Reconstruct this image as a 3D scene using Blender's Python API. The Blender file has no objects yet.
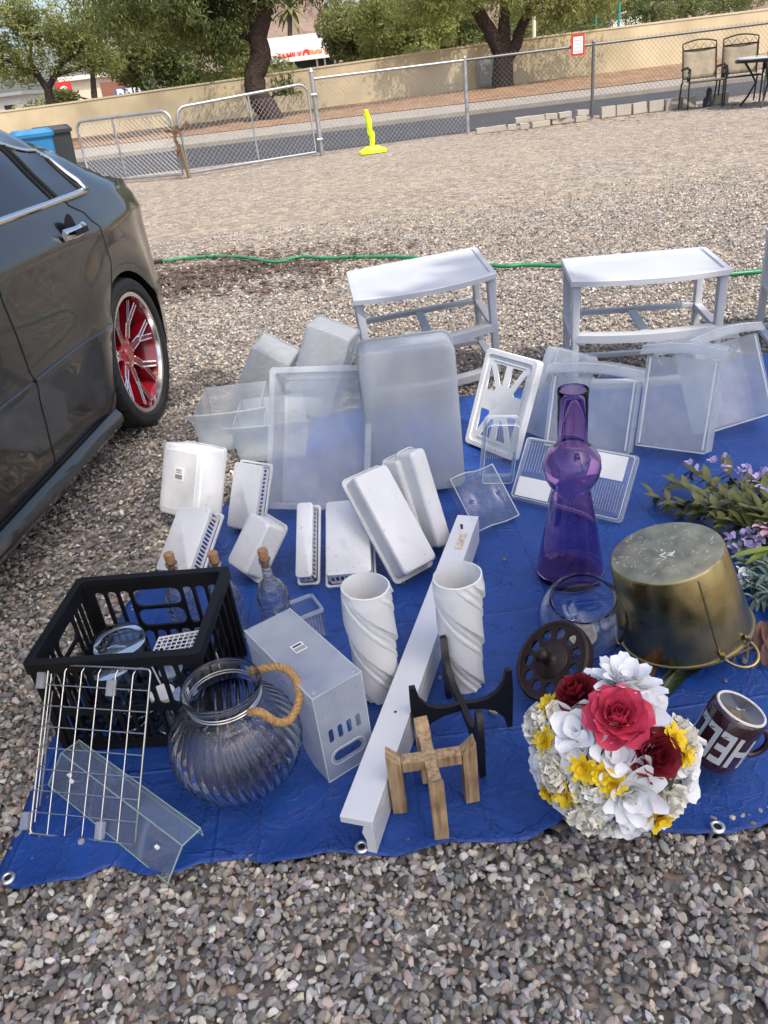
import bpy, bmesh, math, random
import numpy as np
from mathutils import Vector, Matrix

random.seed(7)
rng = np.random.default_rng(7)
scene = bpy.context.scene
COL = scene.collection
PI = math.pi

# ------------------------------------------------------------------ camera
PITCH, ROLL, FPX, CAM_H = math.radians(29.7), math.radians(7.0), 770.0, 1.2
_c, _s = math.cos(ROLL), math.sin(ROLL)
FWD = Vector((0, math.cos(PITCH), -math.sin(PITCH)))
_U0 = Vector((0, math.sin(PITCH), math.cos(PITCH)))
RGT = _c * Vector((1, 0, 0)) - _s * _U0
UPV = _s * Vector((1, 0, 0)) + _c * _U0
CAM = Vector((0, 0, CAM_H))
cd = bpy.data.cameras.new('camera')
cd.sensor_fit = 'VERTICAL'
cd.sensor_height = 36.0
cd.lens = FPX / 1024 * 36.0
cd.clip_start, cd.clip_end = 0.05, 3000
cam = bpy.data.objects.new('camera', cd)
COL.objects.link(cam)
cam.matrix_world = Matrix(((RGT.x, UPV.x, -FWD.x, 0), (RGT.y, UPV.y, -FWD.y, 0),
                           (RGT.z, UPV.z, -FWD.z, CAM_H), (0, 0, 0, 1)))
scene.camera = cam

# ------------------------------------------------------------------ light
SUN_DIR = Vector((0.34, -0.52, 1.0)).normalized()
SUN_EL = math.asin(SUN_DIR.z)
world = bpy.data.worlds.new('World')
scene.world = world
world.use_nodes = True
wn = world.node_tree
bg = wn.nodes['Background']
sky = wn.nodes.new('ShaderNodeTexSky')
sky.sky_type = 'NISHITA'
sky.sun_disc = False
sky.sun_elevation = SUN_EL
sky.sun_rotation = math.atan2(SUN_DIR.x, SUN_DIR.y)
sky.air_density, sky.dust_density, sky.ozone_density = 0.9, 4.0, 0.2
wn.links.new(sky.outputs[0], bg.inputs[0])
bg.inputs[1].default_value = 0.15
sl = bpy.data.lights.new('sun', 'SUN')
sl.energy = 2.1
sl.angle = math.radians(0.5)
sl.color = (1.0, 0.94, 0.85)
so = bpy.data.objects.new('sun', sl)
COL.objects.link(so)
so.rotation_euler = SUN_DIR.to_track_quat('Z', 'Y').to_euler()
so.location = (6, -10, 20)
scene.view_settings.view_transform = 'Standard'
scene.view_settings.look = 'None'
scene.view_settings.gamma = 1.0
scene.view_settings.exposure = 0.98
scene.render.engine = 'CYCLES'
scene.cycles.transparent_max_bounces = 32
scene.cycles.max_bounces = 14
scene.cycles.transmission_bounces = 14
scene.cycles.use_denoising = True
scene.cycles.denoising_prefilter = 'ACCURATE'
scene.cycles.adaptive_threshold = 0.006


# ------------------------------------------------------------------ helpers
def ray(x, y):
    return FWD + RGT * ((x - 384) / FPX) - UPV * ((y - 512) / FPX)

def at(x, y, z=0.0):
    """the point seen at a pixel of the photograph, at height z"""
    d = ray(x, y)
    return CAM + d * ((z - CAM_H) / d.z)

def at_y(x, y, Y):
    d = ray(x, y)
    return CAM + d * (Y / d.y)

def on_ball(x, y, m, L, far=False):
    """the point on the sight line of a pixel that lies L from m"""
    d = ray(x, y).normalized()
    o = CAM - m
    b = o.dot(d); c = o.dot(o) - L * L
    disc = max(b * b - c, 0)
    t = -b + math.sqrt(disc) if far else -b - math.sqrt(disc)
    return CAM + d * t


class M:
    """collects shapes and links them as one mesh object"""
    def __init__(self):
        self.v = []; self.f = []
    def add(self, vs, fs):
        b = len(self.v)
        self.v.extend([tuple(p) for p in vs])
        self.f.extend([tuple(i + b for i in q) for q in fs])
        return self
    def box(self, c, d, R=None):
        hx, hy, hz = d[0] / 2, d[1] / 2, d[2] / 2
        vs = [Vector((sx * hx, sy * hy, sz * hz)) for sz in (-1, 1) for sy in (-1, 1) for sx in (-1, 1)]
        if R is not None: vs = [R @ p for p in vs]
        vs = [p + Vector(c) for p in vs]
        return self.add(vs, [(0, 2, 3, 1), (4, 5, 7, 6), (0, 1, 5, 4), (2, 6, 7, 3), (0, 4, 6, 2), (1, 3, 7, 5)])
    def lohi(self, a, b):
        a, b = Vector(a), Vector(b)
        return self.box((a + b) / 2, tuple(abs(x) for x in (b - a)))
    def bar(self, a, b, w, h, up=(0, 0, 1)):
        a, b = Vector(a), Vector(b)
        z = (b - a).normalized(); x = Vector(up).cross(z)
        if x.length < 1e-4: x = Vector((1, 0, 0)).cross(z)
        x.normalize(); y = z.cross(x)
        R = Matrix((x, y, z)).transposed()
        return self.box((a + b) / 2, (w, h, (b - a).length), R)
    def tube(self, path, r, n=8, closed=False, caps=True):
        P = [Vector(p) for p in path]
        k = len(P)
        rs = r if isinstance(r, (list, tuple)) else [r] * k
        vs = []; fs = []
        ref = None
        for i in range(k):
            a = P[(i - 1) % k] if (closed or i > 0) else P[i]
            b = P[(i + 1) % k] if (closed or i < k - 1) else P[i]
            t = (b - a).normalized()
            if ref is None:
                ref = Vector((0, 0, 1)) if abs(t.z) < .9 else Vector((1, 0, 0))
            x = (ref - t * ref.dot(t))
            if x.length < 1e-5: x = t.orthogonal()
            x.normalize(); ref = x; y = t.cross(x)
            for j in range(n):
                a_ = 2 * PI * j / n
                vs.append(P[i] + (x * math.cos(a_) + y * math.sin(a_)) * rs[i])
        for i in range(k if closed else k - 1):
            i2 = (i + 1) % k
            for j in range(n):
                j2 = (j + 1) % n
                fs.append((i * n + j, i * n + j2, i2 * n + j2, i2 * n + j))
        if caps and not closed:
            fs.append(tuple(range(n - 1, -1, -1)))
            fs.append(tuple((k - 1) * n + j for j in range(n)))
        return self.add(vs, fs)
    def lathe(self, prof, n=48, rad=None, cap0=False, cap1=False, sx=1.0, sy=1.0):
        """prof: list of (r, z); rad(theta, r, z, i) may bend the radius"""
        vs = []; fs = []
        for i, (r, z) in enumerate(prof):
            for j in range(n):
                a = 2 * PI * j / n
                rr = rad(a, r, z, i) if rad else r
                vs.append((rr * math.cos(a) * sx, rr * math.sin(a) * sy, z))
        for i in range(len(prof) - 1):
            for j in range(n):
                j2 = (j + 1) % n
                fs.append((i * n + j, i * n + j2, (i + 1) * n + j2, (i + 1) * n + j))
        if cap0: fs.append(tuple(range(n - 1, -1, -1)))
        if cap1: fs.append(tuple((len(prof) - 1) * n + j for j in range(n)))
        return self.add(vs, fs)
    def rings(self, rings, cap0=False, cap1=False):
        n = len(rings[0]); vs = [p for r in rings for p in r]; fs = []
        for i in range(len(rings) - 1):
            for j in range(n):
                j2 = (j + 1) % n
                fs.append((i * n + j, i * n + j2, (i + 1) * n + j2, (i + 1) * n + j))
        if cap0: fs.append(tuple(range(n - 1, -1, -1)))
        if cap1: fs.append(tuple((len(rings) - 1) * n + j for j in range(n)))
        return self.add(vs, fs)
    def grid(self, nu, nv, fn):
        vs = [fn(i / nu, j / nv) for j in range(nv + 1) for i in range(nu + 1)]
        fs = [(j * (nu + 1) + i, j * (nu + 1) + i + 1, (j + 1) * (nu + 1) + i + 1, (j + 1) * (nu + 1) + i)
              for j in range(nv) for i in range(nu)]
        return self.add(vs, fs)
    def mesh(self, m, smooth=None):
        me = bpy.data.meshes.new('mesh')
        me.from_pydata(self.v, [], self.f)
        if m is not None: me.materials.append(m)
        me.validate()
        bm = bmesh.new(); bm.from_mesh(me)
        bmesh.ops.recalc_face_normals(bm, faces=bm.faces)
        bm.to_mesh(me); bm.free()
        if smooth is not None:
            me.polygons.foreach_set('use_smooth', [True] * len(me.polygons))
            if smooth < 180:
                me.set_sharp_from_angle(angle=math.radians(smooth))
        me.update()
        return me
    def obj(self, name, m, parent=None, smooth=None, bevel=0, solid=0):
        o = bpy.data.objects.new(name, self.mesh(m, smooth))
        COL.objects.link(o)
        if parent is not None: o.parent = parent
        if solid:
            s = o.modifiers.new('solid', 'SOLIDIFY'); s.thickness = solid; s.offset = 0
        if bevel:
            b = o.modifiers.new('bevel', 'BEVEL'); b.width = bevel; b.segments = 2
            b.limit_method = 'ANGLE'; b.angle_limit = math.radians(40)
        return o

def link_mesh(name, me, parent=None):
    o = bpy.data.objects.new(name, me); COL.objects.link(o)
    if parent is not None: o.parent = parent
    return o

def tag(o, label=None, cat=None, group=None, kind=None):
    if label: o['label'] = label
    if cat: o['category'] = cat
    if group: o['group'] = group
    if kind: o['kind'] = kind
    return o

def frame(X, Y, Z, org):
    X, Y, Z = Vector(X), Vector(Y), Vector(Z)
    return Matrix(((X.x, Y.x, Z.x, org[0]), (X.y, Y.y, Z.y, org[1]), (X.z, Y.z, Z.z, org[2]), (0, 0, 0, 1)))

def axis_frame(org, z, xhint=(1, 0, 0)):
    z = Vector(z).normalized(); x = Vector(xhint); x = (x - z * x.dot(z)).normalized()
    return frame(x, z.cross(x), z, org)

def thing(name, label, cat, mat=None, group=None, loc=None, rz=0):
    o = bpy.data.objects.new(name, None); COL.objects.link(o)
    o.empty_display_size = .05
    if mat is not None: o.matrix_world = mat
    elif loc is not None:
        o.location = loc; o.rotation_euler = (0, 0, rz)
    return tag(o, label, cat, group)

def children(o):
    return [c for c in bpy.data.objects if c.parent == o]

def copy_tree(o, parent=None):
    c = o.copy(); COL.objects.link(c)
    if parent is not None: c.parent = parent
    for ch in children(o): copy_tree(ch, c)
    return c

def plate(outer, holes, thick, m, bevel=0):
    """flat plate with holes in its x-y plane, centred on z=0"""
    cu = bpy.data.curves.new('plate', 'CURVE')
    cu.dimensions = '2D'; cu.fill_mode = 'BOTH'; cu.extrude = thick / 2
    for poly in [outer] + list(holes):
        sp = cu.splines.new('POLY'); sp.points.add(len(poly) - 1)
        for p, q in zip(sp.points, poly): p.co = (q[0], q[1], 0, 1)
        sp.use_cyclic_u = True
    ob = bpy.data.objects.new('plate', cu)
    me = bpy.data.meshes.new_from_object(ob)
    bpy.data.objects.remove(ob); bpy.data.curves.remove(cu)
    me.materials.clear(); me.materials.append(m)
    return me

def text_mesh(txt, size, m, thick=0.0005, align='CENTER', bold=0.0):
    cu = bpy.data.curves.new('text', 'FONT')
    cu.body = txt; cu.size = size; cu.extrude = thick; cu.align_x = align; cu.align_y = 'CENTER'; cu.offset = bold
    ob = bpy.data.objects.new('text', cu)
    me = bpy.data.meshes.new_from_object(ob)
    bpy.data.objects.remove(ob); bpy.data.curves.remove(cu)
    me.materials.clear(); me.materials.append(m)
    return me

def rrect(w, h, r, n=5, cx=0, cy=0):
    r = min(r, w / 2 - 1e-5, h / 2 - 1e-5); out = []
    for (sx, sy, a0) in ((1, 1, 0), (-1, 1, 90), (-1, -1, 180), (1, -1, 270)):
        for i in range(n + 1):
            a = math.radians(a0 + 90 * i / n)
            out.append((cx + sx * (w / 2 - r) + r * math.cos(a), cy + sy * (h / 2 - r) + r * math.sin(a)))
    return out


# ------------------------------------------------------------------ materials
def new_mat(name):
    m = bpy.data.materials.new(name); m.use_nodes = True
    return m, m.node_tree.nodes, m.node_tree.links

def simple(name, col, rough=.5, metal=0, coat=0, spec=.5, bump=None, vary=None, trans=0, ior=1.45, bscale=None):
    """plain surface; vary=(scale, amount) mottles the colour, bump=(scale, strength) the relief"""
    m, N, L = new_mat(name); p = N['Principled BSDF']
    p.inputs['Base Color'].default_value = (*col, 1)
    p.inputs['Roughness'].default_value = rough
    p.inputs['Metallic'].default_value = metal
    p.inputs['Coat Weight'].default_value = coat
    p.inputs['Coat Roughness'].default_value = .04
    p.inputs['Specular IOR Level'].default_value = spec
    p.inputs['Transmission Weight'].default_value = trans
    p.inputs['IOR'].default_value = ior
    tc = N.new('ShaderNodeTexCoord')
    if vary:
        no = N.new('ShaderNodeTexNoise'); no.inputs['Scale'].default_value = vary[0]; no.inputs['Detail'].default_value = 6
        L.new(tc.outputs['Object'], no.inputs['Vector'])
        r = N.new('ShaderNodeMapRange'); r.inputs[1].default_value = .3; r.inputs[2].default_value = .7
        r.inputs[3].default_value = 1 - vary[1]; r.inputs[4].default_value = 1 + vary[1]
        L.new(no.outputs[0], r.inputs[0])
        mx = N.new('ShaderNodeMix'); mx.data_type = 'RGBA'; mx.blend_type = 'MULTIPLY'; mx.inputs[0].default_value = 1
        mx.inputs[6].default_value = (*col, 1); L.new(r.outputs[0], mx.inputs[7])
        L.new(mx.outputs[2], p.inputs['Base Color'])
        r2 = N.new('ShaderNodeMapRange'); r2.inputs[1].default_value = .3; r2.inputs[2].default_value = .7
        r2.inputs[3].default_value = max(rough - .08, 0); r2.inputs[4].default_value = min(rough + .12, 1)
        L.new(no.outputs[0], r2.inputs[0]); L.new(r2.outputs[0], p.inputs['Roughness'])
    if bump:
        nb = N.new('ShaderNodeTexNoise'); nb.inputs['Scale'].default_value = bump[0]; nb.inputs['Detail'].default_value = 5
        L.new(tc.outputs['Object'], nb.inputs['Vector'])
        b = N.new('ShaderNodeBump'); b.inputs['Strength'].default_value = bump[1]; b.inputs['Distance'].default_value = bump[2] if len(bump) > 2 else .01
        L.new(nb.outputs[0], b.inputs['Height']); L.new(b.outputs[0], p.inputs['Normal'])
    return m

def frosted(name, col, clear, rough=.35):
    """milky see-through plastic sheet"""
    m, N, L = new_mat(name); p = N['Principled BSDF']; out = N['Material Output']
    p.inputs['Base Color'].default_value = (*col, 1); p.inputs['Roughness'].default_value = rough
    tc = N.new('ShaderNodeTexCoord')
    no = N.new('ShaderNodeTexNoise'); no.inputs['Scale'].default_value = 9; no.inputs['Detail'].default_value = 7
    L.new(tc.outputs['Object'], no.inputs['Vector'])
    r = N.new('ShaderNodeMapRange'); r.inputs[1].default_value = .3; r.inputs[2].default_value = .7
    r.inputs[3].default_value = 1 - clear - .09; r.inputs[4].default_value = 1 - clear + .09
    L.new(no.outputs[0], r.inputs[0])
    t = N.new('ShaderNodeBsdfTransparent'); t.inputs[0].default_value = (.93, .95, .97, 1)
    tl = N.new('ShaderNodeBsdfTranslucent'); tl.inputs[0].default_value = (*col, 1)
    a = N.new('ShaderNodeMixShader'); a.inputs[0].default_value = .42
    L.new(p.outputs[0], a.inputs[1]); L.new(tl.outputs[0], a.inputs[2])
    b = N.new('ShaderNodeMixShader'); L.new(r.outputs[0], b.inputs[0])
    L.new(t.outputs[0], b.inputs[1]); L.new(a.outputs[0], b.inputs[2])
    L.new(b.outputs[0], out.inputs['Surface'])
    return m

def thin_clear(name, tint, gloss=.05, haze=.06, rough=.04, bump=None):
    """clear thin sheet: sees straight through, mirrors at a slant"""
    m, N, L = new_mat(name); out = N['Material Output']; N.remove(N['Principled BSDF'])
    t = N.new('ShaderNodeBsdfTransparent'); t.inputs[0].default_value = (*tint, 1)
    g = N.new('ShaderNodeBsdfGlossy'); g.inputs['Roughness'].default_value = rough
    d = N.new('ShaderNodeBsdfDiffuse'); d.inputs[0].default_value = (.7, .74, .76, 1)
    fr = N.new('ShaderNodeLayerWeight'); fr.inputs[0].default_value = .5
    pw = N.new('ShaderNodeMath'); pw.operation = 'POWER'; pw.inputs[1].default_value = 4.0
    L.new(fr.outputs['Facing'], pw.inputs[0])
    ad = N.new('ShaderNodeMath'); ad.operation = 'MULTIPLY_ADD'; ad.use_clamp = True; ad.inputs[1].default_value = .8; ad.inputs[2].default_value = gloss
    L.new(pw.outputs[0], ad.inputs[0])
    h = N.new('ShaderNodeMixShader'); h.inputs[0].default_value = haze
    L.new(t.outputs[0], h.inputs[1]); L.new(d.outputs[0], h.inputs[2])
    x = N.new('ShaderNodeMixShader'); L.new(ad.outputs[0], x.inputs[0])
    L.new(h.outputs[0], x.inputs[1]); L.new(g.outputs[0], x.inputs[2])
    L.new(x.outputs[0], out.inputs['Surface'])
    if bump:
        tc = N.new('ShaderNodeTexCoord')
        nb = N.new('ShaderNodeTexNoise'); nb.inputs['Scale'].default_value = bump[0]; nb.inputs['Detail'].default_value = 3
        L.new(tc.outputs['Object'], nb.inputs['Vector'])
        b = N.new('ShaderNodeBump'); b.inputs['Strength'].default_value = bump[1]; b.inputs['Distance'].default_value = .004
        L.new(nb.outputs[0], b.inputs['Height']); L.new(b.outputs[0], g.inputs['Normal']); L.new(b.outputs[0], fr.inputs['Normal'])
    return m

def attr_mat(name, rough=.8, spec=.3, bump=None, translucent=0):
    """colour read from the mesh attribute 'col' (each stone or leaf its own)"""
    m, N, L = new_mat(name); p = N['Principled BSDF']
    a = N.new('ShaderNodeAttribute'); a.attribute_name = 'col'
    L.new(a.outputs['Color'], p.inputs['Base Color'])
    p.inputs['Roughness'].default_value = rough; p.inputs['Specular IOR Level'].default_value = spec
    if bump:
        tc = N.new('ShaderNodeTexCoord')
        nb = N.new('ShaderNodeTexNoise'); nb.inputs['Scale'].default_value = bump[0]; nb.inputs['Detail'].default_value = 4
        L.new(tc.outputs['Object'], nb.inputs['Vector'])
        b = N.new('ShaderNodeBump'); b.inputs['Strength'].default_value = bump[1]; b.inputs['Distance'].default_value = .003
        L.new(nb.outputs[0], b.inputs['Height']); L.new(b.outputs[0], p.inputs['Normal'])
    if translucent:
        t = N.new('ShaderNodeBsdfTranslucent'); L.new(a.outputs['Color'], t.inputs[0])
        x = N.new('ShaderNodeMixShader'); x.inputs[0].default_value = translucent
        L.new(p.outputs[0], x.inputs[1]); L.new(t.outputs[0], x.inputs[2]); L.new(x.outputs[0], N['Material Output'].inputs['Surface'])
    return m

MAT = dict(
    frost=frosted('frosted_plastic', (.80, .82, .83), .62),
    frost_dense=frosted('dense_frosted_plastic', (.60, .63, .66), .45),
    frost_clear=frosted('light_frosted_plastic', (.82, .84, .85), .62, .25),
    edge_highlight=frosted('plastic_edge_highlight', (.84, .88, .90), .22, .2),  # paler plastic for thin tubes that paint highlights along the edges
    clear=thin_clear('clear_plastic', (.96, .975, .98), .04, .05),
    acrylic=thin_clear('clear_acrylic', (.90, .95, .94), .05, .08),
    acrylic_edge=frosted('acrylic_edge', (.55, .75, .68), .35),
    white=simple('white_plastic', (.69, .70, .70), .36, vary=(9, .07), bump=(30, .04, .004)),
    shelf=simple('shelf_plastic', (.44, .455, .48), .38, vary=(6, .06)),
    white_gloss=simple('white_painted_board', (.66, .67, .69), .3, vary=(4, .03)),
    vase_white=simple('white_ceramic', (.76, .76, .75), .30),
    black_plastic=simple('black_plastic', (.008, .008, .009), .5, spec=.3, vary=(8, .3)),
    black_wood=simple('black_painted_wood', (.010, .010, .011), .45, bump=(60, .1)),
    dark_wood=simple('brown_bronze', (.030, .018, .015), .45, metal=.25, vary=(30, .3), bump=(70, .2, .002)),
    cork=simple('cork', (.36, .20, .10), .85, vary=(120, .25), bump=(160, .4, .002)),
    rope=simple('jute_rope', (.42, .25, .10), .9, vary=(140, .3), bump=(260, .6, .002)),
    wire=simple('steel_wire', (.62, .60, .55), .3, metal=1),
    white_wire=simple('white_wire', (.75, .75, .74), .4),
    brass=simple('aged_brass', (.42, .335, .16), .27, metal=1, vary=(16, .10), bump=(9, .06, .01)),
    brass_base=simple('worn_brass', (.40, .36, .24), .42, metal=.85, vary=(30, .3)),
    scuff=simple('pale_scuff', (.72, .72, .70), .6, vary=(80, .2)),
    glass=simple('glass', (.93, .96, .97), .0, trans=1, ior=1.50),
    jar_glass=simple('grey_tinted_glass', (.87, .86, .86), .02, trans=1, ior=1.42),  # even grey tint stands in for reflections on the jar
    bottle_glass=simple('pressed_glass', (.95, .97, .97), .02, trans=1, ior=1.45, bump=(55, .8, .01)),
    purple=simple('purple_glass', (.69, .49, .76), .0, trans=1, ior=1.42),
    paper=simple('paper', (.82, .82, .80), .7),
    ink=simple('dark_ink', (.03, .03, .03), .6),
    grey_ink=simple('grey_print', (.50, .52, .55), .4),
    mug=simple('maroon_glaze', (.030, .008, .014), .12, coat=1),
    mug_ring=simple('raw_ceramic', (.75, .72, .68), .6),
    grommet=simple('aluminium_grommet', (.75, .76, .77), .35, metal=1),
    hose=simple('green_hose', (.02, .22, .085), .4, vary=(20, .15)),
    hose_end=simple('hose_fitting', (.02, .02, .02), .5),
    tyre=simple('tyre_rubber', (.018, .018, .019), .65, vary=(20, .2)),
    chrome=simple('polished_rim', (.80, .80, .81), .14, metal=1),
    red=simple('red_wheel_paint', (.24, .005, .014), .22, coat=.8),
    silver=simple('machined_silver', (.72, .70, .70), .22, metal=1),
    trim=simple('chrome_trim', (.72, .72, .72), .12, metal=1),
    dark=simple('dark_gap', (.006, .006, .006), .7),
    tint=simple('tinted_window', (.006, .007, .008), .03, coat=.6),
    galv=simple('galvanised_steel', (.40, .41, .42), .45, metal=.8, vary=(10, .15)),
    darkpost=simple('weathered_steel', (.16, .16, .16), .5, metal=.6),
    rust=simple('rusty_chain', (.16, .085, .04), .8, vary=(40, .3)),
    stucco=simple('tan_stucco', (.50, .42, .275), .9, vary=(.7, .22), bump=(30, .3, .01)),
    wallcap=simple('wall_cap', (.52, .45, .32), .9, vary=(2, .08)),
    asphalt=simple('asphalt', (.042, .043, .047), .85, vary=(1.2, .2), bump=(60, .3, .01)),
    concrete=simple('concrete', (.26, .235, .20), .9, vary=(3, .15), bump=(40, .2, .01)),
    dirt=simple('brown_dirt', (.23, .140, .078), .95, vary=(2.5, .3), bump=(6, .8, .08)),
    block=simple('pale_block', (.38, .35, .30), .9, vary=(14, .2), bump=(40, .4, .01)),
    bark=simple('dark_bark', (.040, .026, .020), .95, vary=(9, .4), bump=(14, 1.0, .06)),
    bark_grey=simple('grey_bark', (.10, .080, .062), .95, vary=(9, .4), bump=(14, 1.0, .06)),
    twig=simple('twig', (.16, .12, .08), .9, vary=(40, .2)),
    yellowgreen=simple('fluorescent_yellow_plastic', (.62, .80, .02), .45),
    blue_bin=simple('blue_bin_plastic', (.02, .16, .36), .45, vary=(5, .1)),
    dark_bin=simple('dark_bin_plastic', (.03, .035, .04), .5),
    sling=simple('beige_sling', (.26, .22, .16), .8, vary=(12, .2), bump=(140, .3, .003)),
    chair_metal=simple('dark_bronze_metal', (.03, .026, .024), .4, metal=.5),
    table_glass=simple('frosted_table_glass', (.55, .60, .58), .15, vary=(6, .1)),
    hill=simple('desert_hill', (.21, .15, .12), 1, vary=(.06, .3), bump=(.4, 1, 2)),
    store_white=simple('store_white', (.62, .60, .56), .8, vary=(.8, .06)),
    store_tan=simple('store_cream', (.62, .55, .42), .85),
    brick_red=simple('red_brown_wall', (.24, .10, .07), .9, vary=(2, .1)),
    sign_red=simple('sign_red', (.60, .03, .02), .5),
    sign_orange=simple('sign_orange', (.75, .18, .03), .5),
    sign_blue=simple('panel_blue', (.05, .12, .35), .5),
    glass_dark=simple('dark_pane', (.03, .035, .04), .1),
    utility=simple('utility_grey', (.28, .29, .28), .6),
    green_post=simple('green_post', (.02, .25, .20), .5),
    yellow_flower=simple('yellow_petal', (.84, .60, .02), .6),
    white_flower=simple('white_petal', (.82, .82, .82), .65),
    cream_flower=simple('cream_petal', (.86, .83, .72), .7),
    red_flower=simple('dark_red_petal', (.19, .006, .016), .6, vary=(40, .2)),
    pink_flower=simple('rose_petal', (.64, .055, .12), .55, vary=(30, .2)),
    leaf_green=simple('silk_leaf', (.030, .055, .022), .5, vary=(40, .3)),
    leaf_olive=simple('olive_leaf', (.115, .125, .035), .55, vary=(25, .45)),
    leaf_lime=simple('lime_leaf', (.22, .27, .05), .5, vary=(40, .2)),
    leaf_dusty=simple('dusty_leaf', (.17, .25, .20), .7, vary=(40, .2)),
    leaf_brown=simple('brown_leaf', (.13, .060, .042), .6, vary=(30, .3)),
    lilac=simple('lilac_petal', (.50, .42, .66), .65, vary=(60, .2)),
    pink_lily=simple('pink_lily_petal', (.72, .45, .50), .6, vary=(40, .3)),
    orange_flower=simple('orange_petal', (.75, .22, .03), .6),
    magenta_flower=simple('magenta_petal', (.60, .05, .20), .6),
    gravel=attr_mat('gravel_stone', .85, .25),
    leaf=attr_mat('tree_leaf', .6, .3, translucent=.42),
)

def wood_mat():
    m, N, L = new_mat('light_wood'); p = N['Principled BSDF']
    tc = N.new('ShaderNodeTexCoord'); mp = N.new('ShaderNodeMapping'); mp.inputs['Scale'].default_value = (130, 130, 9); L.new(tc.outputs['Object'], mp.inputs[0])
    n = N.new('ShaderNodeTexNoise'); n.inputs['Scale'].default_value = 1; n.inputs['Detail'].default_value = 5; L.new(mp.outputs[0], n.inputs['Vector'])
    n2 = N.new('ShaderNodeTexNoise'); n2.inputs['Scale'].default_value = 25; L.new(tc.outputs['Object'], n2.inputs['Vector'])
    ad = N.new('ShaderNodeMath'); ad.operation = 'MULTIPLY_ADD'; ad.inputs[1].default_value = .45; L.new(n2.outputs[0], ad.inputs[0]); L.new(n.outputs[0], ad.inputs[2])
    cr = N.new('ShaderNodeValToRGB'); e = cr.color_ramp.elements
    e[0].position = .50; e[0].color = (.17, .095, .042, 1); e[1].position = .86; e[1].color = (.46, .32, .175, 1)
    L.new(ad.outputs[0], cr.inputs[0]); L.new(cr.outputs[0], p.inputs['Base Color']); p.inputs['Roughness'].default_value = .6
    b = N.new('ShaderNodeBump'); b.inputs['Strength'].default_value = .25; b.inputs['Distance'].default_value = .001; L.new(n.outputs[0], b.inputs['Height']); L.new(b.outputs[0], p.inputs['Normal'])
    return m
MAT['wood'] = wood_mat()

def car_paint():
    m, N, L = new_mat('dark_metallic_paint'); p = N['Principled BSDF']
    tc = N.new('ShaderNodeTexCoord'); no = N.new('ShaderNodeTexNoise')
    no.inputs['Scale'].default_value = 7; no.inputs['Detail'].default_value = 8; no.inputs['Roughness'].default_value = .7
    L.new(tc.outputs['Object'], no.inputs['Vector'])
    r = N.new('ShaderNodeMapRange'); r.inputs[1].default_value = .35; r.inputs[2].default_value = .75; r.inputs[3].default_value = .02; r.inputs[4].default_value = .07
    L.new(no.outputs[0], r.inputs[0])
    p.inputs['Base Color'].default_value = (.007, .0065, .0065, 1)
    p.inputs['Metallic'].default_value = .2; p.inputs['Roughness'].default_value = .36
    p.inputs['Coat Weight'].default_value = 1.0; L.new(r.outputs[0], p.inputs['Coat Roughness'])
    return m
MAT['paint'] = car_paint()

def used_white():
    m = MAT['white']; N, L = m.node_tree.nodes, m.node_tree.links; p = N['Principled BSDF']
    src = p.inputs['Base Color'].links[0].from_socket
    tc = N.new('ShaderNodeTexCoord')
    for sc, lo, hi, amt, col, st in ((70, .66, .72, .45, (.30, .27, .24), (1, 1, 1)), (16, .60, .72, .22, (.40, .38, .33), (1, 1, 1)), (30, .68, .70, .35, (.42, .42, .42), (1, .06, 1))):
        mp = N.new('ShaderNodeMapping'); mp.inputs['Scale'].default_value = st; mp.inputs['Rotation'].default_value = (.3, .2, .9); L.new(tc.outputs['Object'], mp.inputs[0])
        no = N.new('ShaderNodeTexNoise'); no.inputs['Scale'].default_value = sc; no.inputs['Detail'].default_value = 5; L.new(mp.outputs[0], no.inputs['Vector'])
        r = N.new('ShaderNodeMapRange'); r.inputs[1].default_value = lo; r.inputs[2].default_value = hi; r.inputs[4].default_value = amt; L.new(no.outputs[0], r.inputs[0])
        x = N.new('ShaderNodeMix'); x.data_type = 'RGBA'; L.new(r.outputs[0], x.inputs[0]); L.new(src, x.inputs[6]); x.inputs[7].default_value = (*col, 1); src = x.outputs[2]
    L.new(src, p.inputs['Base Color'])
used_white()

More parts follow.
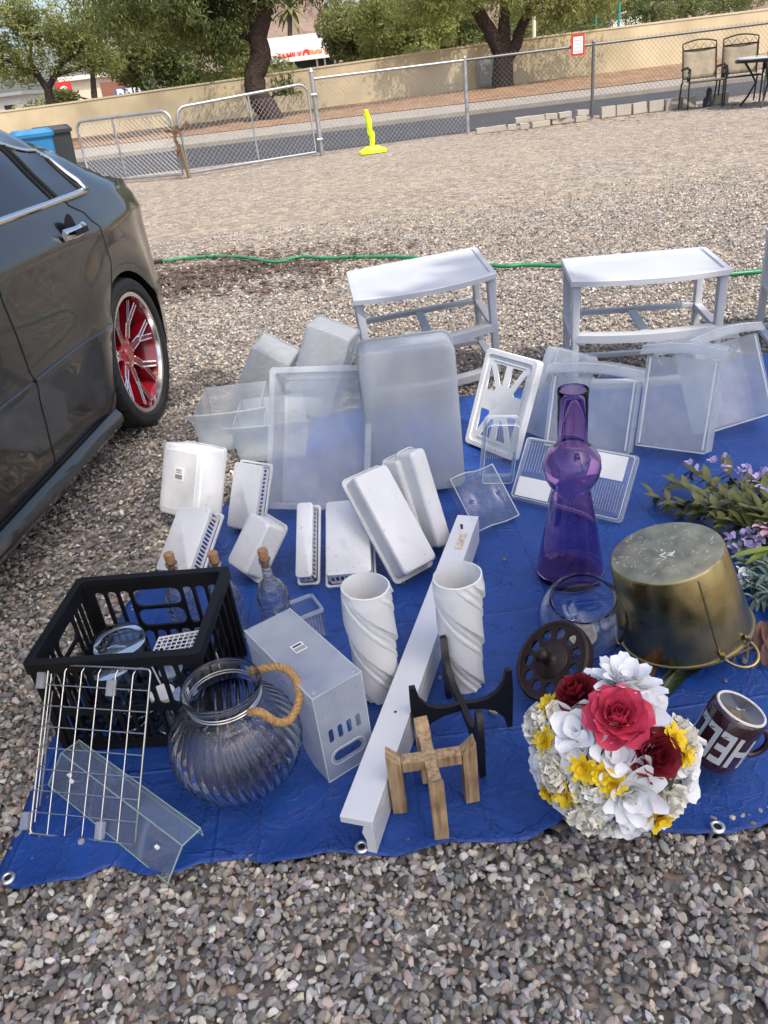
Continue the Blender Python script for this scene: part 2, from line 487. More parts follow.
def tarp_mat():
    m, N, L = new_mat('blue_woven_tarp'); p = N['Principled BSDF']
    tc = N.new('ShaderNodeTexCoord')
    n1 = N.new('ShaderNodeTexNoise'); n1.inputs['Scale'].default_value = 5; n1.inputs['Detail'].default_value = 8; n1.inputs['Roughness'].default_value = .65
    L.new(tc.outputs['Object'], n1.inputs['Vector'])
    cr = N.new('ShaderNodeValToRGB')
    cr.color_ramp.elements[0].position = .3; cr.color_ramp.elements[0].color = (.006, .038, .200, 1)
    cr.color_ramp.elements[1].position = .75; cr.color_ramp.elements[1].color = (.014, .075, .340, 1)
    L.new(n1.outputs[0], cr.inputs[0]); L.new(cr.outputs[0], p.inputs['Base Color'])
    p.inputs['Roughness'].default_value = .36
    wv = []
    for rot in (0, PI / 2):
        mp = N.new('ShaderNodeMapping'); mp.inputs['Rotation'].default_value = (0, 0, rot + .05)
        L.new(tc.outputs['Object'], mp.inputs[0])
        w = N.new('ShaderNodeTexWave'); w.inputs['Scale'].default_value = 75; w.inputs['Distortion'].default_value = .6; w.inputs['Detail'].default_value = 1
        L.new(mp.outputs[0], w.inputs['Vector']); wv.append(w)
    a = N.new('ShaderNodeMath'); a.operation = 'ADD'
    L.new(wv[0].outputs['Fac'], a.inputs[0]); L.new(wv[1].outputs['Fac'], a.inputs[1])
    b1 = N.new('ShaderNodeBump'); b1.inputs['Strength'].default_value = .22; b1.inputs['Distance'].default_value = .0012
    L.new(a.outputs[0], b1.inputs['Height'])
    n2 = N.new('ShaderNodeTexNoise'); n2.inputs['Scale'].default_value = 22; n2.inputs['Detail'].default_value = 7; n2.inputs['Distortion'].default_value = 1.2
    L.new(tc.outputs['Object'], n2.inputs['Vector'])
    b2 = N.new('ShaderNodeBump'); b2.inputs['Strength'].default_value = .55; b2.inputs['Distance'].default_value = .008
    L.new(n2.outputs[0], b2.inputs['Height']); L.new(b1.outputs[0], b2.inputs['Normal']); 
    # sharp creases: edges of a distorted cell pattern plus the straight folds it was packed in
    nd = N.new('ShaderNodeVectorMath'); nd.operation = 'MULTIPLY_ADD'; nd.inputs[1].default_value = (.22, .22, 0)
    L.new(n1.outputs['Color'], nd.inputs[0]); L.new(tc.outputs['Object'], nd.inputs[2])
    prev = b2
    for sc, wd, st in ((7, .05, .5), (17, .07, .35)):
        vo = N.new('ShaderNodeTexVoronoi'); vo.feature = 'DISTANCE_TO_EDGE'; vo.inputs['Scale'].default_value = sc; L.new(nd.outputs[0], vo.inputs['Vector'])
        mr = N.new('ShaderNodeMapRange'); mr.inputs[1].default_value = 0; mr.inputs[2].default_value = wd; mr.inputs[3].default_value = 1; mr.inputs[4].default_value = 0; L.new(vo.outputs['Distance'], mr.inputs[0])
        b3 = N.new('ShaderNodeBump'); b3.inputs['Strength'].default_value = st; b3.inputs['Distance'].default_value = .004; L.new(mr.outputs[0], b3.inputs['Height']); L.new(prev.outputs[0], b3.inputs['Normal']); prev = b3
    sx = N.new('ShaderNodeSeparateXYZ'); L.new(tc.outputs['Object'], sx.inputs[0])
    for ax in (0, 1):
        pp = N.new('ShaderNodeMath'); pp.operation = 'PINGPONG'; pp.inputs[1].default_value = .19; L.new(sx.outputs[ax], pp.inputs[0])
        mr = N.new('ShaderNodeMapRange'); mr.inputs[1].default_value = 0; mr.inputs[2].default_value = .006; mr.inputs[3].default_value = 1; mr.inputs[4].default_value = 0; L.new(pp.outputs[0], mr.inputs[0])
        b3 = N.new('ShaderNodeBump'); b3.inputs['Strength'].default_value = .6; b3.inputs['Distance'].default_value = .004; L.new(mr.outputs[0], b3.inputs['Height']); L.new(prev.outputs[0], b3.inputs['Normal']); prev = b3
    L.new(prev.outputs[0], p.inputs['Normal'])
    return m
MAT['tarp'] = tarp_mat()

STONE_COLS = np.array([(.24, .225, .21), (.31, .28, .25), (.38, .355, .32), (.31, .245, .205), (.18, .175, .17),
                       (.42, .36, .28), (.26, .255, .25), (.34, .29, .25), (.50, .47, .42), (.13, .127, .124)])

def ground_mat():
    m, N, L = new_mat('gravel_ground'); p = N['Principled BSDF']
    g = N.new('ShaderNodeNewGeometry')
    def vor(scale):
        v = N.new('ShaderNodeTexVoronoi'); v.inputs['Scale'].default_value = scale
        L.new(g.outputs['Position'], v.inputs['Vector']); return v
    v1 = vor(44)
    cr = N.new('ShaderNodeValToRGB'); cr.color_ramp.interpolation = 'CONSTANT'
    el = cr.color_ramp.elements
    while len(el) < len(STONE_COLS): el.new(.5)
    for i, c in enumerate(STONE_COLS):
        el[i].position = i / len(STONE_COLS); el[i].color = (c[0] * 1.02, c[1] * .98, c[2] * .93, 1)
    sx = N.new('ShaderNodeSeparateColor'); L.new(v1.outputs['Color'], sx.inputs[0]); L.new(sx.outputs[0], cr.inputs[0])
    def mixc(fac, a, col, mode='MIX'):
        x = N.new('ShaderNodeMix'); x.data_type = 'RGBA'; x.blend_type = mode
        if isinstance(fac, float): x.inputs[0].default_value = fac
        else: L.new(fac, x.inputs[0])
        L.new(a, x.inputs[6])
        if isinstance(col, tuple): x.inputs[7].default_value = (*col, 1)
        else: L.new(col, x.inputs[7])
        return x.outputs[2]
    # fine tan dirt showing in streaks that run across the lot
    mp = N.new('ShaderNodeMapping'); mp.inputs['Scale'].default_value = (.22, 1.1, 1); mp.inputs['Rotation'].default_value = (0, 0, .12)
    L.new(g.outputs['Position'], mp.inputs[0])
    n1 = N.new('ShaderNodeTexNoise'); n1.inputs['Scale'].default_value = 1.1; n1.inputs['Detail'].default_value = 9; n1.inputs['Roughness'].default_value = .62
    L.new(mp.outputs[0], n1.inputs['Vector'])
    r1 = N.new('ShaderNodeMapRange'); r1.inputs[1].default_value = .42; r1.inputs[2].default_value = .62; r1.inputs[3].default_value = .08; r1.inputs[4].default_value = .62
    L.new(n1.outputs[0], r1.inputs[0])
    sp = N.new('ShaderNodeSeparateXYZ'); L.new(g.outputs['Position'], sp.inputs[0])
    ry = N.new('ShaderNodeMapRange'); ry.inputs[1].default_value = 4.5; ry.inputs[2].default_value = 7.5; L.new(sp.outputs[1], ry.inputs[0])
    mu = N.new('ShaderNodeMath'); mu.operation = 'MULTIPLY'; L.new(r1.outputs[0], mu.inputs[0]); L.new(ry.outputs[0], mu.inputs[1])
    c = mixc(mu.outputs[0], cr.outputs[0], (.36, .295, .215))
    # brown litter trampled into the gravel beyond the car
    nz = N.new('ShaderNodeTexNoise'); nz.inputs['Scale'].default_value = 2.2; nz.inputs['Detail'].default_value = 8; nz.inputs['Roughness'].default_value = .7
    mz = N.new('ShaderNodeMapping'); mz.inputs['Scale'].default_value = (.5, 1.6, 1); L.new(g.outputs['Position'], mz.inputs[0]); L.new(mz.outputs[0], nz.inputs['Vector'])
    vd = N.new('ShaderNodeVectorMath'); vd.operation = 'SUBTRACT'; vd.inputs[1].default_value = (-1.15, 6.05, 0); L.new(g.outputs['Position'], vd.inputs[0])
    vs_ = N.new('ShaderNodeVectorMath'); vs_.operation = 'MULTIPLY'; vs_.inputs[1].default_value = (.72, .75, 0); L.new(vd.outputs[0], vs_.inputs[0])
    le = N.new('ShaderNodeVectorMath'); le.operation = 'LENGTH'; L.new(vs_.outputs[0], le.inputs[0])
    r2 = N.new('ShaderNodeMapRange'); r2.inputs[1].default_value = .25; r2.inputs[2].default_value = 1.05; r2.inputs[3].default_value = .28; r2.inputs[4].default_value = -.25
    L.new(le.outputs['Value'], r2.inputs[0])
    ad = N.new('ShaderNodeMath'); ad.operation = 'ADD'; L.new(nz.outputs[0], ad.inputs[0]); L.new(r2.outputs[0], ad.inputs[1])
    r3 = N.new('ShaderNodeMapRange'); r3.inputs[1].default_value = .60; r3.inputs[2].default_value = .72; r3.inputs[4].default_value = .8; L.new(ad.outputs[0], r3.inputs[0])
    c = mixc(r3.outputs[0], c, (.10, .065, .048))
    v2 = vor(13); s2 = N.new('ShaderNodeSeparateColor'); L.new(v2.outputs['Color'], s2.inputs[0])
    m2 = N.new('ShaderNodeMapRange'); m2.inputs[3].default_value = .72; m2.inputs[4].default_value = 1.16; L.new(s2.outputs[1], m2.inputs[0])
    c = mixc(1.0, c, m2.outputs[0], 'MULTIPLY')
    L.new(c, p.inputs['Base Color'])
    p.inputs['Roughness'].default_value = .95; p.inputs['Specular IOR Level'].default_value = .2
    b = N.new('ShaderNodeBump'); b.inputs['Strength'].default_value = 1.0; b.inputs['Distance'].default_value = .022; b.invert = True
    L.new(v1.outputs['Distance'], b.inputs['Height']); L.new(b.outputs[0], p.inputs['Normal'])
    return m
MAT['ground'] = ground_mat()


# ------------------------------------------------------------------ setting
def sheet(name, x0, x1, yfn0, yfn1, z, m, nx=30, ny=8, zfn=None):
    mm = M()
    def fn(u, v):
        x = x0 + (x1 - x0) * u
        y = yfn0(x) + (yfn1(x) - yfn0(x)) * v
        return (x, y, z + (zfn(x, y, v) if zfn else 0))
    mm.grid(nx, ny, fn)
    return tag(mm.obj(name, m, smooth=180), kind='structure')

gm = M(); gm.grid(40, 40, lambda u, v: (-600 + 1200 * u, -300 + 1300 * v, -.010))
tag(gm.obj('ground', MAT['ground']), kind='structure')
ROAD0 = lambda x: 16.2 + .12 * x
sheet('road', -70, 70, lambda x: 16.0 + (0.14 * x if x > 0 else .06 * x), lambda x: 21.55 - .04 * x, -.004, MAT['asphalt'])
sheet('kerb', -70, 70, lambda x: 21.55 - .04 * x, lambda x: 21.85 - .04 * x, .09, MAT['concrete'], 30, 1)
sheet('pavement', -70, 70, lambda x: 21.85 - .04 * x, lambda x: 25.8 - .12 * x, .085, MAT['concrete'])
sheet('dirt_verge', -70, 70, lambda x: 25.8 - .12 * x, lambda x: 33.7, .10, MAT['dirt'], 120, 14,
      lambda x, y, v: .10 * math.sin(v * PI / 2) + .04 * math.sin(x * 2.3 + y * 3.1) * math.sin(PI * v))
# kerb face towards the road
kf = M(); kf.grid(20, 1, lambda u, v: (-70 + 140 * u, 21.55 - .04 * (-70 + 140 * u), -.01 + .1 * v)); tag(kf.obj('kerb_face', MAT['concrete']), kind='structure')

def hills():
    mm = M()
    def fn(u, v):
        x = -260 + 520 * u; y = 230 + 130 * v
        h = 34 * math.exp(-((x + 22) / 26) ** 2) + 46 * math.exp(-((x - 66) / 45) ** 2) + 30 * math.exp(-((x - 150) / 50) ** 2)
        rug = 1 + .16 * math.sin(x * .21 + y * .11) + .10 * math.sin(x * .53 - y * .31) + .05 * math.sin(x * 1.3 + y)
        return (x, y, -1 + h * rug * math.sin(min(v * 1.25, 1) * PI / 2) ** 1.1)
    mm.grid(170, 26, fn)
    tag(mm.obj('hills', MAT['hill'], smooth=60), kind='structure')
hills()


def scatter_gravel():
    """loose stones close to the viewer, each a small faceted rock"""
    bm = bmesh.new(); bmesh.ops.create_icosphere(bm, subdivisions=1, radius=1)
    b0 = np.array([v.co[:] for v in bm.verts]); f0 = np.array([[v.index for v in f.verts] for f in bm.faces]); bm.free()
    bm = bmesh.new(); bmesh.ops.create_icosphere(bm, subdivisions=2, radius=1)
    b1 = np.array([v.co[:] for v in bm.verts]); f1 = np.array([[v.index for v in f.verts] for f in bm.faces]); bm.free()
    tarp = [(-.72, .94), (-.74, 1.2), (-.69, 1.72), (-.55, 2.07), (-.36, 2.5), (-.2, 2.92), (.30, 2.92), (.62, 2.93), (1.5, 2.96), (1.5, .9), (.5, .88)]
    def inside(x, y):
        c = np.zeros(len(x), bool); n = len(tarp)
        for i in range(n):
            (xa, ya), (xb, yb) = tarp[i], tarp[(i + 1) % n]
            cond = ((ya > y) != (yb > y)) & (x < (xb - xa) * (y - ya) / (yb - ya + 1e-12) + xa)
            c ^= cond
        return c
    def make(name, x0, x1, y0, y1, dens, smin, smax, base, faces, label):
        n = int((x1 - x0) * (y1 - y0) * dens)
        x = rng.uniform(x0, x1, n); y = rng.uniform(y0, y1, n)
        on = inside(x, y)
        k = ~on | (rng.uniform(0, 1, n) < (.0022 if y1 < 2 else .0008))   # a few stray stones on the tarp
        # keep what the camera can see, with a margin
        d = np.stack([x, y, np.full(n, -CAM_H)], 1)
        dep = d @ np.array(FWD); px = 384 + FPX * (d @ np.array(RGT)) / dep; py = 512 - FPX * (d @ np.array(UPV)) / dep
        k &= (dep > .1) & (px > -260) & (px < 1030) & (py < 1250)
        # thinner towards the far lot and where leaf litter lies
        k &= rng.uniform(0, 1, n) < np.clip((8.2 - y) / 2.6, 0, 1)
        lit = (((x + 1.15) * .72) ** 2 + ((y - 6.05) * .85 + .12 * np.sin(x * 5)) ** 2) < .55
        k &= ~(lit & (rng.uniform(0, 1, n) < .35))
        x, y = x[k], y[k]; n = len(x); on = on[k]
        s = rng.uniform(0, 1, n) ** 1.7 * (smax - smin) + smin
        nv, nf = len(base), len(faces)
        # rock variants
        var = []
        for _ in range(24):
            p = base.copy()
            for _c in range(9):
                q = rng.normal(size=3); q /= np.linalg.norm(q); lim = rng.uniform(.45, .85)
                dd = p @ q; p -= np.outer(np.maximum(dd - lim, 0), q)
            p *= 1 + rng.normal(size=(nv, 1)) * .04
            var.append(p * np.array([1.25, rng.uniform(.75, 1.05), rng.uniform(.55, .8)]))
        var = np.array(var)
        V = var[rng.integers(0, 24, n)]
        q = rng.normal(size=(n, 4)); q[:, 1:3] *= .35; q /= np.linalg.norm(q, axis=1)[:, None]
        w, a, b, c = q.T
        Rm = np.stack([np.stack([1 - 2 * (b * b + c * c), 2 * (a * b - c * w), 2 * (a * c + b * w)], 1),
                       np.stack([2 * (a * b + c * w), 1 - 2 * (a * a + c * c), 2 * (b * c - a * w)], 1),
                       np.stack([2 * (a * c - b * w), 2 * (b * c + a * w), 1 - 2 * (a * a + b * b)], 1)], 1)
        V = np.einsum('nij,nkj->nki', Rm, V) * s[:, None, None] * .5
        s = np.where(on, s * .55, s); z = -.007 + s * .22 + rng.uniform(0, .006, n) + np.where(on, .020, 0)
        V += np.stack([x, y, z], 1)[:, None, :]
        C = STONE_COLS[rng.integers(0, len(STONE_COLS), n)] * rng.uniform(.55, 1.50, (n, 1)) * (1 + rng.normal(size=(n, 3)) * .03)
        me = bpy.data.meshes.new(name)
        me.vertices.add(n * nv); me.vertices.foreach_set('co', V.ravel())
        F = (faces[None] + (np.arange(n) * nv)[:, None, None]).reshape(-1)
        nF = n * nf
        me.loops.add(nF * 3); me.loops.foreach_set('vertex_index', F)
        me.polygons.add(nF); me.polygons.foreach_set('loop_start', np.arange(nF) * 3)
        at_ = me.attributes.new('col', 'FLOAT_COLOR', 'POINT')
        cc = np.ones((n, nv, 4)); cc[:, :, :3] = np.clip(C, .03, .8)[:, None, :]
        at_.data.foreach_set('color', cc.ravel())
        me.update(calc_edges=True); me.materials.append(MAT['gravel'])
        me.polygons.foreach_set('use_smooth', [False] * nF)
        tag(link_mesh(name, me), label, 'gravel', kind='stuff')
    make('gravel', -1.1, 1.1, .22, 1.75, 13000, .008, .022, b1, f1, 'loose grey and pinkish gravel along the front edge of the blue tarp')
    make('gravel', -2.6, 2.9, 1.75, 4.6, 5000, .008, .020, b0, f0, 'loose gravel around the car and the white shelf frames')
    make('gravel', -3.4, 5.2, 4.6, 8.0, 1700, .010, .024, b0, f0, 'loose gravel either side of the green hose')
scatter_gravel()


# ------------------------------------------------------------------ wall, fence
def block_wall():
    t = thing('block_wall', 'long tan stucco wall behind the road, running the width of the scene', 'wall', loc=(0, 33.3, 0))
    H = lambda x: 1.33 + .27 * min(max((x + 11) / 17, 0), 1)
    w = M(); n = 70
    xs = [-60 + 130 * i / n for i in range(n + 1)]
    for i in range(n):
        a, b = xs[i], xs[i + 1]
        w.add([(a, 0, -.1), (b, 0, -.1), (b, 0, H(b)), (a, 0, H(a)), (a, .2, -.1), (b, .2, -.1), (b, .2, H(b)), (a, .2, H(a))],
              [(0, 1, 2, 3), (5, 4, 7, 6)])
    w.obj('wall_face', MAT['stucco'], t)
    c = M()
    for i in range(n):
        a, b = xs[i], xs[i + 1]
        c.add([(a, -.02, H(a)), (b, -.02, H(b)), (b, .22, H(b)), (a, .22, H(a)), (a, -.02, H(a) + .06), (b, -.02, H(b) + .06), (b, .22, H(b) + .06), (a, .22, H(a) + .06)],
              [(0, 1, 5, 4), (4, 5, 6, 7), (2, 3, 7, 6), (0, 3, 2, 1)])
    c.obj('wall_cap', MAT['wallcap'], t)
    p = at_y(490, 72, 33.2)
    u = M(); u.box((0, 0, 0), (.95, .08, .92)); u.box((0, -.05, 0), (.8, .03, .78))
    tag(u.obj('utility_box', MAT['utility'], bevel=.01), 'grey utility box mounted on the tan wall beside the double trunked tree', 'utility box').location = (p.x, 33.24, p.z)
block_wall()

def netting(m, p0, p1, h0, h1, step=.085, r=.0022):
    """chain-link wires between two uprights as crossing diagonals; p0,p1 at ground"""
    p0, p1 = Vector(p0), Vector(p1); L = (p1 - p0).length; d = (p1 - p0) / L; H = h1 - h0
    for sgn in (1, -1):
        k = -H
        while k < L + H:
            # line u = k + sgn*(z)   z in 0..H
            u0, u1 = (k, k + H) if sgn == 1 else (k + H, k)
            za, zb = 0, H
            def clip(u0, u1, za, zb):
                if u0 > u1: r_ = clip(u1, u0, zb, za); return None if r_ is None else (r_[1], r_[0], r_[3], r_[2])
                if u1 < 0 or u0 > L: return None
                if u0 < 0: za = za + (zb - za) * (0 - u0) / (u1 - u0); u0 = 0
                if u1 > L: zb = za + (zb - za) * (L - u0) / (u1 - u0); u1 = L
                return u0, u1, za, zb
            c = clip(u0, u1, za, zb)
            if c and abs(c[0] - c[1]) > .01:
                a = p0 + d * c[0] + Vector((0, 0, h0 + c[2])); b = p0 + d * c[1] + Vector((0, 0, h0 + c[3]))
                m.tube([a, b], r, 4, caps=False)
            k += step
    return m

def chain_fence():
    # uprights from left to right
    P1, P2, P3, P4 = Vector((-.32, 15.16, 0)), Vector((2.44, 16.0, 0)), Vector((4.78, 15.98, 0)), Vector((11.5, 16.6, 0))
    t = thing('chain_link_fence', 'grey chain link fence between the gravel lot and the road', 'fence', loc=(0, 0, 0))
    H = 1.19
    for i, (p, r) in enumerate(((P2, .035), (P3, .03), (Vector((8.2, 16.3, 0)), .03), (P4, .03))):
        m = M(); m.tube([p, p + Vector((0, 0, H + .04))], r, 10); m.tube([p + Vector((0, 0, H + .04)), p + Vector((0, 0, H + .08))], [r * 1.2, .004], 10)
        m.obj('post', MAT['galv' if i == 0 else 'darkpost'], t, smooth=50)
    r = M(); r.tube([P1 + Vector((0, 0, H)), P2 + Vector((0, 0, H))], .022, 8); r.obj('top_rail', MAT['galv'], t, smooth=50)
    r = M(); r.tube([P2 + Vector((0, 0, H)), P3 + Vector((0, 0, H)), Vector((8.2, 16.3, H)), P4 + Vector((0, 0, H))], .022, 8); r.obj('top_rail', MAT['darkpost'], t, smooth=50)
    n = M(); netting(n, P1, P2, .03, H)
    n.obj('netting', MAT['galv'], t)
    n = M(); netting(n, P2, P3, .03, H + .05); netting(n, P3, (8.2, 16.3, 0), .03, H + .05); netting(n, (8.2, 16.3, 0), P4, .03, H + .05)
    n.obj('netting', MAT['darkpost'], t)
    # gate post
    g = M(); g.tube([P1, P1 + Vector((0, 0, 1.3))], .04, 12); g.tube([P1 + Vector((0, 0, 1.3)), P1 + Vector((0, 0, 1.36))], [.05, .012], 12)
    for z in (.25, .95): g.tube([P1 + Vector((-.05, -.02, z)), P1 + Vector((.05, -.02, z))], .03, 8)
    tag(g.obj('gate_post', MAT['galv'], smooth=50), 'thick galvanised post carrying the right gate beside the yellow stand', 'post')
    def gate(a, b, ha, hb, label, mid):
        a, b = Vector(a), Vector(b); d = (b - a); L = d.length; d /= L
        q = thing('chain_link_gate', label, 'gate', frame(d, Vector((0, 0, 1)).cross(d), (0, 0, 1), a), group='chain link gates')
        f = M(); path = []; R = .16
        def hz(u): return ha + (hb - ha) * u / L
        for k in range(7):
            an = PI - PI / 2 * k / 6; path.append((R + R * math.cos(an), 0, hz(0) - R + R * math.sin(an)))
        for k in range(7):
            an = PI / 2 - PI / 2 * k / 6; path.append((L - R + R * math.cos(an), 0, hz(L) - R + R * math.sin(an)))
        path = [(0, 0, .06)] + path + [(L, 0, .06)]
        f.tube(path, .024, 8, closed=True); f.obj('frame', MAT['galv'], q, smooth=60)
        m = M(); m.tube([(mid, 0, .06), (mid, 0, hz(mid))], .018, 8); m.obj('upright', MAT['galv'], q, smooth=60)
        w = M(); netting(w, (0.02, 0, 0), (L - .02, 0, 0), .07, min(ha, hb) - .03); w.obj('netting', MAT['galv'], q)
        return q
    gate((-2.52, 14.05, 0), (-.42, 15.08, 0), 1.03, 1.13, 'right hand chain link gate hung on the thick post', 1.25)
    gate((-4.35, 14.75, 0), (-2.62, 14.02, 0), .99, 1.0, 'left hand chain link gate ending behind the car', .75)
    ch = M()
    for i in range(14):
        c = Vector((-2.60 + .02 * math.sin(i), 13.98, .74 - .033 * i)); pts = [c + Vector((.022 * math.cos(a), .01 * math.sin(a + i * 1.5), .028 * math.sin(a))) for a in [k * PI / 4 for k in range(8)]]
        ch.tube(pts, .007, 5, closed=True)
    for i in range(16):
        u = i / 15; c = Vector((-2.74 + .36 * u, 13.98, .74 - .08 * math.sin(PI * u) + .06 * u)); pts = [c + Vector((.028 * math.cos(a), .01 * math.sin(a + i * 1.5), .018 * math.sin(a))) for a in [k * PI / 4 for k in range(8)]]
        ch.tube(pts, .006, 5, closed=True)
    tag(ch.obj('chain', MAT['rust']), 'dark chain looped between the two gates and hanging down', 'chain')
    s = M(); s.bar((-2.52, 13.96, 0), (-2.56, 13.99, .50), .045, .04)
    tag(s.obj('wooden_stake', MAT['twig']), 'short wooden stake propping the gates where they meet', 'stake')
    # sign on the fence
    q = thing('fence_sign', 'small white sign with a red border wired to the fence', 'sign', loc=(4.48, 15.93, 1.21))
    a = M(); a.box((0, 0, 0), (.24, .006, .33)); a.obj('border', MAT['sign_red'], q)
    a = M(); a.box((0, -.006, 0), (.17, .004, .26)); a.obj('panel', MAT['paper'], q)
    a = M()
    for z in (.08, .02, -.04, -.09): a.box((0, -.010, z), (.13, .003, .024))
    a.obj('print', MAT['grey_ink'], q)
chain_fence()

# pale blocks lying along the fence
blk = []
def block_row():
    first = None; k = 0
    spots = []
    x = 2.62
    while x < 4.6:
        spots.append((x, 15.55 + .10 * math.sin(x * 5), .045, random.uniform(.15, .24), .09)); x += random.uniform(.17, .25)
    x = 3.4
    while x < 4.6:
        spots.append((x, 15.62, .14, random.uniform(.2, .3), .085)); x += random.uniform(.24, .34)
    for x in (5.0, 5.3, 5.58, 5.9, 6.2, 6.5, 7.1): spots.append((x, 15.75, .09, .26, .18))
    for (x, y, z, w, h) in spots:
        if first is None:
            m = M(); m.box((0, 0, 0), (1, .12, 1)); me = m.mesh(MAT['block'])
            first = me
        o = link_mesh('concrete_block', first); o.location = (x, y, z); o.scale = (w, 1, h); o.rotation_euler = (random.uniform(-.06, .06), random.uniform(-.05, .05), random.uniform(-.25, .25))
        tag(o, 'pale concrete block lying in the low row along the foot of the fence', 'block', 'concrete blocks along the fence')
block_row()

# fluorescent caution stand
def caution_stand():
    p = at(373, 153)
    t = thing('caution_stand', 'fluorescent yellow plastic caution stand on the gravel by the gate post', 'caution stand', loc=(p.x, p.y, 0), rz=.1)
    b = M()
    pts = [(.36 * math.cos(a), .16 * math.sin(a)) for a in [k * PI / 12 for k in range(24)]]
    b.rings([[(x, y, 0) for x, y in pts], [(x, y, .05) for x, y in pts], [(x * .45, y * .6, .13) for x, y in pts]], cap0=True, cap1=True)
    b.obj('base', MAT['yellowgreen'], t, smooth=50)
    f = M()
    prof = [(-.05, .12), (.06, .12), (.10, .36), (.04, .42), (.045, .60), (-.02, .78), (-.09, .80), (-.14, .72), (-.09, .52), (-.085, .36), (-.05, .30)]
    f.rings([[(x, -.02, z) for x, z in prof], [(x, .02, z) for x, z in prof]], cap0=True, cap1=True)
    f.obj('upright', MAT['yellowgreen'], t, bevel=.008)
    l = M(); l.tube([(.02, -.03, .14), (-.10, -.035, .78)], .02, 6); l.obj('pole', MAT['yellowgreen'], t)
    t.scale = (.66, .66, .84)
caution_stand()


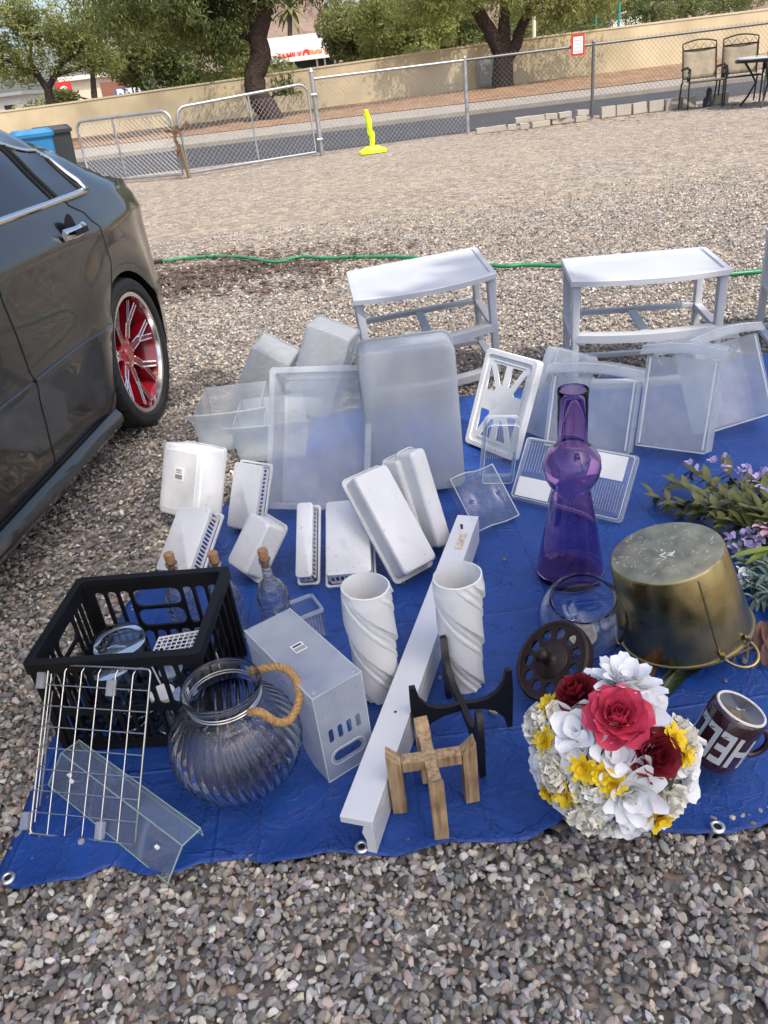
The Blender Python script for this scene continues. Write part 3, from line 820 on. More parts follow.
# ------------------------------------------------------------------ patio furniture
def patio():
    def chair():
        t = thing('patio_chair', 'metal patio chair with beige sling seat, standing clear of the table', 'patio chair', loc=(at(701, 108).x, at(701, 108).y, 0), rz=-.10, group='patio chairs by the fence')
        W, D = .62, .5
        for s in (-1, 1):
            m = M(); m.tube([(s * W / 2, -D / 2, 0), (s * W / 2, -D / 2 + .02, .62)], .014, 8); m.obj('leg', MAT['chair_metal'], t, smooth=60)
            m = M(); m.tube([(s * W / 2, D / 2 + .06, 0), (s * W / 2, D / 2 - .03, .42)], .014, 8); m.obj('leg', MAT['chair_metal'], t, smooth=60)
            m = M(); m.tube([(s * W / 2, -D / 2 + .02, .62), (s * W / 2, -.05, .66), (s * W / 2, D / 2 + .02, .62)], .02, 8)
            m.tube([(s * (W / 2 + .02), -D / 2 + .05, .60), (s * (W / 2 + .02), -D / 2 - .03, .52), (s * (W / 2 + .02), -D / 2 + .04, .46), (s * (W / 2 + .02), -D / 2 + .1, .52)], .016, 8)
            m.obj('armrest', MAT['chair_metal'], t, smooth=60)
        m = M(); m.tube([(-.29, D / 2 - .03, .40), (-.29, D / 2 + .12, .98)] + [(-.29 + .58 * k / 8, D / 2 + .14, 1.02 + .05 * math.sin(PI * k / 8)) for k in range(9)] + [(.29, D / 2 + .12, .98), (.29, D / 2 - .03, .40)], .013, 8)
        m.tube([(-.29, D / 2 + .11, .92), (.29, D / 2 + .11, .92)], .01, 6)
        for k in range(4):
            x = -.29 + .145 * k; m.tube([(x, D / 2 + .115, .92), (x + .0725, D / 2 + .13, 1.01), (x + .145, D / 2 + .115, .92)], .005, 5)
        m.tube([(-.30, -D / 2, .43), (.30, -D / 2, .43)], .013, 8)
        m.obj('back_frame', MAT['chair_metal'], t, smooth=60)
        m = M(); m.grid(4, 6, lambda u, v: (-.28 + .56 * u, D / 2 - .01 + .125 * v + .02 * math.sin(PI * u), .46 + .46 * v)); m.obj('backrest', MAT['sling'], t, smooth=180, solid=.006)
        m = M(); m.grid(4, 6, lambda u, v: (-.28 + .56 * u, -D / 2 + .48 * v, .44 - .02 * math.sin(PI * v) + .01 * (1 - v))); m.obj('seat', MAT['sling'], t, smooth=180, solid=.006)
        return t
    c1 = chair()
    c2 = copy_tree(c1); c2.location = (at(738, 103).x, at(738, 103).y, 0); c2.rotation_euler = (0, 0, -.28)
    c2['label'] = 'metal patio chair with beige sling seat, pushed close to the round table'
    tb = at_y(775, 76, 14.4)
    t = thing('patio_table', 'round patio table with a pale glass top at the far corner of the lot', 'table', loc=(tb.x, 14.4, 0))
    m = M(); m.lathe([(0.001, .70), (.62, .70), (.63, .715), (.62, .73), (0.001, .73)], 40); m.obj('tabletop', MAT['table_glass'], t, smooth=40)
    m = M(); m.lathe([(.60, .66), (.64, .66), (.645, .70), (.60, .70)], 40); m.obj('rim', MAT['chair_metal'], t, smooth=40)
    for k in range(4):
        a = PI / 4 + k * PI / 2; c, s = math.cos(a), math.sin(a)
        m = M(); m.tube([(.52 * c, .52 * s, .66), (.40 * c, .40 * s, .50), (.30 * c, .30 * s, .34), (.42 * c, .42 * s, .12), (.52 * c, .52 * s, 0)], .018, 8); m.obj('leg', MAT['chair_metal'], t, smooth=60)
    # pot of bright flowers and a bottle on the table
    q = thing('potted_flowers', 'orange and magenta flowers in a dark pot on the patio table', 'potted flowers', loc=(tb.x + .07, 14.38, .73))
    m = M(); m.lathe([(.07, 0), (.11, .02), (.12, .20), (.10, .22)], 20, cap0=True, cap1=True); m.obj('pot', MAT['dark_bin'], q, smooth=40)
    for k in range(16):
        c = Vector((random.uniform(-.2, .2), random.uniform(-.16, .16), random.uniform(.28, .56)))
        m = M()
        for i in range(10):
            d = Vector((random.gauss(0, 1), random.gauss(0, 1), random.gauss(0, 1))).normalized(); e = d.orthogonal().normalized() * .045
            m.add([c, c + d * .06 + e, c + d * .1, c + d * .06 - e], [(0, 1, 2, 3)])
        m.tube([(0, 0, .2), tuple(c)], .005, 4)
        m.obj('flower', MAT[('orange_flower', 'magenta_flower', 'sign_red')[k % 3]], q)
    b = M(); b.lathe([(.045, 0), (.05, .02), (.05, .2), (.018, .26), (.018, .32)], 16, cap0=True, cap1=True)
    tag(b.obj('water_bottle', MAT['clear'], smooth=50), 'clear plastic bottle standing on the patio table', 'bottle').location = (tb.x - .18, 14.2, .73)
    d = M(); d.lathe([(.09, 0), (.1, .01), (.09, .12), (.05, .17), (.05, .26), (.02, .30)], 14, cap0=True, cap1=True)
    tag(d.obj('spigot_pump', MAT['dark_bin'], smooth=40), 'small black pump standing on the ground under the first patio chair', 'pump').location = (at(708, 106).x, at(708, 106).y, 0)
patio()


# ------------------------------------------------------------------ trees
def leaf_mesh(name, parent, blobs, n, size, cols, droop=.3, aspect=2.6, hug=.55):
    """many leaf sprays inside uneven lumps; blobs: (centre, radii)"""
    vol = np.array([r[0] * r[1] * r[2] for c, r in blobs]) ** .67
    pick = rng.choice(len(blobs), n, p=vol / vol.sum())
    cen = np.array([b[0] for b in blobs])[pick]; rad = np.array([b[1] for b in blobs])[pick]
    d = rng.normal(size=(n, 3)); d /= np.linalg.norm(d, axis=1)[:, None]
    rr = rng.uniform(0, 1, n) ** hug
    # gather into twigs so that gaps and clumps appear
    ntw = max(n // 26, 1); tw = rng.normal(size=(ntw, 3)) * .07
    p = cen + rad * (d * rr[:, None])
    key = (np.floor(p / (size * 4.5)).astype(np.int64) * np.array([73856093, 19349663, 83492791])).sum(1) % ntw
    keep = ((key * 7919) % 100) > 24
    p = p[keep] + tw[key[keep]] * rad[keep]; n = len(p); key = key[keep]
    ax = rng.normal(size=(n, 3)); ax[:, 2] = ax[:, 2] * .6 - droop * 1.6; ax /= np.linalg.norm(ax, axis=1)[:, None]
    sd = np.cross(ax, rng.normal(size=(n, 3))); sd /= np.linalg.norm(sd, axis=1)[:, None] + 1e-9
    L = size * rng.uniform(.6, 1.4, n)[:, None]; Wd = L / aspect
    V = np.stack([p - ax * L * .5, p + sd * Wd * .5, p + ax * L * .5, p - sd * Wd * .5], 1)
    me = bpy.data.meshes.new(name)
    me.vertices.add(n * 4); me.vertices.foreach_set('co', V.ravel())
    me.loops.add(n * 4); me.loops.foreach_set('vertex_index', np.arange(n * 4))
    me.polygons.add(n); me.polygons.foreach_set('loop_start', np.arange(n) * 4)
    ct = np.array(cols); tone = (key * 2654435761 % 1000) / 1000.0
    tone = np.clip(tone * .6 + rng.uniform(0, 1, n) * .4, 0, 1)[:, None]
    C = ct[0] * (1 - tone) + ct[1] * tone
    cc = np.ones((n, 4, 4)); cc[:, :, :3] = C[:, None, :]
    a = me.attributes.new('col', 'FLOAT_COLOR', 'POINT'); a.data.foreach_set('color', cc.ravel())
    me.update(calc_edges=True); me.materials.append(MAT['leaf'])
    return link_mesh(name, me, parent)

def tree(label, base, limbs, blobs, n, size, cols, bark='bark', group=None, droop=.3, aspect=2.6, name='tree', cat='tree', hug=.55, dens=1.9):
    """limbs: list of (path, r0, r1) relative to base"""
    t = thing(name, label, cat, loc=base, group=group)
    m = M()
    for path, r0, r1 in limbs:
        P = [Vector(p) for p in path]; out = []; rs = []
        k = len(P)
        for i in range(k - 1):
            for s in range(4):
                u = s / 4
                p = P[i].lerp(P[i + 1], u)
                p = p + Vector((random.uniform(-1, 1), random.uniform(-1, 1), 0)) * (r0 * .05)
                out.append(p); rs.append((r0 + (r1 - r0) * (i + u) / (k - 1)) * random.uniform(.97, 1.03))
        out.append(P[-1]); rs.append(r1)
        m.tube(out, rs, 10)
    # twigs reaching into the lumps
    for c, r in blobs:
        src = min((p for path, _, _ in limbs for p in path[1:]), key=lambda q: (Vector(q) - Vector(c)).length)
        a = Vector(src); b = Vector(c)
        m.tube([a, a.lerp(b, .5) + Vector((0, 0, .15)), b], [limbs[0][2] * .5 + .02, .03, .012], 6)
        for _ in range(3):
            d = Vector((random.gauss(0, 1) * r[0], random.gauss(0, 1) * r[1], random.gauss(0, .7) * r[2])) * .5
            m.tube([b.lerp(a, .3), b + d], [.025, .008], 5)
    m.obj('trunk', MAT[bark], t, smooth=70)
    leaf_mesh('crown', t, blobs, int(n * dens), size * 1.08, cols, droop, aspect, hug)
    return t

G1 = ((.095, .112, .036), (.270, .280, .105))
G2 = ((.068, .098, .030), (.205, .235, .080))
G3 = ((.125, .155, .040), (.320, .335, .105))

def px3(x, y, Y):
    return at_y(x, y, Y)

def bl(base, items):
    out = []
    for (x, y, Y, rx, ry, rz) in items:
        p = px3(x, y, Y) - Vector(base); out.append(((p.x, p.y, p.z), (rx, ry, rz)))
    return out

def lb(base, pts, Y):
    return [tuple(px3(x, y, Y) - Vector(base)) for x, y in pts]

def trees():
    # dark leaning trunk in front of the wall, weeping crown
    b = Vector((-2.0, 31.0, .1)); b = at(275, 121, .1); b.z = .1; Y = b.y
    limbs = [([(0, 0, -.1)] + lb(b, [(266, 108), (256, 95), (254, 75), (262, 55), (257, 38), (262, 18), (265, 0), (272, -25)], Y), .38, .26),
             (lb(b, [(262, 18), (245, -10), (210, -25), (170, -30)], Y), .26, .12),
             (lb(b, [(262, 4), (290, -20), (330, -25)], Y), .22, .10)]
    bb = bl(b, [(150, -5, Y - 1, 2.6, 2.0, 1.2), (200, 15, Y, 1.8, 1.5, 1.2), (215, 45, Y, 1.2, 1.0, 1.1), (190, -10, Y, 2.4, 2, 1.4), (235, -20, Y, 2, 2, 1.2),
                (120, 12, Y - 1, 1.6, 1.4, .9), (300, -25, Y, 2.2, 2, 1.0), (270, -40, Y + 1, 3, 2, 1.2), (120, -70, Y, 2.4, 1.6, 1.0), (190, -80, Y, 2.2, 1.6, 1.0), (260, -75, Y, 2.2, 1.6, 1.0), (330, -85, Y, 2.0, 1.6, .9), (225, -110, Y, 2.6, 1.6, 1.0), (50, -42, Y, 2.0, 1.5, .9), (105, -44, Y, 2.0, 1.5, .9), (160, -50, Y, 2.0, 1.6, .9), (215, -52, Y, 2.0, 1.6, .9), (270, -56, Y, 2.0, 1.6, .9), (400, -62, Y, 1.8, 1.5, .8), (252, 85, Y + .5, .5, .4, .5), (285, 90, Y + .4, .7, .4, .5)])
    tree('tall tree with thick dark bent trunk in front of the tan wall', b, limbs, bb, 56000, .15, G2, droop=.7, aspect=3.6)
    # double trunk, right of centre
    b = at_y(503, 90, 31.8); b.z = .12; Y = b.y
    limbs = [([(0, 0, -.1)] + lb(b, [(503, 70), (504, 55)], Y), .42, .34),
             (lb(b, [(503, 58), (492, 35), (480, 15), (466, -8), (450, -25)], Y), .30, .14),
             (lb(b, [(504, 58), (504, 30), (505, 5), (502, -25)], Y), .26, .14),
             (lb(b, [(505, 62), (516, 45), (522, 25), (535, 0), (550, -20)], Y), .24, .12)]
    bb = bl(b, [(470, -12, Y, 2.4, 2, .9), (520, -8, Y, 2.4, 2, .9), (565, -8, Y - 1, 2.4, 2, .8), (600, 0, Y, 1.4, 1.4, .6), (440, 0, Y, 1.8, 1.6, .8), (415, 8, Y + 1, 1.2, 1.2, .8),
                (500, -35, Y, 4, 3, 1), (556, 14, Y, .8, .8, .5)])
    tree('tree with several dark trunks rising in front of the wall near the sign', b, limbs, bb, 14000, .15, G3, droop=.7, aspect=3.6)
    # slender tree at far left
    b = px3(52, 118, 36); b.z = 0; Y = 36
    limbs = [([(0, 0, 0)] + lb(b, [(50, 100), (48, 88)], Y), .22, .16), (lb(b, [(48, 90), (38, 76), (22, 66), (2, 58)], Y), .14, .05),
             (lb(b, [(48, 88), (56, 74), (62, 62), (78, 52)], Y), .13, .05), (lb(b, [(40, 78), (30, 60), (32, 40)], Y), .10, .04), (lb(b, [(55, 76), (84, 66), (100, 66)], Y), .08, .03)]
    bb = bl(b, [(15, 55, Y, 1.6, 1.4, .8), (50, 40, Y, 1.7, 1.5, 1.0), (85, 45, Y, 1.4, 1.4, 1.0), (28, 25, Y, 1.5, 1.4, .8), (28, 72, Y, 1.0, 1, .6), (64, 66, Y, .8, .8, .5), (10, 10, Y, 1.6, 1.4, .7), (70, 18, Y, 1.5, 1.5, .8), (5, 75, Y, 1.0, 1, .5), (105, 62, Y, .9, .8, .6), (-15, 40, Y, 1.6, 1.4, 1.2)])
    tree('slender forked tree with airy crown at the far left above the bins', b, limbs, bb, 14000, .14, G3, droop=.2, aspect=3.4, hug=.6)
    # mass of trees behind the wall
    spec = [((92, 100), 40, [(112, 45, 1.7, 1.2), (85, 45, 1.2, .9), (128, 66, 1.1, .7), (62, 98, .7, .4)], G1, 'forked tree growing behind the wall beside the cream building', 7000, (92, 68)),
            ((170, 95), 42, [(160, 65, 2.0, 1.5), (190, 45, 2.2, 1.6), (150, 35, 2.0, 1.4), (205, 80, 1.5, .9), (188, 86, 1.4, .6), (185, 12, 2.2, 1.3)], G2, 'dense green tree behind the wall above the blue and white panels', 15000, (175, 40)),
            ((232, 85), 44, [(232, 60, 1.6, 1.4), (225, 35, 1.4, 1.0), (245, 75, 1.2, .7)], G3, 'pale green tree just left of the thick dark trunk', 9000, (235, 40)),
            ((283, 60), 60, [(278, 68, 1.0, .8), (287, 74, 1.0, .6)], G1, 'small green tree in front of the white store', 1600, (282, 66)),
            ((352, 65), 47, [(352, 48, 1.3, 1.0), (362, 32, 1.7, 1.2), (336, 26, 1.2, .7), (370, 52, 1.4, .9), (340, 13, 1.2, .6), (331, 44, .5, .5)], G1, 'spreading tree partly covering the white store', 10500, (350, 40)),
            ((400, 55), 44, [(395, 35, 1.8, 1.4), (415, 45, 1.5, 1.0), (385, 15, 1.8, 1.2), (430, 30, 1.5, 1.2), (402, 55, 1.2, .5)], G3, 'bright green tree behind the wall left of the several trunked tree', 13000, (400, 30)),
            ((445, 45), 46, [(450, 30, 1.5, 1.0), (470, 40, 1.4, .6), (455, 10, 1.5, 1.0), (440, 48, 1.2, .5)], G2, 'dark green tree filling the gap behind the several trunked tree', 8000, (450, 25)),
            ((535, 30), 55, [(530, 30, 1.8, .8), (560, 26, 2.2, .7), (520, 22, 1.4, 1.0), (590, 20, 1.6, .7)], G1, 'low leafy tree showing above the wall right of the sign', 8500, (540, 18)),
            ((648, 22), 60, [(650, 10, 2.4, .9), (690, 6, 2.6, .9), (620, 5, 2.0, .8), (735, 0, 2.4, .8)], G2, 'leafy tree behind the wall at the far right', 9500, (660, 0))]
    for (bx, by), Y, lumps, cols, label, n, fork in spec:
        b = px3(bx, by, Y); b.z = 0
        top = px3(fork[0], fork[1], Y) - b
        limbs = [([(0, 0, 0), (top.x * .3, 0, top.z * .5), tuple(top)], .2, .1)]
        bb = bl(b, [(x, y, Y + random.uniform(-1, 1), rx * 1.05, rx * .9, rz * 1.1) for x, y, rx, rz in lumps])
        tree(label, b, limbs, bb, n, .19, cols, 'bark_grey' if cols is G1 else 'bark', group='trees behind the tan wall', droop=.45, aspect=2.9)
    # low bushes
    for (x, y, Y, r, cols, label) in ((420, 52, 40, .8, G3, 'small bush peeping over the wall behind the bright tree'), (40, 104, 42, 1.3, G3, 'rounded yellow green bush behind the wall below the slender tree'), (585, 28, 50, 1.0, G2, 'dark bush just above the wall near the green post')):
        b = px3(x, y, Y); t = thing('bush', label, 'bush', loc=(b.x, b.y, 0))
        m = M()
        for k in range(5): m.tube([(0, 0, 0), (random.uniform(-.5, .5) * r, random.uniform(-.3, .3) * r, b.z + .1)], [.04, .015], 5)
        m.obj('stem', MAT['bark_grey'], t); leaf_mesh('foliage', t, [((0, 0, b.z * .75), (r * 1.3, r, max(b.z * .45, .5)))], 2200, .16, cols)
    # palm far behind
    b = px3(290, 60, 92); b.z = 0; c = px3(290, 8, 92) - b
    t = thing('palm_tree', 'tall palm standing in front of the brown hill beyond the store', 'palm tree', loc=b)
    m = M(); m.tube([(0, 0, 0), (.1, 0, c.z * .5), (c.x, 0, c.z)], [.32, .25, .22], 10); m.obj('trunk', MAT['bark_grey'], t, smooth=60)
    m = M()
    for k in range(34):
        a = random.uniform(0, 2 * PI); el = random.uniform(-1.1, 1.2); L = random.uniform(1.6, 2.3)
        d = Vector((math.cos(a) * math.cos(el), math.sin(a) * math.cos(el), math.sin(el)))
        p = Vector(c); pts = []
        for i in range(6):
            u = i / 5; pts.append(p + d * L * u + Vector((0, 0, -.7 * u * u)))
        for i in range(5):
            w = .22 * math.sin(PI * (i + .3) / 5.5) + .03; w2 = .22 * math.sin(PI * min((i + 1.3) / 5.5, 1)) + .02
            s = d.cross(Vector((0, 0, 1))).normalized()
            m.add([pts[i] - s * w, pts[i] + s * w, pts[i + 1] + s * w2, pts[i + 1] - s * w2], [(0, 1, 2, 3)])
    m.obj('fronds', MAT['leaf_olive'], t)
    # the tree behind the viewer that shades the near ground
    b = Vector((3.6, -5.2, 0))
    blobs = []
    for gi in range(9 * 6):
        z = random.uniform(8.6, 9.4); off = Vector((SUN_DIR.x, SUN_DIR.y, 0)) / SUN_DIR.z * z
        gx, gy = -2.7 + .56 * (gi % 9) + random.uniform(-.1, .1), -1.1 + .56 * (gi // 9) + random.uniform(-.1, .1)
        blobs.append(((gx + off.x - b.x, gy + off.y - b.y, z), (.62, .62, .40)))
    for (gx, gy) in ((-2.0, 2.2), (-1.6, 2.9), (-2.3, 3.3), (-1.5, 3.6), (-2.0, 4.0), (-1.25, 2.3), (-2.9, 2.8), (-2.8, 3.8), (-1.1, 3.2), (.75, 2.3), (-.1, 2.15), (1.9, 1.2), (1.4, 1.9), (.15, 3.0), (.45, 3.25), (1.45, 2.3), (1.0, 2.5), (1.9, 2.2), (1.5, 2.75)):
        z = 8.9; off = Vector((SUN_DIR.x, SUN_DIR.y, 0)) / SUN_DIR.z * z
        r = .62 if gx < -.5 else (.24 if gy > 2.8 else .36)
        blobs.append(((gx + off.x - b.x, gy + off.y - b.y, z), (r, r, .4)))
    limbs = [([(0, 0, -.1), (.1, 0, 2.4), (-.1, .2, 5.0)], .34, .24), ([(-.1, .2, 5.0), (-1.0, .8, 7.2), (-1.8, 1.8, 8.6)], .17, .06), ([(-.1, .2, 5.0), (.8, -.3, 7.2), (1.2, -.9, 8.8)], .17, .06), ([(-.1, .2, 5.0), (-.6, -.3, 7.4), (-1.4, -.6, 8.8)], .16, .06)]
    tree('broad shade tree standing behind the viewer', b, limbs, blobs, 34000, .15, G2, droop=.2, aspect=1.8, dens=1)
    for (x, y, h, lab) in ((11.5, .5, 10.0, 'bushy tree nearest the viewer along the right side of the lot'), (12.5, 6.5, 10.5, 'bushy tree farther along the right side of the lot'), (9.5, -6.0, 9.0, 'bushy tree at the right behind the viewer')):
        bb = [((random.uniform(-1.6, 1.6), random.uniform(-2.2, 2.2), h * random.uniform(.25, .9)), (1.5, 1.8, 1.3)) for _ in range(16)]
        tree(lab, (x, y, 0), [([(0, 0, 0), (.1, 0, h * .3), (0, .1, h * .55)], .22, .12)], bb, 5000, .22, G2, dens=1)
trees()


# ------------------------------------------------------------------ far buildings and bins
def far_buildings():
    # white store
    Y = 80; a = px3(262, 75, Y); c = px3(345, 20, Y)
    W = 11.5; p = px3(306, 62, Y)
    t = thing('store_building', 'white store with red lettering on its front, half hidden by trees', 'store', loc=(p.x, Y, 0), rz=0)
    zb = px3(306, 72, Y).z; zs = px3(308, 54, Y).z; zt = px3(306, 38, Y).z + .3
    m = M(); m.lohi((-W / 2, 0, zb + 1.0), (2.9, 9, zt)); m.obj('facade', MAT['store_white'], t)
    m = M(); m.lohi((-W / 2, -1.1, zb + .9), (3.0, 0, zb + 1.25)); m.obj('canopy', MAT['store_white'], t)
    m = M(); m.lohi((-W / 2, .6, 0), (2.9, 9, zb + 1.0)); m.obj('shopfront', MAT['glass_dark'], t)
    for x in (-3.2, -1.2, 0.9, 1.6, 2.5):
        m = M(); m.lohi((x, .2, 0), (x + .16, .5, zb + .95)); m.obj('column', MAT['store_white'], t)
    for txt, x, mt in (('FAMILY', -1.55, 'sign_red'), ('DOLLAR', 1.45, 'sign_orange')):
        o = link_mesh('lettering', text_mesh(txt, .66, MAT[mt], .05, bold=.02), t); o.location = (x + .2, -.12, zs); o.rotation_euler = (PI / 2, 0, 0)
    m = M(); m.lathe([(.001, 0), (.38, 0), (.38, .1), (.001, .1)], 24); o = m.obj('emblem', MAT['sign_red'], t); o.location = (.16, -.05, zs); o.rotation_euler = (PI / 2, 0, 0)
    m = M(); m.lathe([(.001, 0), (.18, 0), (.18, .04), (.001, .04)], 20, sx=.6); o = m.obj('emblem_centre', MAT['paper'], t); o.location = (.08, -.16, zs - .1); o.rotation_euler = (PI / 2, 0, 0)
    # cream building at left with red-brown corner
    Y = 58; p = px3(92, 95, Y)
    t = thing('cream_building', 'cream building with a red brown side wall behind the far left trees', 'building', loc=(p.x, Y, 0))
    z1 = px3(92, 82, Y).z
    m = M(); m.lohi((-1.6, 0, 0), (.7, 6, z1 + .2)); m.obj('wall', MAT['store_tan'], t)
    m = M(); m.lohi((.71, -.1, 0), (1.7, 6, z1 - .1)); m.obj('side_wall', MAT['brick_red'], t)
    m = M(); m.lohi((-1.8, -.3, z1 + .2), (.9, 6.2, z1 + .45)); m.obj('roof', MAT['store_white'], t)
    t = thing('road_sign', 'square red and white sign on a pole in front of the cream building', 'sign', loc=(p.x - 1.05, Y - 2, 0))
    z = px3(78, 91, Y - 2).z
    m = M(); m.box((0, 0, z), (.95, .06, 1.2)); m.obj('panel', MAT['sign_red'], t)
    m = M(); m.lathe([(.001, 0), (.26, 0), (.26, .04), (.001, .04)], 20); o = m.obj('disc', MAT['paper'], t); o.location = (0, -.04, z + .1); o.rotation_euler = (PI / 2, 0, 0)
    m = M(); m.lohi((-.45, -.05, z - .9), (.5, 0.02, z - .65)); m.obj('lower_panel', MAT['paper'], t)
    m = M(); m.tube([(-.5, .05, 0), (-.5, .05, z + .9)], .05, 8); m.obj('pole', MAT['darkpost'], t)
    for i in range(4):
        q = px3(120 + 8.3 * i, 94.5 - 1.1 * i, 50)
        t = thing('vending_machine', 'blue and white machine in the row of four seen over the wall', 'vending machine', loc=(q.x, 50, 0), group='row of blue and white machines')
        m = M(); m.lohi((-.26, 0, 0), (.26, .5, q.z + .3)); m.obj('cabinet', MAT['sign_blue'], t)
        m = M(); m.lohi((-.13, -.02, q.z - .35), (.24, -.004, q.z + .27)); m.obj('front_panel', MAT['paper'], t)
        m = M(); m.lohi((-.04, -.04, q.z - .1), (.12, -.022, q.z + .06)); m.obj('badge', MAT['sign_blue'], t)
    q = px3(8, 112, 46)
    t = thing('white_shed', 'low white building at the extreme left edge behind the wall', 'building', loc=(q.x, 46, 0))
    m = M(); m.lohi((-1.4, 0, 0), (.9, 4, q.z + .7)); m.obj('wall', MAT['store_white'], t)
    m = M(); m.lohi((-1.6, -.3, q.z + .7), (1.1, 4.2, q.z + .85)); m.obj('roof', MAT['utility'], t)
    m = M(); m.lohi((-.1, -.03, q.z - .2), (.4, -.005, q.z + .3)); m.obj('window', MAT['glass_dark'], t)
    q = px3(627, 15, 90)
    t = thing('distant_house', 'small pale house with gabled roof far beyond the wall at right', 'house', loc=(q.x, 90, 0))
    m = M(); m.lohi((-1.6, 0, 0), (1.6, 5, q.z + .2)); m.obj('wall', MAT['store_white'], t)
    m = M(); m.add([(-1.9, -.2, q.z + .2), (1.9, -.2, q.z + .2), (0, -.2, q.z + .9), (-1.9, 5, q.z + .2), (1.9, 5, q.z + .2), (0, 5, q.z + .9)], [(0, 1, 2), (3, 5, 4), (0, 2, 5, 3), (1, 4, 5, 2), (0, 3, 4, 1)]); m.obj('roof', MAT['store_tan'], t)
    for x, lab in ((619, 'green painted post rising behind the wall at right'), (596, 'slim green post rising behind the wall near the dark bush')):
        q = px3(x, 15, 50); m = M(); m.tube([(0, 0, 0), (0, 0, q.z + 1.2)], .08 if x == 619 else .05, 8)
        tag(m.obj('green_post', MAT['green_post'], smooth=60), lab, 'post').location = (q.x, 50, 0)
    q = px3(534, 32, 40); m = M(); m.tube([(0, 0, 0), (0, 0, q.z + .6)], .09, 8)
    tag(m.obj('pale_post', MAT['store_tan'], smooth=60), 'short pale post just behind the wall beside the several trunked tree', 'post').location = (q.x, 40, 0)

    # bins beside the gate
    def wheelie(loc, mat, lid, label, rz, s=1):
        t = thing('wheeled_bin', label, 'bin', loc=loc, rz=rz)
        m = M(); m.rings([[(x * s, y * s, 0.08) for x, y in rrect(.46, .50, .05)], [(x * s, y * s, .93) for x, y in rrect(.62, .66, .06)]], cap0=True, cap1=True); m.obj('body', MAT[mat], t, smooth=40)
        m = M(); m.rings([[(x * s, y * s, .93) for x, y in rrect(.68, .72, .06)], [(x * s, y * s, .97) for x, y in rrect(.69, .73, .06)], [(x * s, y * s, 1.02) for x, y in rrect(.58, .6, .08)]], cap0=True, cap1=True); m.obj('lid', MAT[lid], t, smooth=40)
        m = M(); m.tube([(-.24, .36, .98), (.24, .36, .98)], .02, 8); m.obj('handle', MAT[lid], t)
        for sx in (-1, 1):
            m = M(); m.lathe([(.001, -.03), (.1, -.03), (.1, .03), (.001, .03)], 18); o = m.obj('wheel', MAT['dark'], t); o.location = (sx * .26, .26, .1); o.rotation_euler = (0, PI / 2, 0)
    wheelie((-3.86, 11.1, 0), 'blue_bin', 'blue_bin', 'blue wheeled recycling bin standing behind the car', .45, .72)
    wheelie((-3.86, 11.9, 0), 'dark_bin', 'dark_bin', 'dark grey wheeled bin just behind the blue one', .35, .76)
far_buildings()


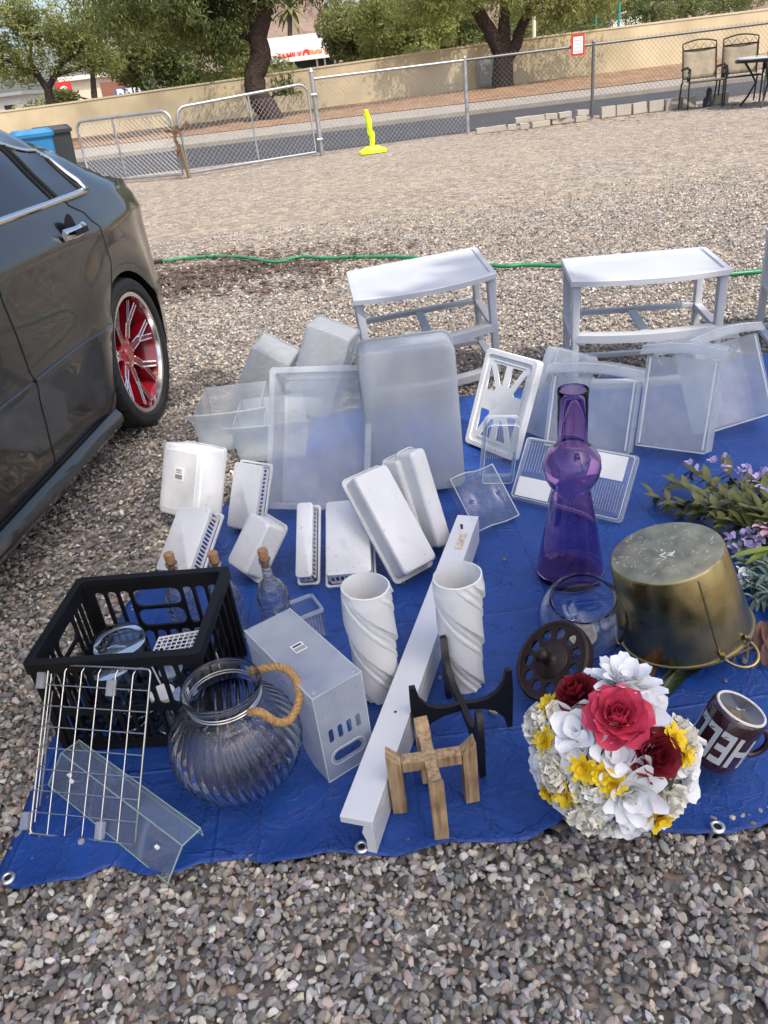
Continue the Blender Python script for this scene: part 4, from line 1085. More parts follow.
# ------------------------------------------------------------------ car
def car():
    A = math.radians(7.0)
    d = Vector((math.sin(A), math.cos(A), 0)); n = Vector((math.cos(A), -math.sin(A), 0))
    # local axes: x outwards to the right side, y towards the rear, z up
    t = thing('parked_car', 'dark grey sedan parked on the gravel with red rear wheel', 'car', frame(n, d, (0, 0, 1), (-.905, 3.15, 0)))
    HALF = .80
    def lerp(x, tab):
        if x <= tab[0][0]: return tab[0][1]
        for (a, va), (b, vb) in zip(tab, tab[1:]):
            if x <= b:
                u = (x - a) / (b - a); u = u * u * (3 - 2 * u); return va + (vb - va) * u
        return tab[-1][1]
    TOP = [(-3.5, .52), (-3.3, .66), (-2.5, .84), (-2.1, .90), (-1.4, 1.27), (-.85, 1.335), (-.40, 1.315), (-.05, 1.245), (.14, 1.165), (.29, 1.065), (.42, .985), (.54, .935), (.63, .885), (.675, .80), (.705, .50)]
    def ztop(s): return lerp(s, TOP)
    INSET = [(-3.5, .30), (-3.3, .14), (-2.8, .03), (-2.2, .0), (.24, .0), (.48, .045), (.60, .11), (.66, .19), (.69, .28), (.705, .38)]
    def side_x(s, z):
        x = lerp(z, [(.12, -.09), (.17, -.045), (.24, -.022), (.40, -.012), (.455, -.002), (.50, -.012), (.60, -.012), (.70, -.016), (.765, -.012), (.80, -.028), (.86, -.058), (.91, -.085)])
        # bulge over the wheel arch
        dd = math.hypot(s + .02, z - .30); x += .022 * math.exp(-((dd - .36) / .09) ** 2)
        return x - lerp(s, INSET) * (1.0 - .25 * z)
    BELT = .92
    def section(s):
        zt = ztop(s); pts = []
        zl = [.14, .17, .20, .24, .30, .36, .42, .445, .47, .50, .55, .60, .65, .70, .735, .765, .785, .81, .84, .87]
        belt = min(BELT, zt - .03); sc = (belt - .14) / (.87 - .14)
        for z in zl:
            zz = .14 + (z - .14) * sc
            pts.append((side_x(s, z), zz))
        xb = side_x(s, .90)
        k = 14
        tall = min(max((zt - BELT) / .3, 0), 1)
        ex = 2.0 + 1.3 * tall
        for i in range(1, k + 1):
            a = PI / 2 * i / k
            cx = math.cos(a) ** (2 / ex); sz = math.sin(a) ** (2 / ex)
            lean = tall * .19 * min(sz, 1)
            half = HALF + xb
            x = xb - (1 - cx) * (half - .19 * tall) - lean
            if i == k: x = -HALF
            pts.append((x, belt + (zt - belt) * sz))
        return pts
    ss = [-3.5, -3.4, -3.25, -3.0, -2.75, -2.5, -2.2, -2.0, -1.8, -1.6, -1.4, -1.2, -1.0] + [-.9 + .04 * i for i in range(40)]
    ss = [s for s in ss if s < .52] + [.52 + .02 * i for i in range(9)] + [.69, .698, .705]
    secs = [section(s) for s in ss]
    np_ = len(secs[0])
    def mirror(sec): return [(x, z) for x, z in sec] + [(-2 * HALF - x, z) for x, z in sec[-2::-1]]
    rings = [[(x, s, z) for x, z in mirror(sec)] for s, sec in zip(ss, secs)]
    body = M(); body.rings(rings, cap0=True, cap1=True)
    bo = body.obj('body', MAT['paint'], t, smooth=50)
    # wheel openings cut out of the body
    cut = M()
    for s0 in (-.02, -2.5):
        for x0 in (0, -2 * HALF):
            vs = []
            for xx in (x0 - .26, x0 + .26):
                vs.append([(xx, s0 + .335 * math.cos(a), .30 + .325 * math.sin(a)) for a in [2 * PI * k / 40 for k in range(40)]])
            cut.rings(vs, cap0=True, cap1=True)
    co = bpy.data.objects.new('cutter', cut.mesh(MAT['dark'])); COL.objects.link(co); co.parent = t
    bpy.context.view_layer.update()
    md = bo.modifiers.new('cut', 'BOOLEAN'); md.operation = 'DIFFERENCE'; md.object = co; md.solver = 'EXACT'
    dg = bpy.context.evaluated_depsgraph_get()
    me = bpy.data.meshes.new_from_object(bo.evaluated_get(dg))
    bo.modifiers.clear(); bo.data = me
    bpy.data.objects.remove(co)
    # skin panels slightly proud of the body
    def zmap(s, z):
        zt = ztop(s); belt = min(BELT, zt - .03)
        return .14 + (z - .14) * (belt - .14) / (.87 - .14) if z <= .87 else z
    def skin(s, z, off=.005):
        return (side_x(s, z) + off, s, zmap(s, z))
    def rear_edge(z):   # rear edge of the rear door
        return lerp(z, [(.20, -.42), (.30, -.345), (.40, -.27), (.50, -.20), (.59, -.14), (.68, -.10), (.76, -.085), (.81, -.12), (.87, -.20)])
    ZL = [.205, .22, .24, .27, .30, .34, .38, .42, .44, .455, .47, .50, .55, .60, .65, .70, .74, .765, .79, .82, .85, .87]
    def door(sf, sr, name):
        m = M()
        rows = []
        for z in ZL:
            a, b = sf(z), sr(z)
            rows.append([skin(a + (b - a) * i / 20, z) for i in range(21)])
        vs = [p for r in rows for p in r]
        m.add(vs, [(j * 21 + i, j * 21 + i + 1, (j + 1) * 21 + i + 1, (j + 1) * 21 + i) for j in range(len(rows) - 1) for i in range(20)])
        # returned edges
        k = len(rows)
        for ee in (0, 20):
            e = [rows[j][ee] for j in range(k)]; e2 = [(x - .012, y, z) for x, y, z in e]
            m.add(e + e2, [(j, j + 1, k + j + 1, k + j) for j in range(k - 1)])
        o = m.obj(name, MAT['paint'], t, smooth=35)
        g = M(); g.tube([skin(sr(z) + .003, z, .0035) for z in ZL], .0042, 6); g.obj('seam', MAT['dark'], o)
        return o
    front = lambda z: -.86 + .012 * math.sin((z - .2) * 5)
    rd = door(front, rear_edge, 'rear_door')
    fd = door(lambda z: -2.0 - .05 * math.sin((z - .2) * 4), lambda z: front(z) - .008, 'front_door')
    # lower crease moulding
    for (a, b, par) in ((-.855, -.26, rd), (-1.95, -.87, fd)):
        m = M(); m.tube([skin(a + (b - a) * i / 12, .47, .006) for i in range(13)], [.0075] * 12 + [.003], 6); m.obj('moulding', MAT['paint'], par, smooth=70)
    # handle with bowl
    def handle(s0, par):
        m = M(); m.lathe([(.001, 0), (.055, 0), (.06, .004), (.001, .0045)], 28, sx=.72); o = m.obj('handle_bowl', MAT['dark'], par, smooth=60)
        o.matrix_local = frame((0, 1, 0), (0, 0, 1), (1, 0, 0), (side_x(s0, .785) + .007, s0, zmap(s0, .785)))
        h = M(); path = [(side_x(s0, .785) + .010 + .026 * math.sin(PI * min(max(i / 8, .12), .88)), s0 - .085 + .17 * i / 8, zmap(s0, .785) + .002) for i in range(9)]
        vs = []
        for (x, y, z) in path:
            vs.append([(x, y, z + .019), (x + .008, y, z + .012), (x + .010, y, z), (x + .008, y, z - .012), (x, y, z - .019), (x - .008, y, z)])
        h.rings(vs, cap0=True, cap1=True); hh = h.obj('handle', MAT['trim'], par, smooth=50)
        c = M(); c.box((side_x(s0, .785) + .0475, s0 + .0, zmap(s0, .785) + .002), (.004, .10, .019)); c.obj('grip', MAT['dark'], hh, bevel=.001)
    handle(-.30, rd); handle(-1.12, fd)
    # side glass
    def glass_pt(s, u, off):
        # u 0 at the belt, 1 at the roof edge, following the body section
        sec = section(s); q = sec[19:19 + 13]
        zt = ztop(s); zb = .925
        z = zb + (zt - .165 - zb) * u
        for (x0, z0), (x1, z1) in zip(q, q[1:]):
            if z0 <= z <= z1 + 1e-6:
                k = (z - z0) / max(z1 - z0, 1e-6); x = x0 + (x1 - x0) * k; break
        else: x = q[-1][0]
        return (x + off, s, z + off * .35)
    def window(s0, s1, name, par, hmax=1.0):
        m = M()
        def fn(i, j):
            s = s0 + (s1 - s0) * i
            return glass_pt(s, j * hmax, .006)
        m.grid(16, 8, fn); o = m.obj(name, MAT['tint'], par, smooth=180)
        edge = [fn(i / 16, 0) for i in range(17)] + [fn(1, j / 8) for j in range(1, 9)] + [fn(i / 16, 1) for i in range(15, -1, -1)] + [fn(0, j / 8) for j in range(7, 0, -1)]
        e = M(); e.tube(edge, .008, 6, closed=True); e.obj('seal', MAT['dark'], o, smooth=70)
        return o
    window(-.78, -.26, 'window', rd); window(-.225, -.02, 'quarter_window', t); window(-1.6, -.84, 'window', fd)
    ch = M(); ch.tube([glass_pt(-1.65 + 1.66 * i / 24, 0, .010) for i in range(25)] + [glass_pt(.015, .25, .010), glass_pt(.005, .5, .010), glass_pt(-.01, .8, .010)] + [glass_pt(-.04 - .5 * i / 8, 1.0, .008) for i in range(9)], [.012] * 25 + [.014, .012, .009] + [.007] * 9, 8)
    ch.obj('chrome_trim', MAT['trim'], t, smooth=60)
    # sill skirt
    m = M()
    prof = [(-.07, .135), (-.012, .125), (.006, .15), (.004, .175), (-.015, .197), (-.06, .20)]
    m.rings([[(x - (.0 if s > -1.9 else .02), s, z) for x, z in prof] for s in (-2.05, -1.5, -1.0, -.5, -.36)], cap0=True, cap1=True); m.obj('side_skirt', MAT['paint'], t, smooth=40)
    # tail lamp, boot seam, bumper return
    m = M(); rw = []
    for i in range(9):
        q = section(.0 + .22 * i / 8)[19 + 8:]; q = q + [(-2 * HALF - x, z) for x, z in q[-2::-1]]
        rw.append([(x, .0 + .22 * i / 8, z + .004) for x, z in q])
    k = len(rw[0]); m.add([p for r in rw for p in r], [(j * k + i, j * k + i + 1, (j + 1) * k + i + 1, (j + 1) * k + i) for j in range(8) for i in range(k - 1)]); m.obj('rear_window', MAT['tint'], t, smooth=180)
    # wheels
    def wheel(x, s, flip):
        w = link_mesh('wheel', M().lathe([(.245, -.10), (.285, -.105), (.298, -.09), (.301, -.066), (.294, -.064), (.294, -.056), (.302, -.054), (.303, -.024), (.295, -.022), (.295, -.014), (.303, -.012), (.303, .012), (.295, .014), (.295, .022), (.303, .024), (.302, .054), (.294, .056), (.294, .064), (.301, .066), (.298, .09), (.292, .100), (.285, .105), (.270, .1065), (.262, .1045), (.255, .106), (.245, .100), (.236, .09)], 216,
            lambda a, r, z, i: r - (.006 if ((2 <= i <= 3 or 18 <= i <= 19) and int(a / (2 * PI) * 216) % 3 == 0) else 0)).mesh(MAT['tyre'], 40), t)
        w.matrix_local = frame((0, 1, 0), (0, 0, 1), (1, 0, 0), (x, s, .302))
        if flip: w.matrix_local = frame((0, -1, 0), (0, 0, 1), (-1, 0, 0), (x, s, .302))
        r = M(); r.lathe([(.2225, .078), (.226, .094), (.238, .098), (.246, .094), (.240, .085)], 64); ro = r.obj('rim', MAT['chrome'], w, smooth=50)
        b = M(); b.lathe([(.001, -.06), (.19, -.06), (.19, -.045), (.001, -.045)], 40); b.obj('brake_disc', MAT['dark'], w, smooth=40)
        rb = M(); rb.lathe([(.238, -.10), (.20, -.09), (.195, -.02), (.205, .03), (.2223, .0775)], 64); rb.obj('barrel', MAT['red'], w, smooth=50)
        for k in range(7):
            a = 2 * PI * k / 7 + .2
            sp = M(); ed = M()
            def pt(rr, aa, z): return Vector((rr * math.cos(aa), rr * math.sin(aa), z))
            arms = [((.035, a, .040), (.125, a, .050)), ((.12, a, .050), (.212, a + .165, .072)), ((.12, a, .050), (.212, a - .165, .072))]
            for p, q in arms:
                A_, B_ = pt(*p), pt(*q); wd = .030 if p[0] < .1 else .020
                dirv = (B_ - A_).normalized(); sd = dirv.cross(Vector((0, 0, 1))).normalized()
                sp.add([A_ - sd * wd * .6, A_ + sd * wd * .6, B_ + sd * wd * .5, B_ - sd * wd * .5] + [v - Vector((0, 0, .045)) for v in (A_ - sd * wd * .45, A_ + sd * wd * .45, B_ + sd * wd * .4, B_ - sd * wd * .4)],
                       [(0, 1, 2, 3), (7, 6, 5, 4), (0, 4, 5, 1), (1, 5, 6, 2), (2, 6, 7, 3), (3, 7, 4, 0)])
                if p[0] > .1:
                    for sg in (-1, 1): ed.tube([A_ + sd * wd * .5 * sg + Vector((0, 0, .001)), B_ + sd * wd * .45 * sg + Vector((0, 0, .001))], .0035, 5)
                else:
                    for sg in (-1, 1): ed.tube([A_.lerp(B_, .35) + sd * wd * .55 * sg + Vector((0, 0, .001)), B_ + sd * wd * .5 * sg + Vector((0, 0, .001))], .003, 5)
            so_ = sp.obj('spoke', MAT['red'], w); ed.obj('spoke_edging', MAT['silver'], w)
        h = M(); h.lathe([(.001, .052), (.03, .052), (.034, .046), (.06, .042), (.066, .02), (.066, -.03)], 32); h.obj('hub', MAT['red'], w, smooth=40)
        for k in range(5):
            a = 2 * PI * k / 5; l = M(); l.tube([(.045 * math.cos(a), .045 * math.sin(a), .036), (.045 * math.cos(a), .045 * math.sin(a), .05)], .007, 6); l.obj('lug_nut', MAT['silver'], w)
    wheel(-.102, -.02, False); wheel(-2 * HALF + .102, -.02, True); wheel(-.11, -2.5, False); wheel(-2 * HALF + .11, -2.5, True)
    m = M(); m.lohi((-1.52, -2.9, .13), (-.10, .5, .16)); m.obj('underbody', MAT['dark'], t)
car()


# ------------------------------------------------------------------ tarp
TZ = .012
def tarp():
    front = [(-.775, .925), (-.72, .895), (-.62, .90), (-.565, .925), (-.49, .893), (-.44, .889), (-.40, .905), (-.33, .908), (-.28, .89), (-.22, .887), (-.17, .892), (-.10, .882), (-.05, .872), (.04, .882), (.17, .872), (.22, .89), (.255, .91),
             (.32, .875), (.39, .86), (.47, .842), (.50, .834), (.55, .842), (.59, .852), (.75, .83), (.95, .86), (1.15, .84), (1.5, .86)]
    back = [(-.39, 2.50), (-.2, 2.96), (.30, 2.96), (.62, 2.97), (1.07, 2.98), (1.33, 3.0), (1.7, 3.02)]
    def interp(x, tab):
        if x <= tab[0][0]: return tab[0][1]
        for (a, va), (b, vb) in zip(tab, tab[1:]):
            if x <= b: u = (x - a) / (b - a); u = u * u * (3 - 2 * u); return va + (vb - va) * u
        return tab[-1][1]
    left = [(.90, -.78), (1.19, -.785), (1.72, -.735), (2.07, -.585), (2.19, -.55), (2.51, -.39)]
    def fn(u, v):
        # ruled patch: rows front to back, each from the left edge to x=1.6
        x_f = -.775 + 2.3 * u; yf = interp(x_f, front)
        x_b = -.39 + 2.1 * u; yb = interp(x_b, back)
        y = yf + (yb - yf) * v
        xl = interp(yf + (2.5 - yf) * v, left)
        x = xl + (1.55 + .15 * v - xl) * u
        w = .0035 * math.sin(x * 13 + y * 5 + 1.7 * math.sin(y * 4)) + .0030 * math.sin(y * 17 - x * 7) + .0018 * math.sin(x * 41 + y * 23) + .0018 * math.sin(y * 47 - x * 19 + 2 * math.sin(x * 11))
        edge = math.exp(-v / .02)
        lip = .010 * edge * (.5 + .5 * math.sin(x * 26 + .6))
        return (x, y, TZ - .003 + w * .55 + lip)
    m = M(); m.grid(230, 170, fn)
    o = m.obj('blue_tarp', MAT['tarp'], smooth=180, solid=.0012)
    tag(o, 'crinkled blue plastic tarp spread on the gravel under all the goods', 'tarp')
    for (x, y) in ((9, 880), (362, 849), (717, 829)):
        p = at(x, y, TZ)
        g = M(); g.lathe([(.0065, 0), (.0065, .004), (.009, .0055), (.0125, .004), (.0135, 0)], 24); q = g.obj('grommet', MAT['grommet'], o, smooth=60); q.location = (p.x, p.y, TZ + .004)
        h = M(); h.lathe([(.0001, .0), (.0066, .0)], 16); k = h.obj('hole', MAT['dark'], q); k.location = (0, 0, .002)
tarp()

# hose
def hose():
    px = [(163, 261), (200, 257), (240, 257), (275, 262), (300, 257), (325, 258), (356, 257), (400, 257), (440, 260), (500, 266), (530, 265), (600, 268), (680, 276), (720, 275), (768, 271), (830, 270)]
    pts = [at(x, y, .016) for x, y in px]; out = []
    for i in range(len(pts) - 1):
        p0, p1, p2, p3 = pts[max(i - 1, 0)], pts[i], pts[i + 1], pts[min(i + 2, len(pts) - 1)]
        for k in range(8):
            u = k / 8
            out.append(.5 * ((2 * p1) + (p2 - p0) * u + (2 * p0 - 5 * p1 + 4 * p2 - p3) * u * u + (-p0 + 3 * p1 - 3 * p2 + p3) * u ** 3))
    t = thing('garden_hose', 'green garden hose lying across the gravel beyond the goods', 'hose')
    m = M(); m.tube(out, .0125, 10); m.obj('tube', MAT['hose'], t, smooth=80)
    e = M(); e.tube([out[0], out[0] + (out[0] - out[2]).normalized() * .14], [.02, .015], 10); e.obj('fitting', MAT['hose_end'], t, smooth=60)
hose()

def litter():
    m = M()
    for k in range(1500):
        if k < 1200: x = random.gauss(-1.0, .85); y = random.choice((5.45, 5.9, 6.15, 6.6)) + .12 * math.sin(x * 4) + random.gauss(0, .13)
        else: x, y = random.uniform(2.4, 8), random.gauss(15.0, .35)
        a = random.uniform(0, 2 * PI); L = random.uniform(.02, .05); z = random.uniform(.005, .02)
        c, s = math.cos(a) * L, math.sin(a) * L
        m.add([(x - c, y - s, z), (x + s * .35, y - c * .35, z + random.uniform(0, .012)), (x + c, y + s, z + .004), (x - s * .35, y + c * .35, z)], [(0, 1, 2, 3)])
    tag(m.obj('leaf_litter', simple('dry_leaf', (.085, .052, .038), .9, vary=(8, .4))), 'dry brown leaves strewn on the gravel near the hose end', 'leaf litter', kind='stuff')
litter()


# ------------------------------------------------------------------ shelf frames
def shelf_frames():
    W, D, H = .577, .38, .435
    def build(label, mat):
        t = thing('shelf_frame', label, 'shelf frame', mat, group='white plastic shelf frames')
        # top with a bowed front, rim and sunken panel
        def outline(inset):
            pts = []
            for i in range(13):
                u = i / 12; x = inset + (W - 2 * inset) * u; pts.append((x, inset - .048 * math.sin(PI * u) ** .8))
            pts += [(W - inset, D - inset - .01), (W - inset - .01, D - inset), (inset + .01, D - inset), (inset, D - inset - .01)]
            return pts
        o0, o1 = outline(0), outline(.022)
        m = M(); m.rings([[(x, y, H - .022) for x, y in o0], [(x, y, H - .003) for x, y in o0], [(x, y, H) for x, y in outline(.003)], [(x, y, H) for x, y in o1], [(x, y, H - .007) for x, y in outline(.026)]], cap0=True, cap1=True)
        m.obj('top', MAT['shelf'], t, smooth=35)
        # legs
        for (x, y) in ((.022, .03), (W - .022, .03), (.022, D - .03), (W - .022, D - .03)):
            l = M(); sx = 1 if x > W / 2 else -1
            l.rings([[(x + a, y + b, z) for a, b in rrect(w, dd, .006, 3)] for z, w, dd in ((0, .026, .034), (.20, .029, .040), (.215, .034, .044), (.23, .029, .040), (H - .021, .034, .046))], cap0=True, cap1=True)
            l.obj('leg', MAT['shelf'], t, smooth=35)
        # rails on two levels
        for z in (.205, .012):
            r = M()
            n = 12
            fr = [(.02 + (W - .04) * i / n, .016 - .042 * math.sin(PI * i / n)) for i in range(n + 1)]
            r.rings([[(x, y - .006, z - .016), (x, y - .006, z + .014), (x, y + .004, z + .018), (x, y + .034, z + .018), (x, y + .034, z + .010), (x, y + .006, z + .008), (x, y + .004, z - .016)] for x, y in fr], cap0=True, cap1=True)
            r.obj('front_rail', MAT['shelf'], t, smooth=35)
            r = M(); r.lohi((.03, D - .045, z - .006), (W - .03, D - .020, z + .014)); r.obj('back_rail', MAT['shelf'], t, bevel=.003)
            for x in (.022, W - .022):
                r = M(); r.lohi((x - .016, .045, z - .008), (x + .016, D - .045, z + .012)); r.obj('side_rail', MAT['shelf'], t, bevel=.003)
            if z > .1:
                r = M(); r.lohi((W / 2 - .018, .045, z - .004), (W / 2 + .018, D - .045, z + .008)); r.obj('cross_rail', MAT['shelf'], t, bevel=.003)
        return t
    s1 = build('tilted white shelf frame standing behind the smooth translucent drawer', frame((.997, .043, .057), (-.048, .995, .083), (-.053, -.086, .995), (.003, 3.076, .0)))
    s2 = copy_tree(s1); s2.matrix_world = frame((.987, -.161, 0), (.161, .987, 0), (0, 0, 1), (.802, 2.894, .006)); s2['label'] = 'upright white shelf frame behind the purple vase and the right hand drawers'
    s3 = copy_tree(s1); s3.matrix_world = frame((.97, -.24, 0), (.24, .97, 0), (0, 0, 1), (1.68, 3.0, .006)); s3['label'] = 'white shelf frame mostly cut off by the right edge of the picture'
shelf_frames()


# ------------------------------------------------------------------ plastic drawers, trays and bins
def fr(fit):
    D, o, (X, Y, Z) = fit
    # re-orthonormalise
    X = Vector(X).normalized(); Y = Vector(Y); Y = (Y - X * X.dot(Y)).normalized(); Z = X.cross(Y)
    return D, frame(X, Y, Z, o)

def open_box(t, w, h, d, mat, opening, taper=.012, r=.02, flange=.010, th=.003, rim_mat=None, names=('base', 'wall', 'rim')):
    """box w x h, depth d along z; opening '+' at z=d or '-' at z=0"""
    cx, cy = w / 2, h / 2
    def ring(wi, hi, z, rr):
        zz = z if opening == '+' else d - z
        return [(x, y, zz) for x, y in rrect(wi, hi, rr, 5, cx, cy)]
    wb, hb = w - 2 * taper, h - 2 * taper
    b = M(); b.rings([ring(wb - .016, hb - .016, 0, r), ring(wb - .006, hb - .006, .002, r), ring(wb, hb, .008, r), ring(wb - 2 * th, hb - 2 * th, .009, r), ring(wb - .02, hb - .02, .004, r)], cap0=True, cap1=True)
    b.obj(names[0], mat, t, smooth=40)
    s = M(); s.rings([ring(wb, hb, .0085, r), ring(w - 2 * flange, h - 2 * flange, d - .008, r), ring(w - 2 * flange - 2 * th, h - 2 * flange - 2 * th, d - .008, r), ring(wb - 2 * th, hb - 2 * th, .0095, r), ring(wb, hb, .0085, r)])
    s.obj(names[1], mat, t, smooth=40)
    f = M(); f.rings([ring(w - 2 * flange - 2 * th, h - 2 * flange - 2 * th, d - .009, r), ring(w - 2 * flange - 2 * th, h - 2 * flange - 2 * th, d, r), ring(w - .002, h - .002, d, r + .004), ring(w, h, d - .003, r + .004), ring(w, h, d - .009, r + .004), ring(w - .004, h - .004, d - .009, r + .004), ring(w - .004, h - .004, d - .003, r + .004), ring(w - 2 * flange, h - 2 * flange, d - .003, r), ring(w - 2 * flange, h - 2 * flange, d - .009, r), ring(w - 2 * flange - 2 * th, h - 2 * flange - 2 * th, d - .009, r)])
    f.obj(names[2], rim_mat or mat, t, smooth=40)

F = {
 'D1': ([.181, .317, .17], [-.573, 3.302, .03], [[.84, -.164, -.517], [.492, -.168, .854], [-.227, -.972, -.06]]),
 'D2': ([.19, .371, .153], [-.312, 3.105, .045], [[.883, -.271, -.382], [.384, -.048, .922], [-.269, -.961, .062]]),
 'D5': ([.335, .445, .09], [-.345, 2.19, .008], [[.961, -.276, .001], [.145, .508, .849], [-.235, -.816, .528]]),
 'D6': ([.305, .484, .137], [-.027, 2.285, .012], [[1, -.004, .012], [-.012, .046, .999], [-.005, -.999, .046]]),
 'D7': ([.235, .339, .03], [.337, 2.511, .012], [[.572, -.82, -.014], [.317, .206, .926], [-.756, -.534, .378]]),
 'D8': ([.199, .316, .05], [.556, 2.532, .012], [[.536, -.844, 0], [.352, .223, .909], [-.767, -.487, .417]]),
 'D9': ([.276, .254, .135], [.615, 2.431, .014], [[.878, -.47, -.03], [.112, .06, .99], [-.465, -.882, .074]]),
 'D10': ([.222, .31, .118], [.91, 2.346, .014], [[.809, -.587, .017], [.012, .046, .999], [-.588, -.808, .044]]),
 'D11': ([.268, .297, .11], [1.066, 2.354, .014], [[.951, .308, .012], [-.083, .219, .972], [.297, -.926, .233]]),
 'C1': ([.11, .236, .05], [.321, 2.224, .025], [[.994, -.055, -.095], [.082, -.199, .977], [-.073, -.978, -.193]]),
 'C2': ([.35, .199, .026], [.397, 2.064, .014], [[.774, -.633, .002], [.391, .48, .785], [-.498, -.607, .619]]),
 'C3': ([.152, .172, .03], [.247, 1.882, .013], [[.891, .455, -.011], [-.317, .638, .702], [.326, -.621, .712]]),
 'W1': ([.194, .237, .096], [-.668, 2.251, .012], [[.786, -.617, .035], [.238, .354, .905], [-.571, -.703, .425]]),
 'W2': ([.115, .211, .046], [-.474, 2.104, .012], [[.866, -.5, -.018], [.258, .416, .872], [-.429, -.759, .49]]),
 'W3': ([.128, .21, .057], [-.646, 1.854, .012], [[.904, -.422, .071], [.323, .782, .533], [-.28, -.459, .843]]),
 'W4': ([.117, .179, .065], [-.432, 1.856, .015], [[.629, -.776, -.045], [.539, .394, .745], [-.56, -.493, .666]]),
 'W5': ([.057, .222, .058], [-.254, 1.742, .012], [[.985, -.168, .042], [.099, .746, .659], [-.142, -.645, .751]]),
 'W6': ([.132, .249, .055], [-.177, 1.712, .012], [[.998, -.064, .003], [.056, .896, .44], [-.031, -.439, .898]]),
 'W7': ([.138, .316, .06], [.004, 1.677, .014], [[.811, .585, -.021], [-.362, .531, .766], [.459, -.614, .642]]),
 'W8': ([.067, .294, .06], [.1, 1.831, .013], [[.75, .661, -.029], [-.183, .249, .951], [.636, -.708, .307]]),
 'board': ([.051, 1.023, .083], [-.142, .902, .014], [[.939, -.336, -.02], [.337, .941, .002], [.02, -.01, .999]]),
 'mag': ([.108, .271, .218], [-.17, 1.05, .014], [[.842, .539, 0], [-.539, .842, 0], [0, 0, 1]]),
 'cbox': ([.109, .08, .087], [-.269, 1.455, .014], [[.909, .404, 0], [-.408, .913, 0], [0, 0, 1]]),
 'wire': ([.221, .318, .026], [-.747, 1.018, .012], [[.969, -.247, -.003], [.163, .627, .762], [-.187, -.739, .647]]),
 'acr': ([.050, .376, .066], [-.446, .867, .022], [[.472, .603, -.643], [-.756, .652, .056], [.453, .46, .764]]),
 'crate': ([.361, .304, .25], [-.748, 1.212, .012], [[.996, -.083, 0], [.083, .997, 0], [0, 0, 1]]),
}

